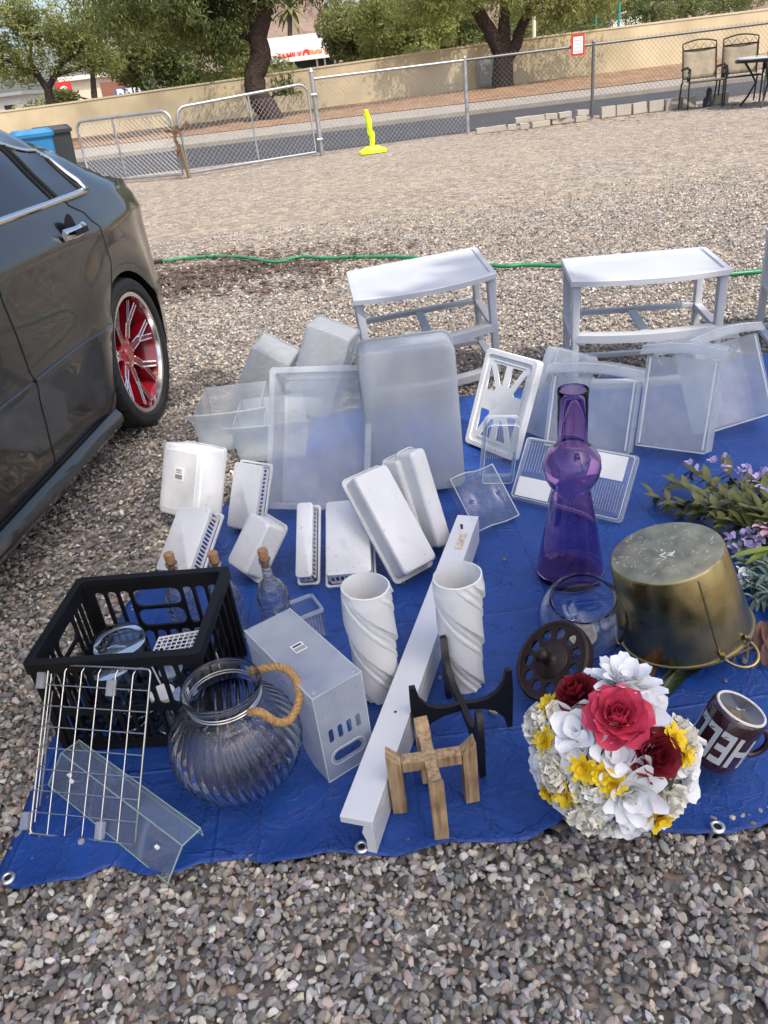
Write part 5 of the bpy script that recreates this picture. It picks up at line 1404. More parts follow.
def drawers():
    dg = 'translucent plastic drawers'
    def simple_drawer(key, label, mat, opening, **k):
        (w, h, d), mt = fr(F[key])
        t = thing('plastic_drawer', label, 'drawer', mt, group=dg)
        open_box(t, w, h, d, MAT[mat], opening, **k)
        return t, w, h, d
    simple_drawer('D1', 'grey translucent drawer leaning at the back left, nearest the car wheel', 'frost_dense', '-', taper=.004, r=.012, flange=.004)
    simple_drawer('D2', 'grey translucent drawer leaning behind the large one, under the tilted frame', 'frost_dense', '-', taper=.004, r=.012, flange=.004)
    t, w, h, d = simple_drawer('D5', 'large translucent drawer stood on end, opening forward, behind the white baskets', 'frost', '+', taper=.02, r=.008, flange=.016)
    t, w, h, d = simple_drawer('D6', 'large smooth grey drawer stood on end with its flat bottom facing forward', 'frost_dense', '-', taper=.008, r=.03, flange=.008)
    # long tray with two grooves
    t, w, h, d = simple_drawer('D8', 'narrow translucent tray leaning between the lattice panel and the purple vase', 'frost', '-', taper=.004, r=.012, flange=.004)
    g = M()
    for x in (.06, .13): g.lohi((x, .012, d), (x + .004, h - .012, d + .004))
    g.obj('rib', MAT['frost'], t)
    def lipped(key, label, skew, mat='frost_clear', lip=.018):
        """drawer stood on its back so that the curved front with its flared lip is on top"""
        (w, h, d), mt = fr(F[key]); d *= .82
        mt = mt @ Matrix.Translation((0, 0, d * .2)) @ Matrix.Rotation(math.radians(-skew), 4, 'X')
        t = thing('plastic_drawer', label, 'drawer', mt, group=dg)
        th = .003; m = MAT[mat]
        b = M(); b.lohi((0, 0, 0), (w, h - .02, th)); b.obj('base', m, t, bevel=.001)
        for x in (0, w - th):
            s = M(); s.lohi((x, .004, th + .001), (x + th, h - .02, d)); s.obj('side_wall', m, t, bevel=.001)
        s = M(); s.lohi((th + .001, 0, th + .001), (w - th - .001, th, d)); s.obj('back_wall', m, t, bevel=.001)
        n = 12
        L = M()
        rows = []
        for (dy, dz, ex) in ((-.020, 0, 0), (-.004, .0, .004), (.012, .0, .010), (.022, -.004, .014), (.022, d * .5, .014), (.010, d + .012, .016), (-.012, d + lip, .018), (-.018, d + lip - .004, .018), (.002, d + .006, .013), (.016, d * .5, .010), (.016, .006, .010), (-.020, .006, 0)):
            rows.append([(-ex + (w + 2 * ex) * i / n, h + dy + .014 * math.sin(PI * i / n), dz) for i in range(n + 1)])
        vs = [p for r in rows for p in r]; k = n + 1
        L.add(vs, [(j * k + i, j * k + i + 1, ((j + 1) % len(rows)) * k + i + 1, ((j + 1) % len(rows)) * k + i) for j in range(len(rows)) for i in range(n)] + [tuple(j * k for j in range(len(rows))), tuple(j * k + n for j in range(len(rows)))])
        L.obj('lip_front', m, t, smooth=50)
        for x in (.012, w - .012):
            e = M(); e.tube([(x, .012, d), (x, h - .025, d)], .003, 6); e.obj('edge', MAT['edge_highlight'], t)  # added tubes, their pale colour imitates light caught on the edges
        e = M(); e.tube([(.004, .002, d), (w - .004, .002, d)], .002, 6); e.obj('bottom_highlight', MAT['edge_highlight'], t)
        e = M(); e.tube([(-.014 + (w + .028) * i / 12, h + .010 + .014 * math.sin(PI * i / 12), d + .012) for i in range(13)], .0018, 6); e.obj('lip_highlight', MAT['edge_highlight'], t)
        for x in (.12, .88):
            q = M(); q.lathe([(.001, 0), (.010, 0), (.010, .003), (.001, .004)], 16); o = q.obj('boss', MAT['frost'], t); o.location = (w * x, h * .86, th + .001)
        return t
    lipped('D9', 'clear lipped drawer directly behind the purple vase', 16)
    lipped('D10', 'clear lipped drawer right of the purple vase, standing on the tarp', 17)
    lipped('D11', 'clear lipped drawer at the far right with a steeply curved lip', 12)
    # two upright drawers by the car wheel whose flared fronts point at the viewer
    def upright(org, rz, w, h, dp, label, mat='frost'):
        t = thing('plastic_drawer', label, 'drawer', loc=org, rz=rz, group=dg)
        m = MAT[mat]; n = 12; th = .003
        b = M(); b.lohi((0, 0, 0), (w, dp, th)); b.obj('base', m, t)
        for x in (0, w - th):
            s = M(); s.lohi((x, 0.004, th + .001), (x + th, dp, h)); s.obj('side_wall', m, t)
        s = M(); s.lohi((th + .001, dp - th, th + .001), (w - th - .001, dp, h)); s.obj('back_wall', m, t)
        L = M(); rows = []
        for (dy, z, ex) in ((0, .002, 0), (-.012, h * .4, .004), (-.018, h * .78, .008), (-.045, h + .005, .03), (-.043, h + .009, .03), (-.014, h * .80, .005), (-.008, h * .4, .001), (.003, .004, -.001)):
            rows.append([(-ex + (w + 2 * ex) * i / n, dy - .018 * math.sin(PI * i / n), z) for i in range(n + 1)])
        k = n + 1
        L.add([p for r in rows for p in r], [(j * k + i, j * k + i + 1, ((j + 1) % len(rows)) * k + i + 1, ((j + 1) % len(rows)) * k + i) for j in range(len(rows)) for i in range(n)] + [tuple(j * k for j in range(len(rows))), tuple(j * k + n for j in range(len(rows)))])
        L.obj('lip_front', m, t, smooth=50)
    upright((-.66, 2.72, .012), -.02, .25, .16, .26, 'cloudy drawer with flared lip behind the white boxes, closest to the car wheel')
    upright((-.50, 2.58, .012), -.02, .24, .15, .24, 'cloudy drawer with flared lip tucked half behind the large drawer')
drawers()

def stepped_sticker(t, x, y, z, w, h, m_lines=True):
    s = M(); s.lohi((x, y, z), (x + w, y + h, z + .0006)); o = s.obj('sticker', MAT['paper'], t)
    b = M(); xx = x + w * .14
    while xx < x + w * .86:
        ww = random.choice((.0007, .0012, .0018)); b.lohi((xx, y + h * .14, z + .0008), (xx + ww, y + h * .48, z + .0012)); xx += ww + random.choice((.0009, .0014))
    for k in range(3): b.lohi((x + w * .2, y + h * (.60 + .11 * k), z + .0008), (x + w * (.8 - .1 * (k % 2)), y + h * (.64 + .11 * k), z + .0012))
    b.obj('barcode', MAT['ink'], o)

def white_baskets():
    gp = 'upturned white plastic bins'
    def slotted(t, w, h, d, sides):
        """bottom at z=d facing the viewer; named sides have rows of slots"""
        th = .003; m = MAT['white']; ins = .006
        b = M(); b.rings([[(x, y, d - .010) for x, y in rrect(w - 2 * ins, h - 2 * ins, .010, 4, w / 2, h / 2)], [(x, y, d - .002) for x, y in rrect(w - 2 * ins, h - 2 * ins, .010, 4, w / 2, h / 2)], [(x, y, d) for x, y in rrect(w - 2 * ins - .005, h - 2 * ins - .005, .009, 4, w / 2, h / 2)]], cap0=True, cap1=True)
        b.obj('base', m, t, smooth=40)
        f = M(); f.rings([[(x, y, z) for x, y in rrect(w + a, h + a, .010, 4, w / 2, h / 2)] for a, z in ((-.006, 0), (.006, 0), (.006, .006), (-.006, .006), (-.006, 0))])
        f.obj('rim', m, t, smooth=40)
        for side in ('r', 'l', 'b', 't'):
            L = h if side in 'rl' else w
            wl = M()
            def put(a0, a1, z0, z1):
                if side == 'r': wl.lohi((w - ins - th, a0, z0), (w - ins, a1, z1))
                if side == 'l': wl.lohi((ins, a0, z0), (ins + th, a1, z1))
                if side == 'b': wl.lohi((a0, ins, z0), (a1, ins + th, z1))
                if side == 't': wl.lohi((a0, h - ins - th, z0), (a1, h - ins, z1))
            a0, a1 = (.014, L - .014)
            if side in sides:
                z0, z1 = .016, d - .014
                put(a0, a1, .0065, z0); put(a0, a1, z1, d - .0102)
                a = a0; k = max(int((a1 - a0) / .012), 2); st = (a1 - a0) / k
                for i in range(k + 1): put(a0 + i * st - .0022, a0 + i * st + .0022, z0 + .0002, z1 - .0002)
            else:
                put(a0, a1, .0065, d - .0102)
            wl.obj('slotted_wall' if side in sides else 'wall', m, t)
        for (x, y) in ((.02, .02), (w - .02, .02), (.02, h - .02), (w - .02, h - .02)):
            pass
        dot = M()
        for (x, y) in ((.018, .018), (w - .018, .018), (.018, h - .018), (w - .018, h - .018)):
            dot.lathe([(.001, d + .0004), (.0022, d + .0004)], 8) if False else dot.lohi((x - .0016, y - .0016, d + .0002), (x + .0016, y + .0016, d + .0009))
        dot.obj('moulding_mark', MAT['grey_ink'], t)
    def basket(key, label, sides):
        (w, h, d), mt = fr(F[key]); t = thing('storage_basket', label, 'storage basket', mt, group=gp)
        slotted(t, w, h, d, sides); return t
    (w, h, d), mt = fr(F['W1'])
    t = thing('storage_bin', 'white bin with a barcode sticker on its end, left of the others', 'storage bin', mt, group=gp)
    open_box(t, w, h, d, MAT['white'], '-', taper=.006, r=.010, flange=.004)
    p = M(); p.rings([[(x, y, d + .0001) for x, y in rrect(w * .74, h * .80, .006, 3, w * .5, h * .5)], [(x, y, d + .0012) for x, y in rrect(w * .72, h * .785, .006, 3, w * .5, h * .5)]], cap1=True); p.obj('end_panel', MAT['white'], t)
    stepped_sticker(t, w * .36, h * .50, d + .002, .045, .042)
    basket('W2', 'narrow white slotted basket leaning beside the stickered bin', 'r')
    basket('W3', 'white slotted basket lying tilted in front of the stickered bin', 'rb')
    (w, h, d), mt = fr(F['W4'])
    t = thing('storage_bin', 'plain white bin with a flanged rim lying aslant behind the corked bottles', 'storage bin', mt, group=gp)
    open_box(t, w, h, d, MAT['white'], '-', taper=.012, r=.012, flange=.010)
    basket('W5', 'thin white slotted basket upside down, narrowest of those lying flat', 'rb')
    basket('W6', 'wide white slotted basket upside down beside the thin one', 'rb')
    for key, label in (('W7', 'long white flanged tray leaning across the slotted baskets'), ('W8', 'slim white tray standing beside the head of the long board')):
        (w, h, d), mt = fr(F[key]); t = thing('storage_tray', label, 'storage tray', mt, group=gp)
        open_box(t, w, h, d, MAT['white'], '-', taper=.012 if key == 'W7' else .006, r=.012, flange=.012 if key == 'W7' else .006)
    (w, h, d), mt = fr(F['W8'])
    mt2 = mt.copy(); mt2.translation = mt.translation + Vector((-.045, .03, -.0))
    o = thing('storage_tray', 'white tray wedged behind the long leaning tray', 'storage tray', mt2 @ Matrix.Scale(.9, 4, (0, 1, 0)), group=gp)
    open_box(o, w, h, d, MAT['white'], '-', taper=.006, r=.012, flange=.006)
    # lattice panel
    (w, h, d), mt = fr(F['D7'])
    t = thing('lattice_shelf', 'white lattice shelf panel with triangular holes leaning behind the small clear box', 'shelf panel', mt)
    cx, cy = w / 2, h / 2
    holes = []
    def tri(pts): holes.append([(cx + a * w, cy + b * h) for a, b in pts])
    for sx in (-1, 1):
        for sy in (-1, 1):
            tri([(sx * .06, sy * .37), (sx * .26, sy * .37), (sx * .11, sy * .18), (sx * .06, sy * .17)])
            tri([(sx * .345, sy * .345), (sx * .345, sy * .10), (sx * .19, sy * .10), (sx * .17, sy * .13)])
    o = link_mesh('lattice', plate(rrect(w - .03, h - .03, .012, 4, cx, cy), holes, .004, MAT['white']), t); o.location = (0, 0, d - .008)
    f = M(); f.rings([[(x, y, z) for x, y in rrect(w - a, h - a, .014, 4, cx, cy)] for a, z in ((.034, d - .012), (.034, d), (.004, d), (0, d - .004), (0, 0), (.006, 0), (.006, d - .012), (.034, d - .012))]); f.obj('rim', MAT['white'], t, smooth=40)
    g = M()
    for a, b in (((.045, .035), (w - .045, .035)), ((w - .03, .05), (w - .03, h - .05)), ((w - .045, h - .035), (.045, h - .035)), ((.03, h - .05), (.03, .05))):
        g.bar((a[0], a[1], d - .0045), (b[0], b[1], d - .0045), .0015, .0015)
    g.obj('groove', MAT['grey_ink'], t)
white_baskets()

def small_clear():
    gp = 'small clear plastic boxes'
    def ribs(t, w, h, d, x0, x1, y0, y1, n):
        r = M()
        for i in range(n): x = x0 + (x1 - x0) * i / (n - 1); r.lohi((x, y0, d + .0005), (x + .0012, y1, d + .002))
        r.obj('rib', MAT['frost'], t)
    (w, h, d), mt = fr(F['C1']); t = thing('clear_box', 'small ribbed clear box standing in front of the lattice panel', 'clear box', mt, group=gp)
    open_box(t, w, h, d, MAT['clear'], '-', taper=.004, r=.012, flange=.004, rim_mat=MAT['frost_clear']); ribs(t, w, h, d, .012, w - .012, h * .45, h - .012, 15)
    e = M(); e.tube([(x, y, d) for x, y in rrect(w - .012, h - .012, .012, 5, w / 2, h / 2)], .0016, 5, closed=True); e.obj('edge', MAT['edge_highlight'], t)  # highlight round the face, drawn as a pale tube
    (w, h, d), mt = fr(F['C2']); t = thing('clear_cover', 'wide clear lid with two white paper labels leaning behind the purple vase', 'clear cover', mt, group=gp)
    open_box(t, w, h, d, MAT['clear'], '-', taper=.006, r=.008, flange=.005, rim_mat=MAT['frost_clear']); ribs(t, w, h, d, w * .60, w * .94, h * .12, h * .55, 16); ribs(t, w, h, d, w * .06, w * .34, h * .45, h * .92, 12)
    e = M(); e.tube([(x, y, d) for x, y in rrect(w - .014, h - .014, .008, 5, w / 2, h / 2)], .0016, 5, closed=True); e.obj('edge', MAT['edge_highlight'], t)
    s = M(); s.lohi((w * .05, h * .06, d + .001), (w * .36, h * .36, d + .0016)); s.obj('paper_label', MAT['paper'], t)
    s = M(); s.lohi((w * .66, h * .58, d + .001), (w * .93, h * .94, d + .0016)); s.obj('paper_label', MAT['paper'], t)
    s = M(); s.lathe([(.004, d + .002), (.009, d + .002), (.009, d + .003), (.004, d + .003)], 20); o = s.obj('moulded_ring', MAT['grey_ink'], t); o.location = (w * .66, h * .42, 0)
    # bent clear tray
    (w, h, d), mt = fr(F['C3']); t = thing('clear_tray', 'shallow clear tray with wavy ends lying left of the small ribbed box', 'clear tray', mt, group=gp)
    wave = lambda x: .014 * math.sin(x / w * 2 * PI)
    b = M(); b.grid(16, 2, lambda u, v: (w * u, h * v, d + wave(w * u))); b.obj('base', MAT['clear'], t, smooth=180, solid=.002)
    for y in (0, h):
        s = M(); s.grid(16, 2, lambda u, v: (w * u, y, d * (1 - v) + wave(w * u))); s.obj('end_wall', MAT['clear'], t, smooth=180, solid=.002)
        e = M(); e.tube([(w * u / 16, y, d + wave(w * u / 16)) for u in range(17)], .0018, 5); e.obj('edge', MAT['edge_highlight'], t)
    for x in (0, w):
        s = M(); s.lohi((x - .001, .003, 0), (x + .001, h - .003, d - .002)); s.obj('side_wall', MAT['clear'], t)
        e = M(); e.tube([(x, 0, d), (x, h, d)], .0018, 5); e.obj('edge', MAT['edge_highlight'], t)
    (w, h, d), mt = fr(F['cbox']); t = thing('clear_box', 'little clear ribbed box open at the top, behind the tall frosted holder', 'clear box', mt, group=gp)
    open_box(t, w, h, d, MAT['clear'], '+', taper=.003, r=.005, flange=.003, rim_mat=MAT['frost'])
    r = M()
    for i in range(12): r.lohi((.012 + .0075 * i, -.0012, .012), (.0132 + .0075 * i, .0018, d - .012))
    r.obj('rib', MAT['frost'], t)
small_clear()

# frosted file holder lying on its side
def file_holder():
    (w, L, h), mt = fr(F['mag'])
    t = thing('file_holder', 'blue tinted frosted file holder on the tarp beside the ribbed glass jar', 'file holder', mt)
    m = MAT['frost_clear']; th = .0025
    a = M(); a.lohi((0, 0, h - th), (w, L, h)); a.obj('top', MAT['frost'], t, bevel=.001)
    # front face (y=0) with four slots and a grip hole
    slots = []
    for k in range(4): slots.append([(w * (.22 + .19 * k) + x, h * .50 + y) for x, y in rrect(.011, .034, .0054, 5)])
    slots.append([(w * .50 + x, h * .23 + y) for x, y in rrect(.066, .026, .0128, 6)])
    me = plate([(0.002, 0), (w - .002, 0), (w, h - th - .0005), (0, h - th - .0005)], slots, th, m)
    o = link_mesh('front_panel', me, t); o.matrix_local = frame((1, 0, 0), (0, 0, 1), (0, -1, 0), (0, th / 2, 0))
    # side panels sweep up towards the back
    prof = [(th + .001, 0), (.05, .0), (.075, .012), (.10, .05), (.13, .085), (.17, .10), (L - .002, .105), (L - .002, h - th - .0005), (th + .001, h - th - .0005)]
    for x in (th / 2, w - th / 2):
        o = link_mesh('side_panel', plate(prof, [], th, m), t); o.matrix_local = frame((0, 1, 0), (0, 0, 1), (1, 0, 0), (x, 0, 0))
    b = M(); b.lohi((th + .001, L - th, .105), (w - th - .001, L, h - th - .001)); b.obj('back_panel', m, t)
    r = M()
    for i in range(17): x = .006 + (w - .012) * i / 16; r.lohi((x, -.0012, h - .055), (x + .0016, -.0002, h - .002))
    for i in range(34): y = .006 + (L - .012) * i / 33; r.lohi((-.0014, y, h - .030), (-.0002, y + .0016, h - .002))
    r.obj('rib', MAT['frost'], t)
    e = M()
    e.tube([(0, 0, 0), (0, 0, h), (w, 0, h), (w, 0, 0), (0, 0, 0)], .0014, 5); e.tube([(0, 0, h), (0, L, h)], .0014, 5); e.tube([(w, 0, h), (w, L, h)], .0014, 5)
    e.tube([(x, 0, z) for x, z in [(w * .5 + a, h * .23 + b) for a, b in rrect(.078, .038, .018, 6)]], .0012, 5, closed=True)
    e.obj('edge', MAT['edge_highlight'], t)  # edge highlights put in as pale tubes
    for (x, y) in ((.010, .012), (w - .012, .012), (.010, L - .012), (w - .012, L - .012)):
        f = M(); f.lathe([(.001, .003), (.004, .002), (.0045, 0)], 12); o = f.obj('foot', MAT['frost'], t, smooth=60); o.location = (x, y, h)
    s = M(); s.lohi((w * .40, L * .48, h + .0005), (w * .64, L * .58, h + .001)); so_ = s.obj('sticker', MAT['paper'], t)
    q = M()
    for k in range(9): q.lohi((w * .42 + k * .0026, L * .49, h + .0012), (w * .42 + k * .0026 + .0012, L * .53, h + .0016))
    q.lohi((w * .43, L * .545, h + .0012), (w * .61, L * .565, h + .0016)); q.obj('barcode', MAT['ink'], so_)
file_holder()


# ------------------------------------------------------------------ long board
def board():
    (w, L, h), mt = fr(F['board'])
    t = thing('white_board', 'long white wooden board with an angled profile lying across the tarp', 'board', mt)
    w = .060
    a = M(); a.lohi((0, 0, h - .016), (w, L, h)); a.obj('top_face', MAT['white_gloss'], t, bevel=.0015)
    a = M(); a.rings([[(w - .018, y, h - .0165), (w, y, h - .0165), (w, y, 0), (w - .016, y, 0), (w - .016, y, .03), (w - .022, y, .05)] for y in (0, L)], cap0=True, cap1=True); a.obj('side_face', MAT['white_gloss'], t)
    for y in (L * .66, L * .93):
        k = M(); k.tube([(w * .45, y, h), (w * .45, y, h + .012), (w * .45, y - .012, h + .018)], .003, 6); k.obj('hook', MAT['dark'], t)
    k = M(); k.tube([(w * .5, L * .25, h + .0004), (w * .5, L * .25, h + .0008)], .003, 10); k.obj('screw_hole', MAT['dark'], t)
    s = M(); s.lohi((w * .42, L * .83, h + .0003), (w * .78, L * .905, h + .0009)); s.obj('sticker', simple('old_label', (.55, .48, .36), .7, vary=(90, .5)), t)
board()

# ------------------------------------------------------------------ vases
def vases():
    gp = 'twisted white vases'
    H = .285
    n = 220
    def rad(a, r, z, i):
        if i > 91: return r
        ph = a * 3 / (2 * PI) + z / H * 2.3 + .1
        u = ph - math.floor(ph)
        saw = .0085 * (1 - u) ** 1.3
        steps = 0
        if u > .50: steps = .0026 * (int((u - .50) / .10) % 2)
        return r * (1 + .05 * math.cos(2 * a + z * 9)) - .002 + (saw + steps) * min(1, (H - z) / .03 + .15)
    prof = [(.039, 0)] + [(.039 + .0125 * (k / 90), H * k / 90) for k in range(1, 91)] + [(.0485, H + .001)] + [(.0470 - .010 * (1 - k / 10), H * k / 10) for k in range(9, 0, -1)] + [(.03, .008)]
    me = M().lathe(prof, n, rad, cap0=True, cap1=True).mesh(MAT['vase_white'], 28)
    b1 = at(381, 700, TZ); b2 = at(467, 690, TZ)
    for b, rz, label in ((b1, .5, 'white vase with spiral ridges left of the long board'), (b2, 1.9, 'white vase with spiral ridges right of the long board')):
        o = link_mesh('twisted_vase', me); o.location = (b.x, b.y + .03, TZ); o.rotation_euler = (0, 0, rz); tag(o, label, 'vase', gp)
    # purple glass vase
    p = at(570, 574, TZ)
    prof = [(.001, .004), (.082, .004), (.087, .010), (.086, .02), (.073, .10), (.057, .19), (.047, .245), (.0440, .258), (.056, .272), (.066, .292), (.070, .315), (.067, .338), (.057, .357), (.043, .370), (.037, .378), (.0355, .39), (.0355, .50), (.0365, .512), (.0350, .514), (.0325, .510), (.0320, .39), (.034, .376), (.040, .366), (.054, .353), (.0635, .336), (.0665, .315), (.0625, .294), (.053, .275), (.0410, .260), (.044, .243), (.054, .188), (.070, .10), (.082, .022), (.06, .012), (.001, .010)]
    m = M(); m.lathe(prof, 72); o = m.obj('purple_vase', MAT['purple'], smooth=60); o.location = (p.x, p.y, TZ); tag(o, 'tall purple glass vase with a round bulge below its neck', 'vase')
    # fish bowl
    p = at(592, 655, TZ)
    prof = [(.001, .004), (.040, .004), (.052, .010)]
    R = .098; zc = .090
    for k in range(2, 20):
        a = -PI / 2 + (PI / 2 + .80) * k / 19 + .28 * (1 - k / 19); prof.append((R * math.cos(a), zc + R * .93 * math.sin(a)))
    top = prof[-1]; prof += [(top[0] + .002, top[1] + .004), (top[0] - .001, top[1] + .007), (top[0] - .004, top[1] + .003)]
    for k in range(19, 2, -1):
        a = -PI / 2 + (PI / 2 + .80) * k / 19 + .28 * (1 - k / 19); prof.append(((R - .0055) * math.cos(a), zc + .001 + (R * .93 - .0055) * math.sin(a)))
    prof += [(.03, .014), (.001, .013)]
    m = M(); m.lathe(prof, 64)
    z = (Vector((-.10, -.28, 1))).normalized()
    t = thing('glass_bowl', 'round clear glass bowl tipped between the purple vase and the bouquet', 'bowl', axis_frame((p.x - .01, p.y + .04, TZ + .013), z))
    m.obj('bowl', MAT['glass'], t, smooth=60)
    d = M(); d.lathe([(.001, .0165), (.030, .0165), (.033, .018), (.001, .020)], 30); d.obj('base_disc', simple('pale_base_disc', (.55, .50, .43), .8, vary=(60, .3)), t)  # pale disc for the bowl's own base seen through the glass
vases()


# ------------------------------------------------------------------ ribbed jar with rope handle
def rope_path(m, pts, R=.004, r=.0036, turns=9, n=90):
    P = [Vector(p) for p in pts]
    def cr(u):
        f = u * (len(P) - 1); i = min(int(f), len(P) - 2); k = f - i
        p0, p1, p2, p3 = P[max(i - 1, 0)], P[i], P[i + 1], P[min(i + 2, len(P) - 1)]
        return .5 * ((2 * p1) + (p2 - p0) * k + (2 * p0 - 5 * p1 + 4 * p2 - p3) * k * k + (-p0 + 3 * p1 - 3 * p2 + p3) * k ** 3)
    for s in range(3):
        out = []
        ref = Vector((0, 0, 1))
        for i in range(n + 1):
            u = i / n; c = cr(u); d = (cr(min(u + .01, 1)) - cr(max(u - .01, 0))).normalized()
            x = (ref - d * ref.dot(d)); x = x.normalized() if x.length > 1e-4 else d.orthogonal().normalized(); ref = x; y = d.cross(x)
            a = 2 * PI * (turns * u + s / 3); out.append(c + (x * math.cos(a) + y * math.sin(a)) * R)
        m.tube(out, r, 6)

def jar():
    t = thing('ribbed_jar', 'round grey tinted ribbed glass jar with a rope handle', 'jar', loc=(-.335, 1.085, TZ))
    prof = []
    N_ = 30
    for k in range(N_ + 1):
        u = k / N_; a = -PI / 2 * .86 + (PI / 2 * .86 + PI / 2 * .60) * u
        prof.append((.124 * math.cos(a), .110 + .112 * math.sin(a)))
    prof = [(.001, .003), (.03, .002)] + prof
    zt = prof[-1][1]
    neck = [(.071, zt + .006), (.068, zt + .014), (.068, zt + .034), (.073, zt + .040), (.0755, zt + .046), (.073, zt + .051), (.068, zt + .050), (.064, zt + .044), (.0635, zt + .014)]
    inner = [(max(r - .004, .001), z + .002) for r, z in reversed(prof[2:])]
    full = prof + neck + inner + [(.03, .007), (.001, .007)]
    no, nn = len(prof), len(neck)
    def rad(a, r, z, i):
        if i < 2: return r
        if i < no:
            u = (i - 2) / N_; k = math.sin(PI * min(u * 1.02, 1)) ** .5
            return r + .0040 * k * (math.cos(40 * (a + u * .35)))
        if i < no + nn: return r
        return r
    m = M(); m.lathe(full, 240, rad); m.obj('glass_body', MAT['jar_glass'], t, smooth=70)
    w = M()
    for dz in (.020, .026): w.tube([(.0695 * math.cos(a), .0695 * math.sin(a), zt + dz) for a in [2 * PI * k / 48 for k in range(48)]], .0014, 5, closed=True)
    a0 = -.75
    for s in range(5): w.tube([(.071 * math.cos(a0 + .03 * s), .071 * math.sin(a0 + .03 * s), zt + .016), (.076 * math.cos(a0 + .02 * s), .076 * math.sin(a0 + .02 * s), zt + .032)], .0018, 5)
    w.obj('wire_band', MAT['wire'], t, smooth=60)
    r = M(); c0 = Vector((.071 * math.cos(a0), .071 * math.sin(a0), zt + .02)); c1 = Vector((.071 * math.cos(.85), .071 * math.sin(.85), zt + .026))
    pts = [c0, c0 + Vector((.022, -.012, .008)), Vector((.098, -.06, zt + .0)), Vector((.120, -.045, zt - .012)), Vector((.138, -.01, zt + .004)), Vector((.130, .03, zt + .022)), Vector((.098, .052, zt + .032)), c1]
    rope_path(r, pts, .0042, .0042, 12, 120); r.obj('rope_handle', MAT['rope'], t, smooth=70)
jar()


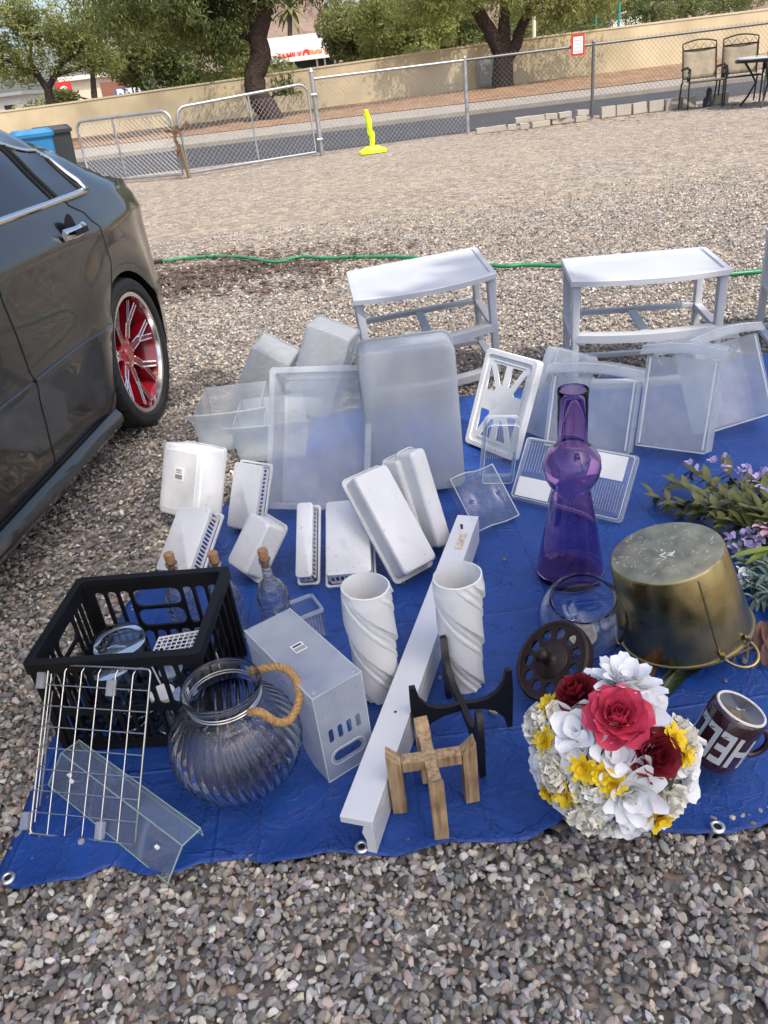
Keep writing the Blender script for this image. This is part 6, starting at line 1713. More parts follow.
# ------------------------------------------------------------------ crate with glass jars
def crate():
    (w, h, d), mt = fr(F['crate'])
    t = thing('milk_crate', 'black slotted plastic crate holding upturned glass jars', 'crate', mt)
    m = MAT['black_plastic']; th = .006; ins = .014
    def panel(L, H, name, matx):
        """slotted side: upper row of tall slots and a split centre, lower row of slots"""
        holes = []
        n = 10; gap = .008; x0 = .022; cw = (L - 2 * x0 - gap * (n - 1)) / n
        rows = ((.018, .088), (.100, .168), (.180, H - .040))
        for r_, (z0, z1) in enumerate(((.020, .098), (.112, H - .034))):
            i = 0
            while i < n:
                xa = x0 + i * (cw + gap)
                if r_ == 1 and i in (3, 4, 5, 6):
                    if i == 3:
                        wd = 4 * cw + 3 * gap
                        for (za, zb) in ((z0, (z0 + z1) / 2 - .004), ((z0 + z1) / 2 + .004, z1)):
                            holes.append([(xa + wd / 2 + x, (za + zb) / 2 + z) for x, z in rrect(wd, zb - za, min(.018, (zb - za) / 2 - .001), 5)])
                    i += 1; continue
                holes.append([(xa + cw / 2 + x, (z0 + z1) / 2 + z) for x, z in rrect(cw, z1 - z0, cw * .45, 5)])
                i += 1
        o = link_mesh(name, plate([(0, 0), (L, 0), (L, H - .012), (0, H - .012)], holes, th, m), t); o.matrix_local = matx
        return o
    Z = (0, 0, 1)
    bx0, bx1, by0, by1 = ins, w - ins, ins, h - ins
    L = bx1 - bx0; Dp = by1 - by0
    panel(L, d, 'front_panel', frame((1, 0, 0), Z, (0, -1, 0), (bx0, by0 + th / 2, 0)))
    panel(L, d, 'back_panel', frame((1, 0, 0), Z, (0, -1, 0), (bx0, by1 - th / 2, 0)))
    panel(Dp - 2 * th - .001, d, 'side_panel', frame((0, 1, 0), Z, (1, 0, 0), (bx0 + th / 2, by0 + th + .0005, 0)))
    panel(Dp - 2 * th - .001, d, 'side_panel', frame((0, 1, 0), Z, (1, 0, 0), (bx1 - th / 2, by0 + th + .0005, 0)))
    r = M(); O_ = rrect(w, h, .012, 4, w / 2, h / 2); I_ = rrect(w - 2 * ins - 2 * th + .002, h - 2 * ins - 2 * th + .002, .010, 4, w / 2, h / 2)
    r.rings([[(x, y, d - .016) for x, y in I_], [(x, y, d) for x, y in I_], [(x, y, d) for x, y in O_], [(x, y, d - .024) for x, y in O_], [(x, y, d - .024) for x, y in rrect(w - .006, h - .006, .011, 4, w / 2, h / 2)], [(x, y, d - .005) for x, y in rrect(w - .006, h - .006, .011, 4, w / 2, h / 2)], [(x, y, d - .005) for x, y in I_]]); r.obj('rim', m, t, smooth=35)
    for (x, y) in ((bx0, by0), (bx1, by0), (bx0, by1), (bx1, by1)):
        c = M(); c.lohi((x - .008, y - .008, 0.001), (x + .008, y + .008, d - .017)); c.obj('corner_post', m, t, bevel=.003)
    b = M()
    for i in range(13): b.bar((bx0, by0 + Dp * i / 12, .006), (bx1, by0 + Dp * i / 12, .006), .006, .006)
    for i in range(13): b.bar((bx0 + L * i / 12, by0, .0105), (bx0 + L * i / 12, by1, .0105), .006, .003)
    b.obj('bottom_grid', m, t)
    k = M(); k.lohi((bx0 - .002, by0 - .004, .0), (bx1 + .002, by0 - .0005, .014)); k.lohi((bx0 - .002, by1 + .0005, .0), (bx1 + .002, by1 + .004, .014)); k.obj('foot_band', m, t)
    rib = M()
    for i in range(6): rib.lohi((bx1 + .0005, by0 + .03 + Dp * .15 * i, .03), (bx1 + .009, by0 + .036 + Dp * .15 * i, d - .026))
    rib.obj('side_rib', m, t)
    # glass jars standing in it, upside down
    jarp = [(.048, 0), (.052, .01), (.052, .10), (.046, .118), (.040, .128), (.040, .145), (.0365, .145), (.0365, .128), (.043, .115), (.0485, .10), (.0485, .012), (.030, .006), (.001, .006)]
    outer = [(.001, 0)] + [(r_, z * 1.25) for r_, z in jarp]
    jm = M().lathe([(r_, .18125 - z) for r_, z in outer], 48).mesh(MAT['glass'], 50)
    Wm = mt
    for (x, y, s, lab) in ((118, 637, 1.06, 'larger upturned glass jar in the middle of the crate'), (109, 660, .94, 'smaller upturned glass jar near the front of the crate')):
        p_ = at(x, y, .1813 * s + .026)
        o = link_mesh('glass_jar', jm); o.matrix_world = Matrix.Translation((p_.x, p_.y, .026)) @ Matrix.Scale(s, 4); tag(o, lab, 'jar', 'glass jars in the crate')
    sm = M().lathe([(.001, 0), (.027, 0), (.030, .006), (.030, .07), (.024, .082), (.024, .09), (.0215, .09), (.0215, .08), (.0275, .069), (.0275, .008), (.001, .006)], 32).mesh(MAT['glass'], 50)
    for (x, y, lab) in ((.235, .055, 'small jar with a pale lid at the front of the crate'), (.285, .050, 'small jar in the front right corner of the crate'), (.235, .125, 'small jar behind the pale lidded one in the crate')):
        t2 = thing('small_jar', lab, 'jar', Wm @ Matrix.Translation((x, y, .0135)), group='small jars in the crate')
        link_mesh('glass', sm, t2)
        l = M(); l.lathe([(.001, .096), (.026, .096), (.027, .093), (.027, .084), (.0245, .084)], 28); l.obj('lid', MAT['paper'] if lab.startswith('small jar with') else MAT['silver'], t2, smooth=50)
    # white wire basket corner in the crate
    q = thing('white_wire_grid', 'white coated wire grid lying inside the crate at the back right', 'wire grid', Wm @ Matrix.Translation((.215, .085, .17)) @ Matrix.Rotation(-.12, 4, 'Y'))
    g = M()
    for i in range(10): g.tube([(.012 * i, 0, 0), (.012 * i, .075, 0)], .0014, 5)
    for i in range(7): g.tube([(0, .0125 * i, 0.002), (.108, .0125 * i, 0.002)], .0014, 5)
    g.obj('grid', MAT['white_wire'], q)
    e = M(); e.tube([(0, 0, 0), (.108, 0, 0), (.108, .075, 0), (0, .075, 0)], .0024, 6, closed=True)
    for (x, y) in ((0, 0), (.108, 0), (0, .075), (.108, .075)): e.tube([(x, y, 0), (x, y, -.154)], .002, 6)
    e.obj('frame', MAT['white_wire'], q)
crate()

def bottles():
    gp = 'corked glass bottles'
    H = .235
    body = [(.001, 0), (.036, 0), (.039, .006), (.040, .105), (.038, .128), (.027, .152), (.0125, .168), (.0115, .20), (.0125, .212), (.0145, .214), (.0145, .222), (.0085, .222), (.0085, .170), (.023, .151), (.0345, .127), (.0365, .105), (.0355, .012), (.001, .010)]
    me = M().lathe(body, 48, lambda a, r, z, i: r + (.0012 * math.sin(7 * a + z * 60) if .02 < z < .13 and i < 6 else 0)).mesh(MAT['bottle_glass'], 55)
    ck = M().lathe([(.001, .200), (.0085, .200), (.0085, .222), (.0115, .2225), (.0125, .245), (.0115, .249), (.001, .250)], 24).mesh(MAT['cork'], 50)
    for i, (x, y, lab) in enumerate(((168, 553, 'corked bottle farthest left behind the black crate'), (212, 552, 'corked bottle behind the right corner of the black crate'), (262, 549, 'corked bottle standing clear of the crate beside the small clear box'))):
        p = at(x, y, .25 + TZ)
        t = thing('corked_bottle', lab, 'bottle', loc=(p.x, p.y, TZ), rz=.9 * i, group=gp)
        link_mesh('glass', me, t); link_mesh('cork', ck, t)
bottles()

def wire_panel():
    (w, h, d), mt = fr(F['wire'])
    t = thing('wire_rack', 'silver wire grid rack leaning on the front of the black crate', 'wire rack', mt)
    m = MAT['wire']
    f = M(); f.tube([(x, y, 0) for x, y in rrect(w, h, .008, 4, w / 2, h / 2)], .0022, 6, closed=True); f.obj('frame', m, t, smooth=60)
    g = M()
    for i in range(1, 6): x = w * i / 6; g.tube([(x, 0, 0), (x, h - .012, 0), (x + .004, h, -.004), (x + .004, h + .004, -.045)], .0012, 5)
    for i in range(1, 8): y = h * i / 8; g.tube([(0, y, .002), (w, y, .002)], .0012, 5)
    g.obj('grid', m, t, smooth=60)
    # short folded return along the left side
    r = M(); z0 = -.05
    r.tube([(0, 0, 0), (-.02, 0, z0), (-.02, h, z0), (0, h, 0)], .0018, 5)
    for i in range(1, 8): y = h * i / 8; r.tube([(0, y, 0), (-.02, y, z0)], .0012, 5)
    r.tube([(-.010, 0, z0 / 2), (-.010, h, z0 / 2)], .0012, 5); r.obj('side_return', m, t, smooth=60)
    for (x, y) in ((-.012, h * .90), (w * .64, h * .88), (-.012, h * .07), (w * .67, h * .06)):
        c = M(); c.lohi((x - .008, y - .016, -.005), (x + .008, y + .016, .008)); c.obj('clip', MAT['frost_clear'], t, bevel=.002)
    # acrylic channel lying across the tarp
    b0, b1 = at(66, 772, TZ), at(186, 866, TZ)
    dv = (b1 - b0); L = dv.length; X = dv.normalized(); Yv = Vector((0, 0, 1)).cross(X)
    q = thing('acrylic_channel', 'clear acrylic channel with a folded lip lying on the tarp by the wire rack', 'acrylic channel', frame(X, Yv, (0, 0, 1), b0))
    th = .003
    k = M(); k.add([(0, -.042, 0), (L, -.042, 0), (L, .004, .050), (0, .004, .050), (0, -.042 + th, 0), (L, -.042 + th, 0), (L, .004 + th, .050), (0, .004 + th, .050)], [(0, 1, 2, 3), (7, 6, 5, 4), (0, 4, 5, 1), (3, 2, 6, 7), (0, 3, 7, 4), (1, 5, 6, 2)]); k.obj('sloped_wall', MAT['acrylic'], q)
    k = M(); k.lohi((0, .008, .0475), (L, .046, .0505)); k.obj('top_wall', MAT['acrylic'], q)
    k = M(); k.lohi((0, .0465, .030), (L, .0495, .0505)); k.obj('lip', MAT['acrylic'], q)
    e = M()
    for x in (0, L): e.tube([(x, -.041, .001), (x, .006, .049), (x, .048, .049), (x, .048, .030)], .0016, 5)
    e.tube([(0, -.041, .001), (L, -.041, .001)], .0012, 5); e.tube([(0, .006, .050), (L, .006, .050)], .0016, 5); e.tube([(0, .048, .050), (L, .048, .050)], .0014, 5); e.tube([(0, .048, .030), (L, .048, .030)], .0012, 5)
    e.obj('edge', MAT['acrylic_edge'], q)
    s = M()
    for (x, y) in ((.05, -.012), (.068, -.018), (L - .05, -.016)): s.lathe([(.001, 0), (.004, 0), (.001, .001)], 10) if False else s.box((x, y, .0325 + .0), (.009, .006, .004))
    s.obj('tape_residue', MAT['paper'], q)
wire_panel()


# ------------------------------------------------------------------ wooden and black stands
def stands():
    c = Vector((.030, .968, TZ))
    t = thing('wooden_stand', 'light wooden four legged plant stand at the front of the tarp', 'plant stand', loc=c, rz=.0)
    Hh, R = .150, .069; lw = .026
    dirs = [Vector((-.97, .06, 0)), Vector((.97, .12, 0)), Vector((.02, -.92, 0)), Vector((-.12, .95, 0))]
    for d_ in dirs:
        u = d_.normalized(); s = Vector((-u.y, u.x, 0)); p = d_ * R
        l = M()
        q = [p - s * lw / 2 - u * lw / 2, p + s * lw / 2 - u * lw / 2, p + s * lw / 2 + u * lw / 2, p - s * lw / 2 + u * lw / 2]
        top = [Hh - .024, Hh - .024, Hh, Hh]
        l.add([(v.x, v.y, 0) for v in q] + [(v.x, v.y, z) for v, z in zip(q, top)], [(3, 2, 1, 0), (4, 5, 6, 7), (0, 1, 5, 4), (1, 2, 6, 5), (2, 3, 7, 6), (3, 0, 4, 7)])
        l.obj('leg', MAT['wood'], t, bevel=.001)
    zc = Hh - .034
    a, b = dirs[0] * (R - .0135), dirs[1] * (R - .0135)
    k = M(); k.bar((a.x, a.y, zc), (b.x, b.y, zc), .022, .024); k.obj('crossbar', MAT['wood'], t, bevel=.001)
    a, b = dirs[2] * (R - .0135), dirs[3] * (R - .0135)
    k = M(); k.bar((a.x, a.y, zc - .002), (b.x, b.y, zc - .002), .022, .027); k.obj('crossbar', MAT['wood'], t, bevel=.001)
    # black stand of two interlocking boards
    c = Vector((.108, 1.135, TZ))
    t = thing('black_stand', 'black wooden display stand of two crossed curved boards', 'display stand', loc=c)
    def half(sw, arm, leg, topz):
        return [(0, .088), (.025, .084), (.050, .086), (.072, .098), (.086, .118), (.092, topz), (.104, topz), (.106, .10), (.104, .05), (.102, 0), (.092, 0), (.084, .03), (.066, .052), (.040, .064), (0, .070)]
    def prof(topz, k=1.0):
        a = [(x * k, z) for x, z in half(0, 0, 0, topz)]; return a + [(-x, z) for x, z in reversed(a[1:-1])]
    o = link_mesh('curved_board', plate(prof(.150, .98), [], .011, MAT['black_wood']), t); o.matrix_local = frame((.995, .09, 0), (0, 0, 1), (.09, -.995, 0), (0, 0, 0))
    pf = prof(.165, 1.15)
    o = link_mesh('curved_board', plate(pf, [], .012, MAT['black_wood']), t); o.matrix_local = frame((-.16, .985, 0), (0, 0, 1), (.985, .16, 0), (0, 0, -.0))
    # brown pierced lid leaning
    p = at(552, 661, .105)
    v = (CAM - p).normalized()
    z = (v * .62 - RGT * .66 + UPV * .40).normalized()
    t = thing('pierced_lid', 'dark brown round lid with a ring of holes and a knob', 'lid', axis_frame(p, z, UPV))
    R = .087
    holes = []
    for k in range(11):
        a = 2 * PI * k / 11; hx, hy = .060 * math.cos(a), .060 * math.sin(a)
        holes.append([(hx + .0125 * math.cos(b) , hy + .0125 * math.sin(b)) for b in [2 * PI * i / 16 for i in range(16)]])
    o = link_mesh('plate', plate([(R * math.cos(2 * PI * i / 64), R * math.sin(2 * PI * i / 64)) for i in range(64)], holes, .006, MAT['dark_wood']), t)
    r = M(); r.lathe([(R + .0002, -.014), (R + .003, -.010), (R + .003, .002), (R - .002, .006), (R - .007, .004), (R - .007, .0032)], 64); r.lathe([(R - .004, -.020), (R + .001, -.018), (R + .001, -.0145), (R - .008, -.0145)], 64); r.obj('rim', MAT['dark_wood'], t, smooth=50)
    r = M(); r.lathe([(.040, .0032), (.038, .006), (.020, .008), (.014, .012), (.010, .020), (.013, .027), (.016, .034), (.013, .043), (.006, .047), (.001, .048)], 36); r.obj('knob', MAT['dark_wood'], t, smooth=60)
stands()


# ------------------------------------------------------------------ brass bucket
def bucket():
    top = on_ball(666, 552, at(685, 628, .055), .225, False)
    base = at(685, 628, .055)
    ax = (top - base).normalized()
    t = thing('brass_bucket', 'upturned oval brass bucket with ring handles lying on brown leaves', 'bucket', axis_frame(base, ax, Vector((1, -.35, -.1))))
    H = (top - base).length; SX, SY = 1.08, .93
    r0, r1 = .130, .107
    m = M(); m.lathe([(r0 - .004, .001), (r0, 0), (r0 + .004, .003), (r0 + .003, .007), (r0 - .001, .008), (r1, H - .004), (r1 - .003, H)], 96, sx=SX, sy=SY); m.obj('body', MAT['brass'], t, smooth=40)
    b = M(); b.lathe([(r1 - .003, H + .0002), (r1 - .006, H + .0015), (.001, H + .0005)], 96, sx=SX, sy=SY); b.obj('bottom', MAT['brass_base'], t, smooth=40)
    sc = M()
    for k in range(90):
        a = random.uniform(0, 2 * PI); rr = r1 * .93 * math.sqrt(random.uniform(.02, 1)); x, y = rr * math.cos(a) * SX, rr * math.sin(a) * SY
        L = random.uniform(.003, .012); b_ = random.uniform(0, 2 * PI); cu = random.uniform(-.6, .6)
        sc.tube([(x + L * (i / 4) * math.cos(b_ + cu * i / 4), y + L * (i / 4) * math.sin(b_ + cu * i / 4), H + .0018) for i in range(5)], random.uniform(.0002, .0005), 4)
    for k in range(14):
        x, y = random.gauss(.004, .012), random.gauss(-.008, .007); sc.tube([(x, y, H + .0018), (x + random.uniform(.003, .012), y + random.uniform(-.006, .008), H + .0018)], random.uniform(.0006, .0016), 5)
    sc.obj('scratches', MAT['scuff'], t)
    s = M(); a = -1.05; s.bar((r1 * SX * math.cos(a) + .001, r1 * SY * math.sin(a) - .001, H - .01), ((r0) * SX * math.cos(a) + .001, (r0) * SY * math.sin(a) - .001, .01), .003, .002); s.obj('seam', MAT['brass'], t)
    for a in (-.78, -.78 + PI):
        h = M(); c, si = math.cos(a), math.sin(a); P0 = Vector((r0 * SX * c, r0 * SY * si, .012)); tg = Vector((-si * SX, c * SY, 0)).normalized(); out = Vector((c, si, 0))
        pts = [P0 + tg * (.034 * math.cos(b)) + out * (.006 + .038 * math.sin(b)) + Vector((0, 0, -.014 * math.sin(b))) for b in [PI * i / 14 for i in range(15)]]
        h.tube(pts, .0036, 8); h.obj('handle', MAT['brass'], t, smooth=60)
        rv = M()
        for sg in (-1, 1): rv.box(P0 + tg * .034 * sg + Vector((0, 0, .008)), (.010, .010, .014))
        rv.obj('rivet_plate', MAT['brass'], t, bevel=.002)
bucket()


# ------------------------------------------------------------------ mug
def mug():
    mouth = at(710, 754, .054)
    bot = on_ball(742, 708, mouth, .116, False)
    ax = (bot - mouth).normalized()
    # x axis chosen so that the handle points right
    t = thing('maroon_mug', 'dark maroon mug tipped upside down with grey block lettering', 'mug', axis_frame(mouth, ax, RGT))
    H = .116; R = .0495
    m = M(); m.lathe([(.001, .012), (R - .004, .010), (R - .0035, .002), (R - .001, 0), (R, .003), (R, H - .010), (R - .003, H - .003), (R - .006, H - .001), (R - .0095, H - .0015)], 64); m.obj('body', MAT['mug'], t, smooth=40)
    r = M(); r.lathe([(R - .0095, H - .0016), (R - .0085, H + .0006), (R - .0055, H + .0004), (R - .0045, H - .0018)], 64); r.obj('foot_ring', MAT['mug_ring'], t, smooth=60)
    r = M(); r.lathe([(R - .0095, H - .002), (.001, H - .0055)], 48); r.obj('underside', MAT['mug'], t, smooth=60)
    s = M()
    for k in range(5): s.lohi((-.008 + .0035 * k, -.004 + .0015 * k, H - .0045), (-.0062 + .0035 * k, .004 - .001 * k, H - .0040))
    s.obj('stamp', MAT['scuff'], t)
    # handle
    h = M(); pts = []
    for i in range(15):
        b = -1.35 + 2.7 * i / 14; pts.append((R - .004 + .030 * math.cos(b) ** .8 if math.cos(b) > 0 else R - .004, 0, H * .5 + .031 * math.sin(b)))
    h.tube(pts, .0062, 10); o = h.obj('handle', MAT['mug'], t, smooth=70); o.rotation_euler = (0, 0, -.18)
    # lettering wrapped round the body, upside down with the mug
    def wrap(txt, size, a0, z0, name, spread=1.0, bold=.0006, sy=1.0):
        me = text_mesh(txt, size, MAT['grey_ink'], .0, 'LEFT', bold)
        bm = bmesh.new(); bm.from_mesh(me)
        bmesh.ops.subdivide_edges(bm, edges=bm.edges, cuts=2)
        for v in bm.verts:
            x, y = v.co.x, v.co.y * sy
            a = a0 - x / R * spread; v.co = ((R + .0004) * math.cos(a), (R + .0004) * math.sin(a), z0 - y)
        bm.to_mesh(me); bm.free()
        link_mesh(name, me, t)
    wrap('HELLO', .064, -.95, .056, 'lettering', .86, .0016, 1.45)
    wrap('MR. ECHO', .0085, -.88, .030, 'small_lettering', 1.0, .0001, 1.0) if False else None
    me = text_mesh('MR. ECHO', .0075, MAT['grey_ink'], .0, 'LEFT', .0002)
    bm = bmesh.new(); bm.from_mesh(me)
    for v in bm.verts:
        x, y = v.co.x, v.co.y; a = -.86 + y / R; v.co = ((R + .0004) * math.cos(a), (R + .0004) * math.sin(a), .022 + x)
    bm.to_mesh(me); bm.free(); link_mesh('small_lettering', me, t)
mug()


# ------------------------------------------------------------------ flowers
def petal(m, base, d, up, L, W, curl=.3, cup=.25, nu=4, nv=6, ruffle=0, tip=.5):
    ex = .82 if tip < .8 else .89
    """leaf-shaped curved sheet from base along d, bending towards up"""
    d = d.normalized(); up = (up - d * up.dot(d)).normalized(); s = d.cross(up)
    ph = random.uniform(0, 6)
    def fn(u, v):
        w = W * (math.sin(PI * (v * ex + .10)) ** tip); x = (u - .5) * w
        bend = curl * L * v * v; c = cup * (2 * u - 1) ** 2 * w
        rf = ruffle * math.sin(u * 14 + ph) * v
        p = Vector(base) + d * (L * v) + up * (bend + c + rf) + s * x
        return p
    m.grid(nu, nv, fn)

def flower(parent, name, pos, nrm, R, kind, mat):
    n = nrm.normalized(); e1 = n.orthogonal().normalized(); e2 = n.cross(e1); m = M()
    def dirn(a): return e1 * math.cos(a) + e2 * math.sin(a)
    if kind == 'dahlia':
        for (k, el, L, z) in ((9, .15, 1.0, 0), (9, .45, .88, .06), (8, .75, .70, .12), (6, 1.05, .5, .18), (4, 1.3, .32, .22)):
            o = random.uniform(0, 6)
            for i in range(k):
                a = o + 2 * PI * i / k + random.uniform(-.12, .12); d = dirn(a) * math.cos(el) + n * math.sin(el)
                petal(m, pos + n * z * R, d, n, L * R * random.uniform(.9, 1.1), R * .46, random.uniform(-.25, .15), .18, tip=.7)
    elif kind == 'lily':
        for (k, el, L) in ((5, .35, 1.0), (4, .75, .8), (3, 1.15, .55)):
            o = random.uniform(0, 6)
            for i in range(k):
                d = dirn(o + 2 * PI * i / k) * math.cos(el) + n * math.sin(el); petal(m, pos, d, n, L * R * random.uniform(.9, 1.1), R * .72, random.uniform(-.35, .05), .22, tip=.7)
    elif kind == 'rose':
        for (k, el, L, W, cl) in ((6, .30, 1.0, 1.0, -.15), (6, .55, .92, .95, .05), (5, .85, .82, .85, .2), (5, 1.08, .72, .7, .3), (4, 1.25, .62, .55, .35), (3, 1.42, .52, .4, .4)):
            o = random.uniform(0, 6)
            for i in range(k):
                a = o + 2 * PI * i / k; d = dirn(a) * math.cos(el) + n * math.sin(el)
                petal(m, pos + dirn(a) * R * .06, d, n * .6 - dirn(a) * .8 * math.sin(el), L * R, W * R * 1.05, cl, .30, 5, 6, R * .02, tip=.42)
    elif kind == 'carnation':
        for i in range(46):
            el = random.uniform(.05, 1.5); d = dirn(random.uniform(0, 6.3)) * math.cos(el) + n * math.sin(el)
            petal(m, pos, d, n, R * random.uniform(.75, 1.0), R * .75, random.uniform(-.3, .3), .1, 6, 4, R * .09, tip=.3)
    elif kind == 'small':
        for (k, el, L) in ((8, .2, 1.0), (7, .6, .8), (6, 1.0, .55)):
            o = random.uniform(0, 6)
            for i in range(k):
                d = dirn(o + 2 * PI * i / k + random.uniform(-.2, .2)) * math.cos(el) + n * math.sin(el); petal(m, pos, d, n, L * R, R * .5, random.uniform(-.2, .2), .1, 2, 4, tip=.6)
    elif kind == 'leaf':
        petal(m, pos - e1 * R, e1, n, R * 2, R * 1.1, -.1, .15, 3, 6, tip=.9)
    return m.obj(name, MAT[mat], parent, smooth=180)

def bouquet():
    c = at(611, 748, .125); RB = .136
    t = thing('flower_bouquet', 'round bouquet of white, yellow and red silk flowers', 'bouquet', loc=c)
    v = (CAM - c).normalized(); r_ = (RGT - v * RGT.dot(v)).normalized(); u_ = v.cross(r_)
    def pos(x, y, rr=1.0):
        ax, ay = (x - 612) / 96, -(y - 746) / 96; q = ax * ax + ay * ay
        if q > .96: k = math.sqrt(.96 / q); ax *= k; ay *= k; q = .96
        n = r_ * ax + u_ * ay + v * math.sqrt(1 - q); return n * RB * rr, n
    k = 1.40 / 770  # metres per pixel at that distance
    L = [('rose', 622, 715, 30, 'pink_flower', 'rose'), ('rose', 579, 686, 22, 'red_flower', 'dark_rose'), ('rose', 657, 753, 24, 'red_flower', 'dark_rose'),
         ('dahlia', 634, 674, 40, 'white_flower', 'white_flower'), ('lily', 648, 708, 36, 'white_flower', 'white_flower'), ('lily', 574, 727, 34, 'white_flower', 'white_flower'), ('lily', 573, 752, 28, 'white_flower', 'white_flower'),
         ('lily', 617, 752, 32, 'white_flower', 'white_flower'), ('dahlia', 627, 792, 42, 'white_flower', 'white_flower'), ('dahlia', 616, 824, 32, 'white_flower', 'white_flower'),
         ('carnation', 537, 719, 28, 'cream_flower', 'carnation'), ('carnation', 552, 770, 28, 'cream_flower', 'carnation'), ('carnation', 588, 790, 24, 'cream_flower', 'carnation'), ('carnation', 585, 815, 30, 'cream_flower', 'carnation'),
         ('carnation', 664, 800, 26, 'cream_flower', 'carnation'), ('lily', 640, 735, 20, 'white_flower', 'white_flower'), ('lily', 598, 725, 22, 'white_flower', 'white_flower'), ('carnation', 690, 735, 24, 'cream_flower', 'carnation'), ('lily', 693, 757, 32, 'white_flower', 'white_flower'), ('lily', 692, 785, 30, 'white_flower', 'white_flower'),
         ('lily', 530, 762, 28, 'white_flower', 'white_flower'), ('lily', 545, 800, 28, 'white_flower', 'white_flower'), ('lily', 556, 815, 24, 'white_flower', 'white_flower'), ('lily', 530, 785, 24, 'white_flower', 'white_flower'), ('lily', 600, 668, 24, 'white_flower', 'white_flower'), ('dahlia', 660, 820, 24, 'white_flower', 'white_flower'),
         ('small', 545, 738, 14.3, 'yellow_flower', 'yellow_flower'), ('small', 551, 702, 14.3, 'yellow_flower', 'yellow_flower'), ('small', 562, 792, 14.3, 'yellow_flower', 'yellow_flower'), ('small', 583, 766, 14.3, 'yellow_flower', 'yellow_flower'), ('small', 600, 772, 12.6, 'yellow_flower', 'yellow_flower'), ('small', 611, 781, 13.4, 'yellow_flower', 'yellow_flower'),
         ('small', 674, 737, 15.1, 'yellow_flower', 'yellow_flower'), ('small', 684, 752, 12.6, 'yellow_flower', 'yellow_flower'), ('small', 653, 814, 16.8, 'yellow_flower', 'yellow_flower'), ('small', 543, 792, 10.9, 'yellow_flower', 'yellow_flower'),
         ('leaf', 664, 786, 16, 'leaf_green', 'leaf'), ('leaf', 600, 700, 18, 'leaf_green', 'leaf'), ('leaf', 560, 708, 15, 'leaf_green', 'leaf'), ('leaf', 655, 730, 16, 'leaf_green', 'leaf'), ('leaf', 596, 740, 18, 'leaf_green', 'leaf'), ('leaf', 600, 805, 18, 'leaf_green', 'leaf'), ('leaf', 545, 752, 16, 'leaf_green', 'leaf')]
    for kind, x, y, rp, mat, nm in L:
        p, n = pos(x, y, {'rose': .99, 'small': 1.10, 'leaf': 1.0, 'dahlia': .90, 'lily': .90, 'carnation': .90}[kind])
        flower(t, nm, p, n, rp * k, kind, mat)
    core = M()
    core.lathe([(.001, -.075), (.06, -.06), (.092, -.01), (.085, .04), (.05, .075), (.001, .09)], 24); core.obj('foliage', MAT['leaf_green'], t, smooth=180)
    st = M()
    for i in range(9): a = 2 * PI * i / 9; st.tube([(.02 * math.cos(a), .02 * math.sin(a), -.05), (.025 * math.cos(a) + .02, .03 + .025 * math.sin(a), -.118)], .003, 5)
    st.obj('stem', MAT['leaf_green'], t)
    p, n = pos(706, 728, 1.0)
    rb = M(); rb.grid(2, 8, lambda u, w: p + r_ * (-.02 + .045 * w) + u_ * (.030 * (u - .5) * (1 - .7 * w) - .018 * w) + v * (.006 * math.sin(w * 4) + .01 * u)); rb.obj('ribbon', MAT['white_flower'], t, smooth=180, solid=.0006)
bouquet()

def spray(label, base, items, name='silk_flowers', cat='silk flowers'):
    pass

def leafy(m, a, b, n, L, W, droop=.2):
    """leaves along a twig"""
    a, b = Vector(a), Vector(b); d = (b - a).normalized()
    for i in range(n):
        p = a.lerp(b, (i + .5) / n); s = d.cross(Vector((random.gauss(0, 1), random.gauss(0, 1), random.gauss(0, 1)))).normalized()
        petal(m, p, (s + d * .7 + Vector((0, 0, .15))), Vector((0, 0, 1)), L * random.uniform(.7, 1.2), W * random.uniform(.8, 1.2), -droop, .15, 2, 5, tip=.9)

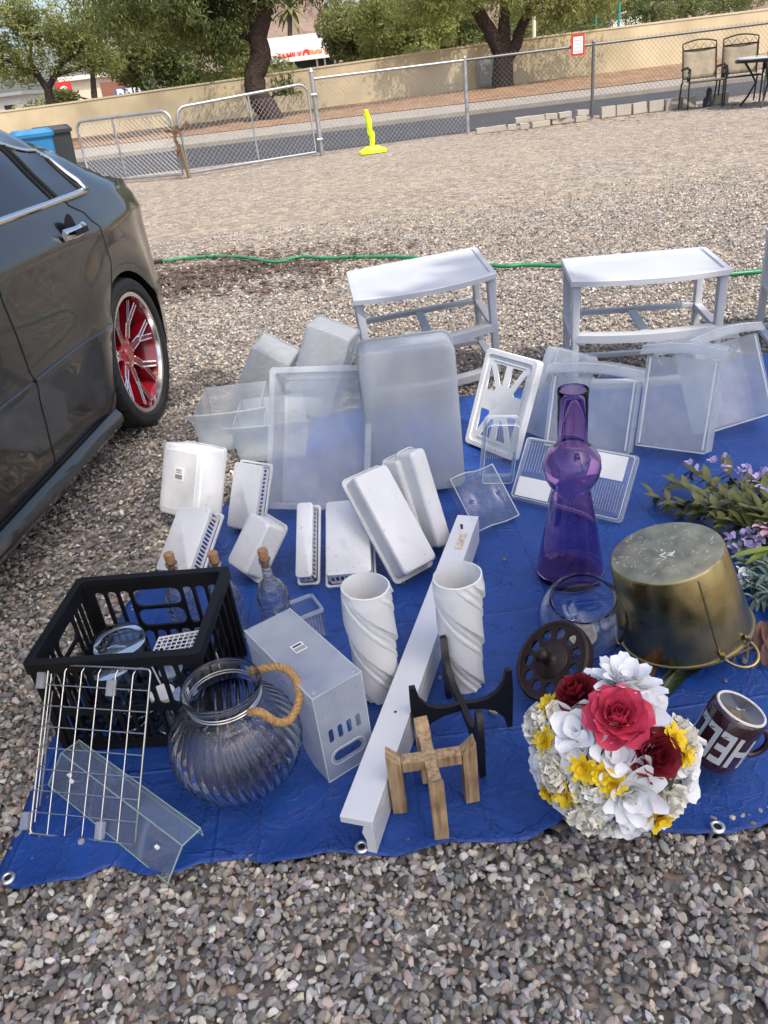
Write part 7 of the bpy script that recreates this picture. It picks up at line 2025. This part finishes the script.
def silk_sprays():
    # lilac sprays with olive leaves at the right edge
    root = at(790, 560, .03)
    t = thing('lilac_spray', 'bunch of lilac silk flowers with olive leaves at the right edge of the tarp', 'silk flowers', loc=(root.x, root.y, TZ))
    lv = M(); stm = M(); fl = M()
    tips = [(652, 496, .05), (668, 480, .07), (690, 470, .09), (705, 488, .08), (725, 470, .10), (745, 478, .10), (765, 480, .11), (700, 505, .05), (730, 500, .12), (755, 505, .12), (690, 500, .10), (790, 480, .12), (715, 520, .08), (775, 515, .12), (672, 505, .03), (740, 520, .07), (800, 500, .10)]
    for (x, y, z) in tips:
        e = at(x, y, z) - Vector((root.x, root.y, TZ)); s = Vector((random.uniform(-.03, .03), random.uniform(-.03, .03), .02)); mid = s.lerp(e, .5) + Vector((0, 0, .035))
        stm.tube([s, mid, e], [.0035, .003, .0015], 6)
        leafy(lv, s.lerp(mid, .3), mid, 10, .045, .020); leafy(lv, mid, e, 17, .050, .022)
    stm.obj('stem', MAT['twig'], t, smooth=70); lv.obj('leaves', MAT['leaf_olive'], t, smooth=180)
    for (x, y, z) in ((690, 466, .10), (696, 474, .09), (715, 462, .12), (722, 468, .12), (728, 460, .12), (740, 474, .13), (748, 470, .12), (756, 478, .13), (764, 472, .13), (772, 480, .12), (742, 484, .12), (764, 490, .13)):
        p = at(x, y, z) - Vector((root.x, root.y, TZ)); f = M()
        for k in range(7): petal(f, p + Vector((random.gauss(0, .006), random.gauss(0, .006), random.gauss(0, .006))), Vector((random.gauss(0, 1), random.gauss(0, 1), random.gauss(.5, 1))), Vector((0, 0, 1)), .018, .013, .2, .25, 2, 3, tip=.6)
        f.obj('lilac_flower', MAT['lilac'], t, smooth=180)
    # lower lilac clusters and dusty leaves
    root = at(790, 590, .02)
    t = thing('dusty_spray', 'lilac blossoms over pale dusty green leaves beside the brass bucket', 'silk flowers', loc=(root.x, root.y, TZ))
    lv = M(); stm = M()
    for (x, y, z) in ((738, 560, .05), (745, 580, .04), (752, 600, .03), (765, 575, .06), (768, 595, .05), (735, 545, .05), (760, 560, .06), (775, 610, .04), (740, 590, .02)):
        e = at(x, y, z) - Vector((root.x, root.y, TZ)); s = Vector((0, 0, .02)); stm.tube([s, s.lerp(e, .5) + Vector((0, 0, .02)), e], .002, 5); leafy(lv, s.lerp(e, .3), e, 20, .036, .011, .3)
    stm.obj('stem', MAT['twig'], t); lv.obj('leaves', MAT['leaf_dusty'], t, smooth=180)
    for (x, y, z, mt) in ((732, 541, .06, 'lilac'), (745, 537, .07, 'lilac'), (756, 540, .07, 'lilac'), (764, 536, .08, 'lilac'), (748, 548, .06, 'lilac'), (735, 552, .05, 'lilac'), (742, 576, .04, 'white_flower'), (750, 580, .04, 'white_flower'), (736, 582, .03, 'white_flower')):
        p = at(x, y, z) - Vector((root.x, root.y, TZ)); f = M()
        for k in range(8): petal(f, p + Vector((random.gauss(0, .006), random.gauss(0, .006), random.gauss(0, .006))), Vector((random.gauss(0, 1), random.gauss(0, 1), random.gauss(.6, 1))), Vector((0, 0, 1)), .018, .014, .2, .25, 2, 3, tip=.6)
        f.obj('lilac_flower' if mt == 'lilac' else 'white_flower', MAT[mt], t, smooth=180)
    # pink lily with lime leaf
    root = at(800, 530, .05)
    t = thing('pink_lily_stem', 'pink silk lily with lime green leaves at the right edge', 'silk flowers', loc=(root.x, root.y, TZ))
    f = M(); s = M()
    for (x, y) in ((757, 512), (764, 522), (770, 530)):
        p = at(x, y, .10) - Vector((root.x, root.y, TZ)); s.tube([(0, 0, .02), tuple(p)], .0025, 5)
        for k in range(6): petal(f, p, Vector((-1 + random.gauss(0, .6), random.gauss(-.3, .7), random.gauss(.3, .6))), Vector((0, 0, 1)), .042, .016, -.2, .2, 2, 5, tip=.8)
    f.obj('lily_flower', MAT['pink_lily'], t, smooth=180); s.obj('stem', MAT['leaf_lime'], t)
    l = M()
    for (x0, y0, x1, y1) in ((775, 548, 727, 556), (780, 545, 745, 562)):
        a = at(x0, y0, .09) - Vector((root.x, root.y, TZ)); b = at(x1, y1, .07) - Vector((root.x, root.y, TZ)); petal(l, a, b - a, Vector((0, 0, 1)), (b - a).length, .022, -.08, .2, 3, 8, tip=.8)
    l.obj('leaves', MAT['leaf_lime'], t, smooth=180)
    # brown leaved branch under the bucket
    root = at(760, 640, .01)
    t = thing('brown_leaf_branch', 'branch with big brown leaves lying under the brass bucket', 'branch', loc=(root.x, root.y, TZ))
    st = M(); R_ = Vector((root.x, root.y, TZ))
    for path, r in (([(770, 640, .01), (735, 655, .015), (700, 655, .02), (675, 672, .015), (660, 692, .01)], .003), ([(790, 600, .02), (768, 650, .015), (752, 690 - 20, .01)], .004), ([(735, 640, .01), (733, 683 - 8, .008)], .004), ([(748, 640, .01), (746, 678, .008)], .004), ([(700, 655, .02), (680, 660, .02)], .002)):
        st.tube([at(*q) - R_ for q in path], r, 6)
    st.obj('stem', MAT['twig'], t, smooth=70)
    for (x0, y0, z0, x1, y1, z1, w, mt) in ((640, 628, .02, 652, 672, .025, .05, 'leaf_brown'), (646, 640, .02, 682, 668, .03, .045, 'leaf_brown'), (655, 650, .02, 640, 690, .02, .035, 'leaf_brown'), (765, 628, .02, 778, 660, .02, .035, 'leaf_brown'), (764, 622, .02, 757, 648, .02, .03, 'leaf_brown'), (712, 660, .012, 660, 682, .012, .04, 'leaf_green'), (690, 668, .012, 655, 700, .012, .03, 'leaf_green'), (772, 640, .02, 764, 668, .02, .03, 'leaf_brown'), (630, 650, .01, 655, 690, .015, .03, 'leaf_brown')):
        l = M(); a = at(x0, y0, z0) - R_; b = at(x1, y1, z1) - R_; petal(l, a, b - a, Vector((0, 0, 1)), (b - a).length, w, random.uniform(-.1, .1), .25, 4, 8, tip=.75)
        l.obj('leaf', MAT[mt], t, smooth=180)
silk_sprays()
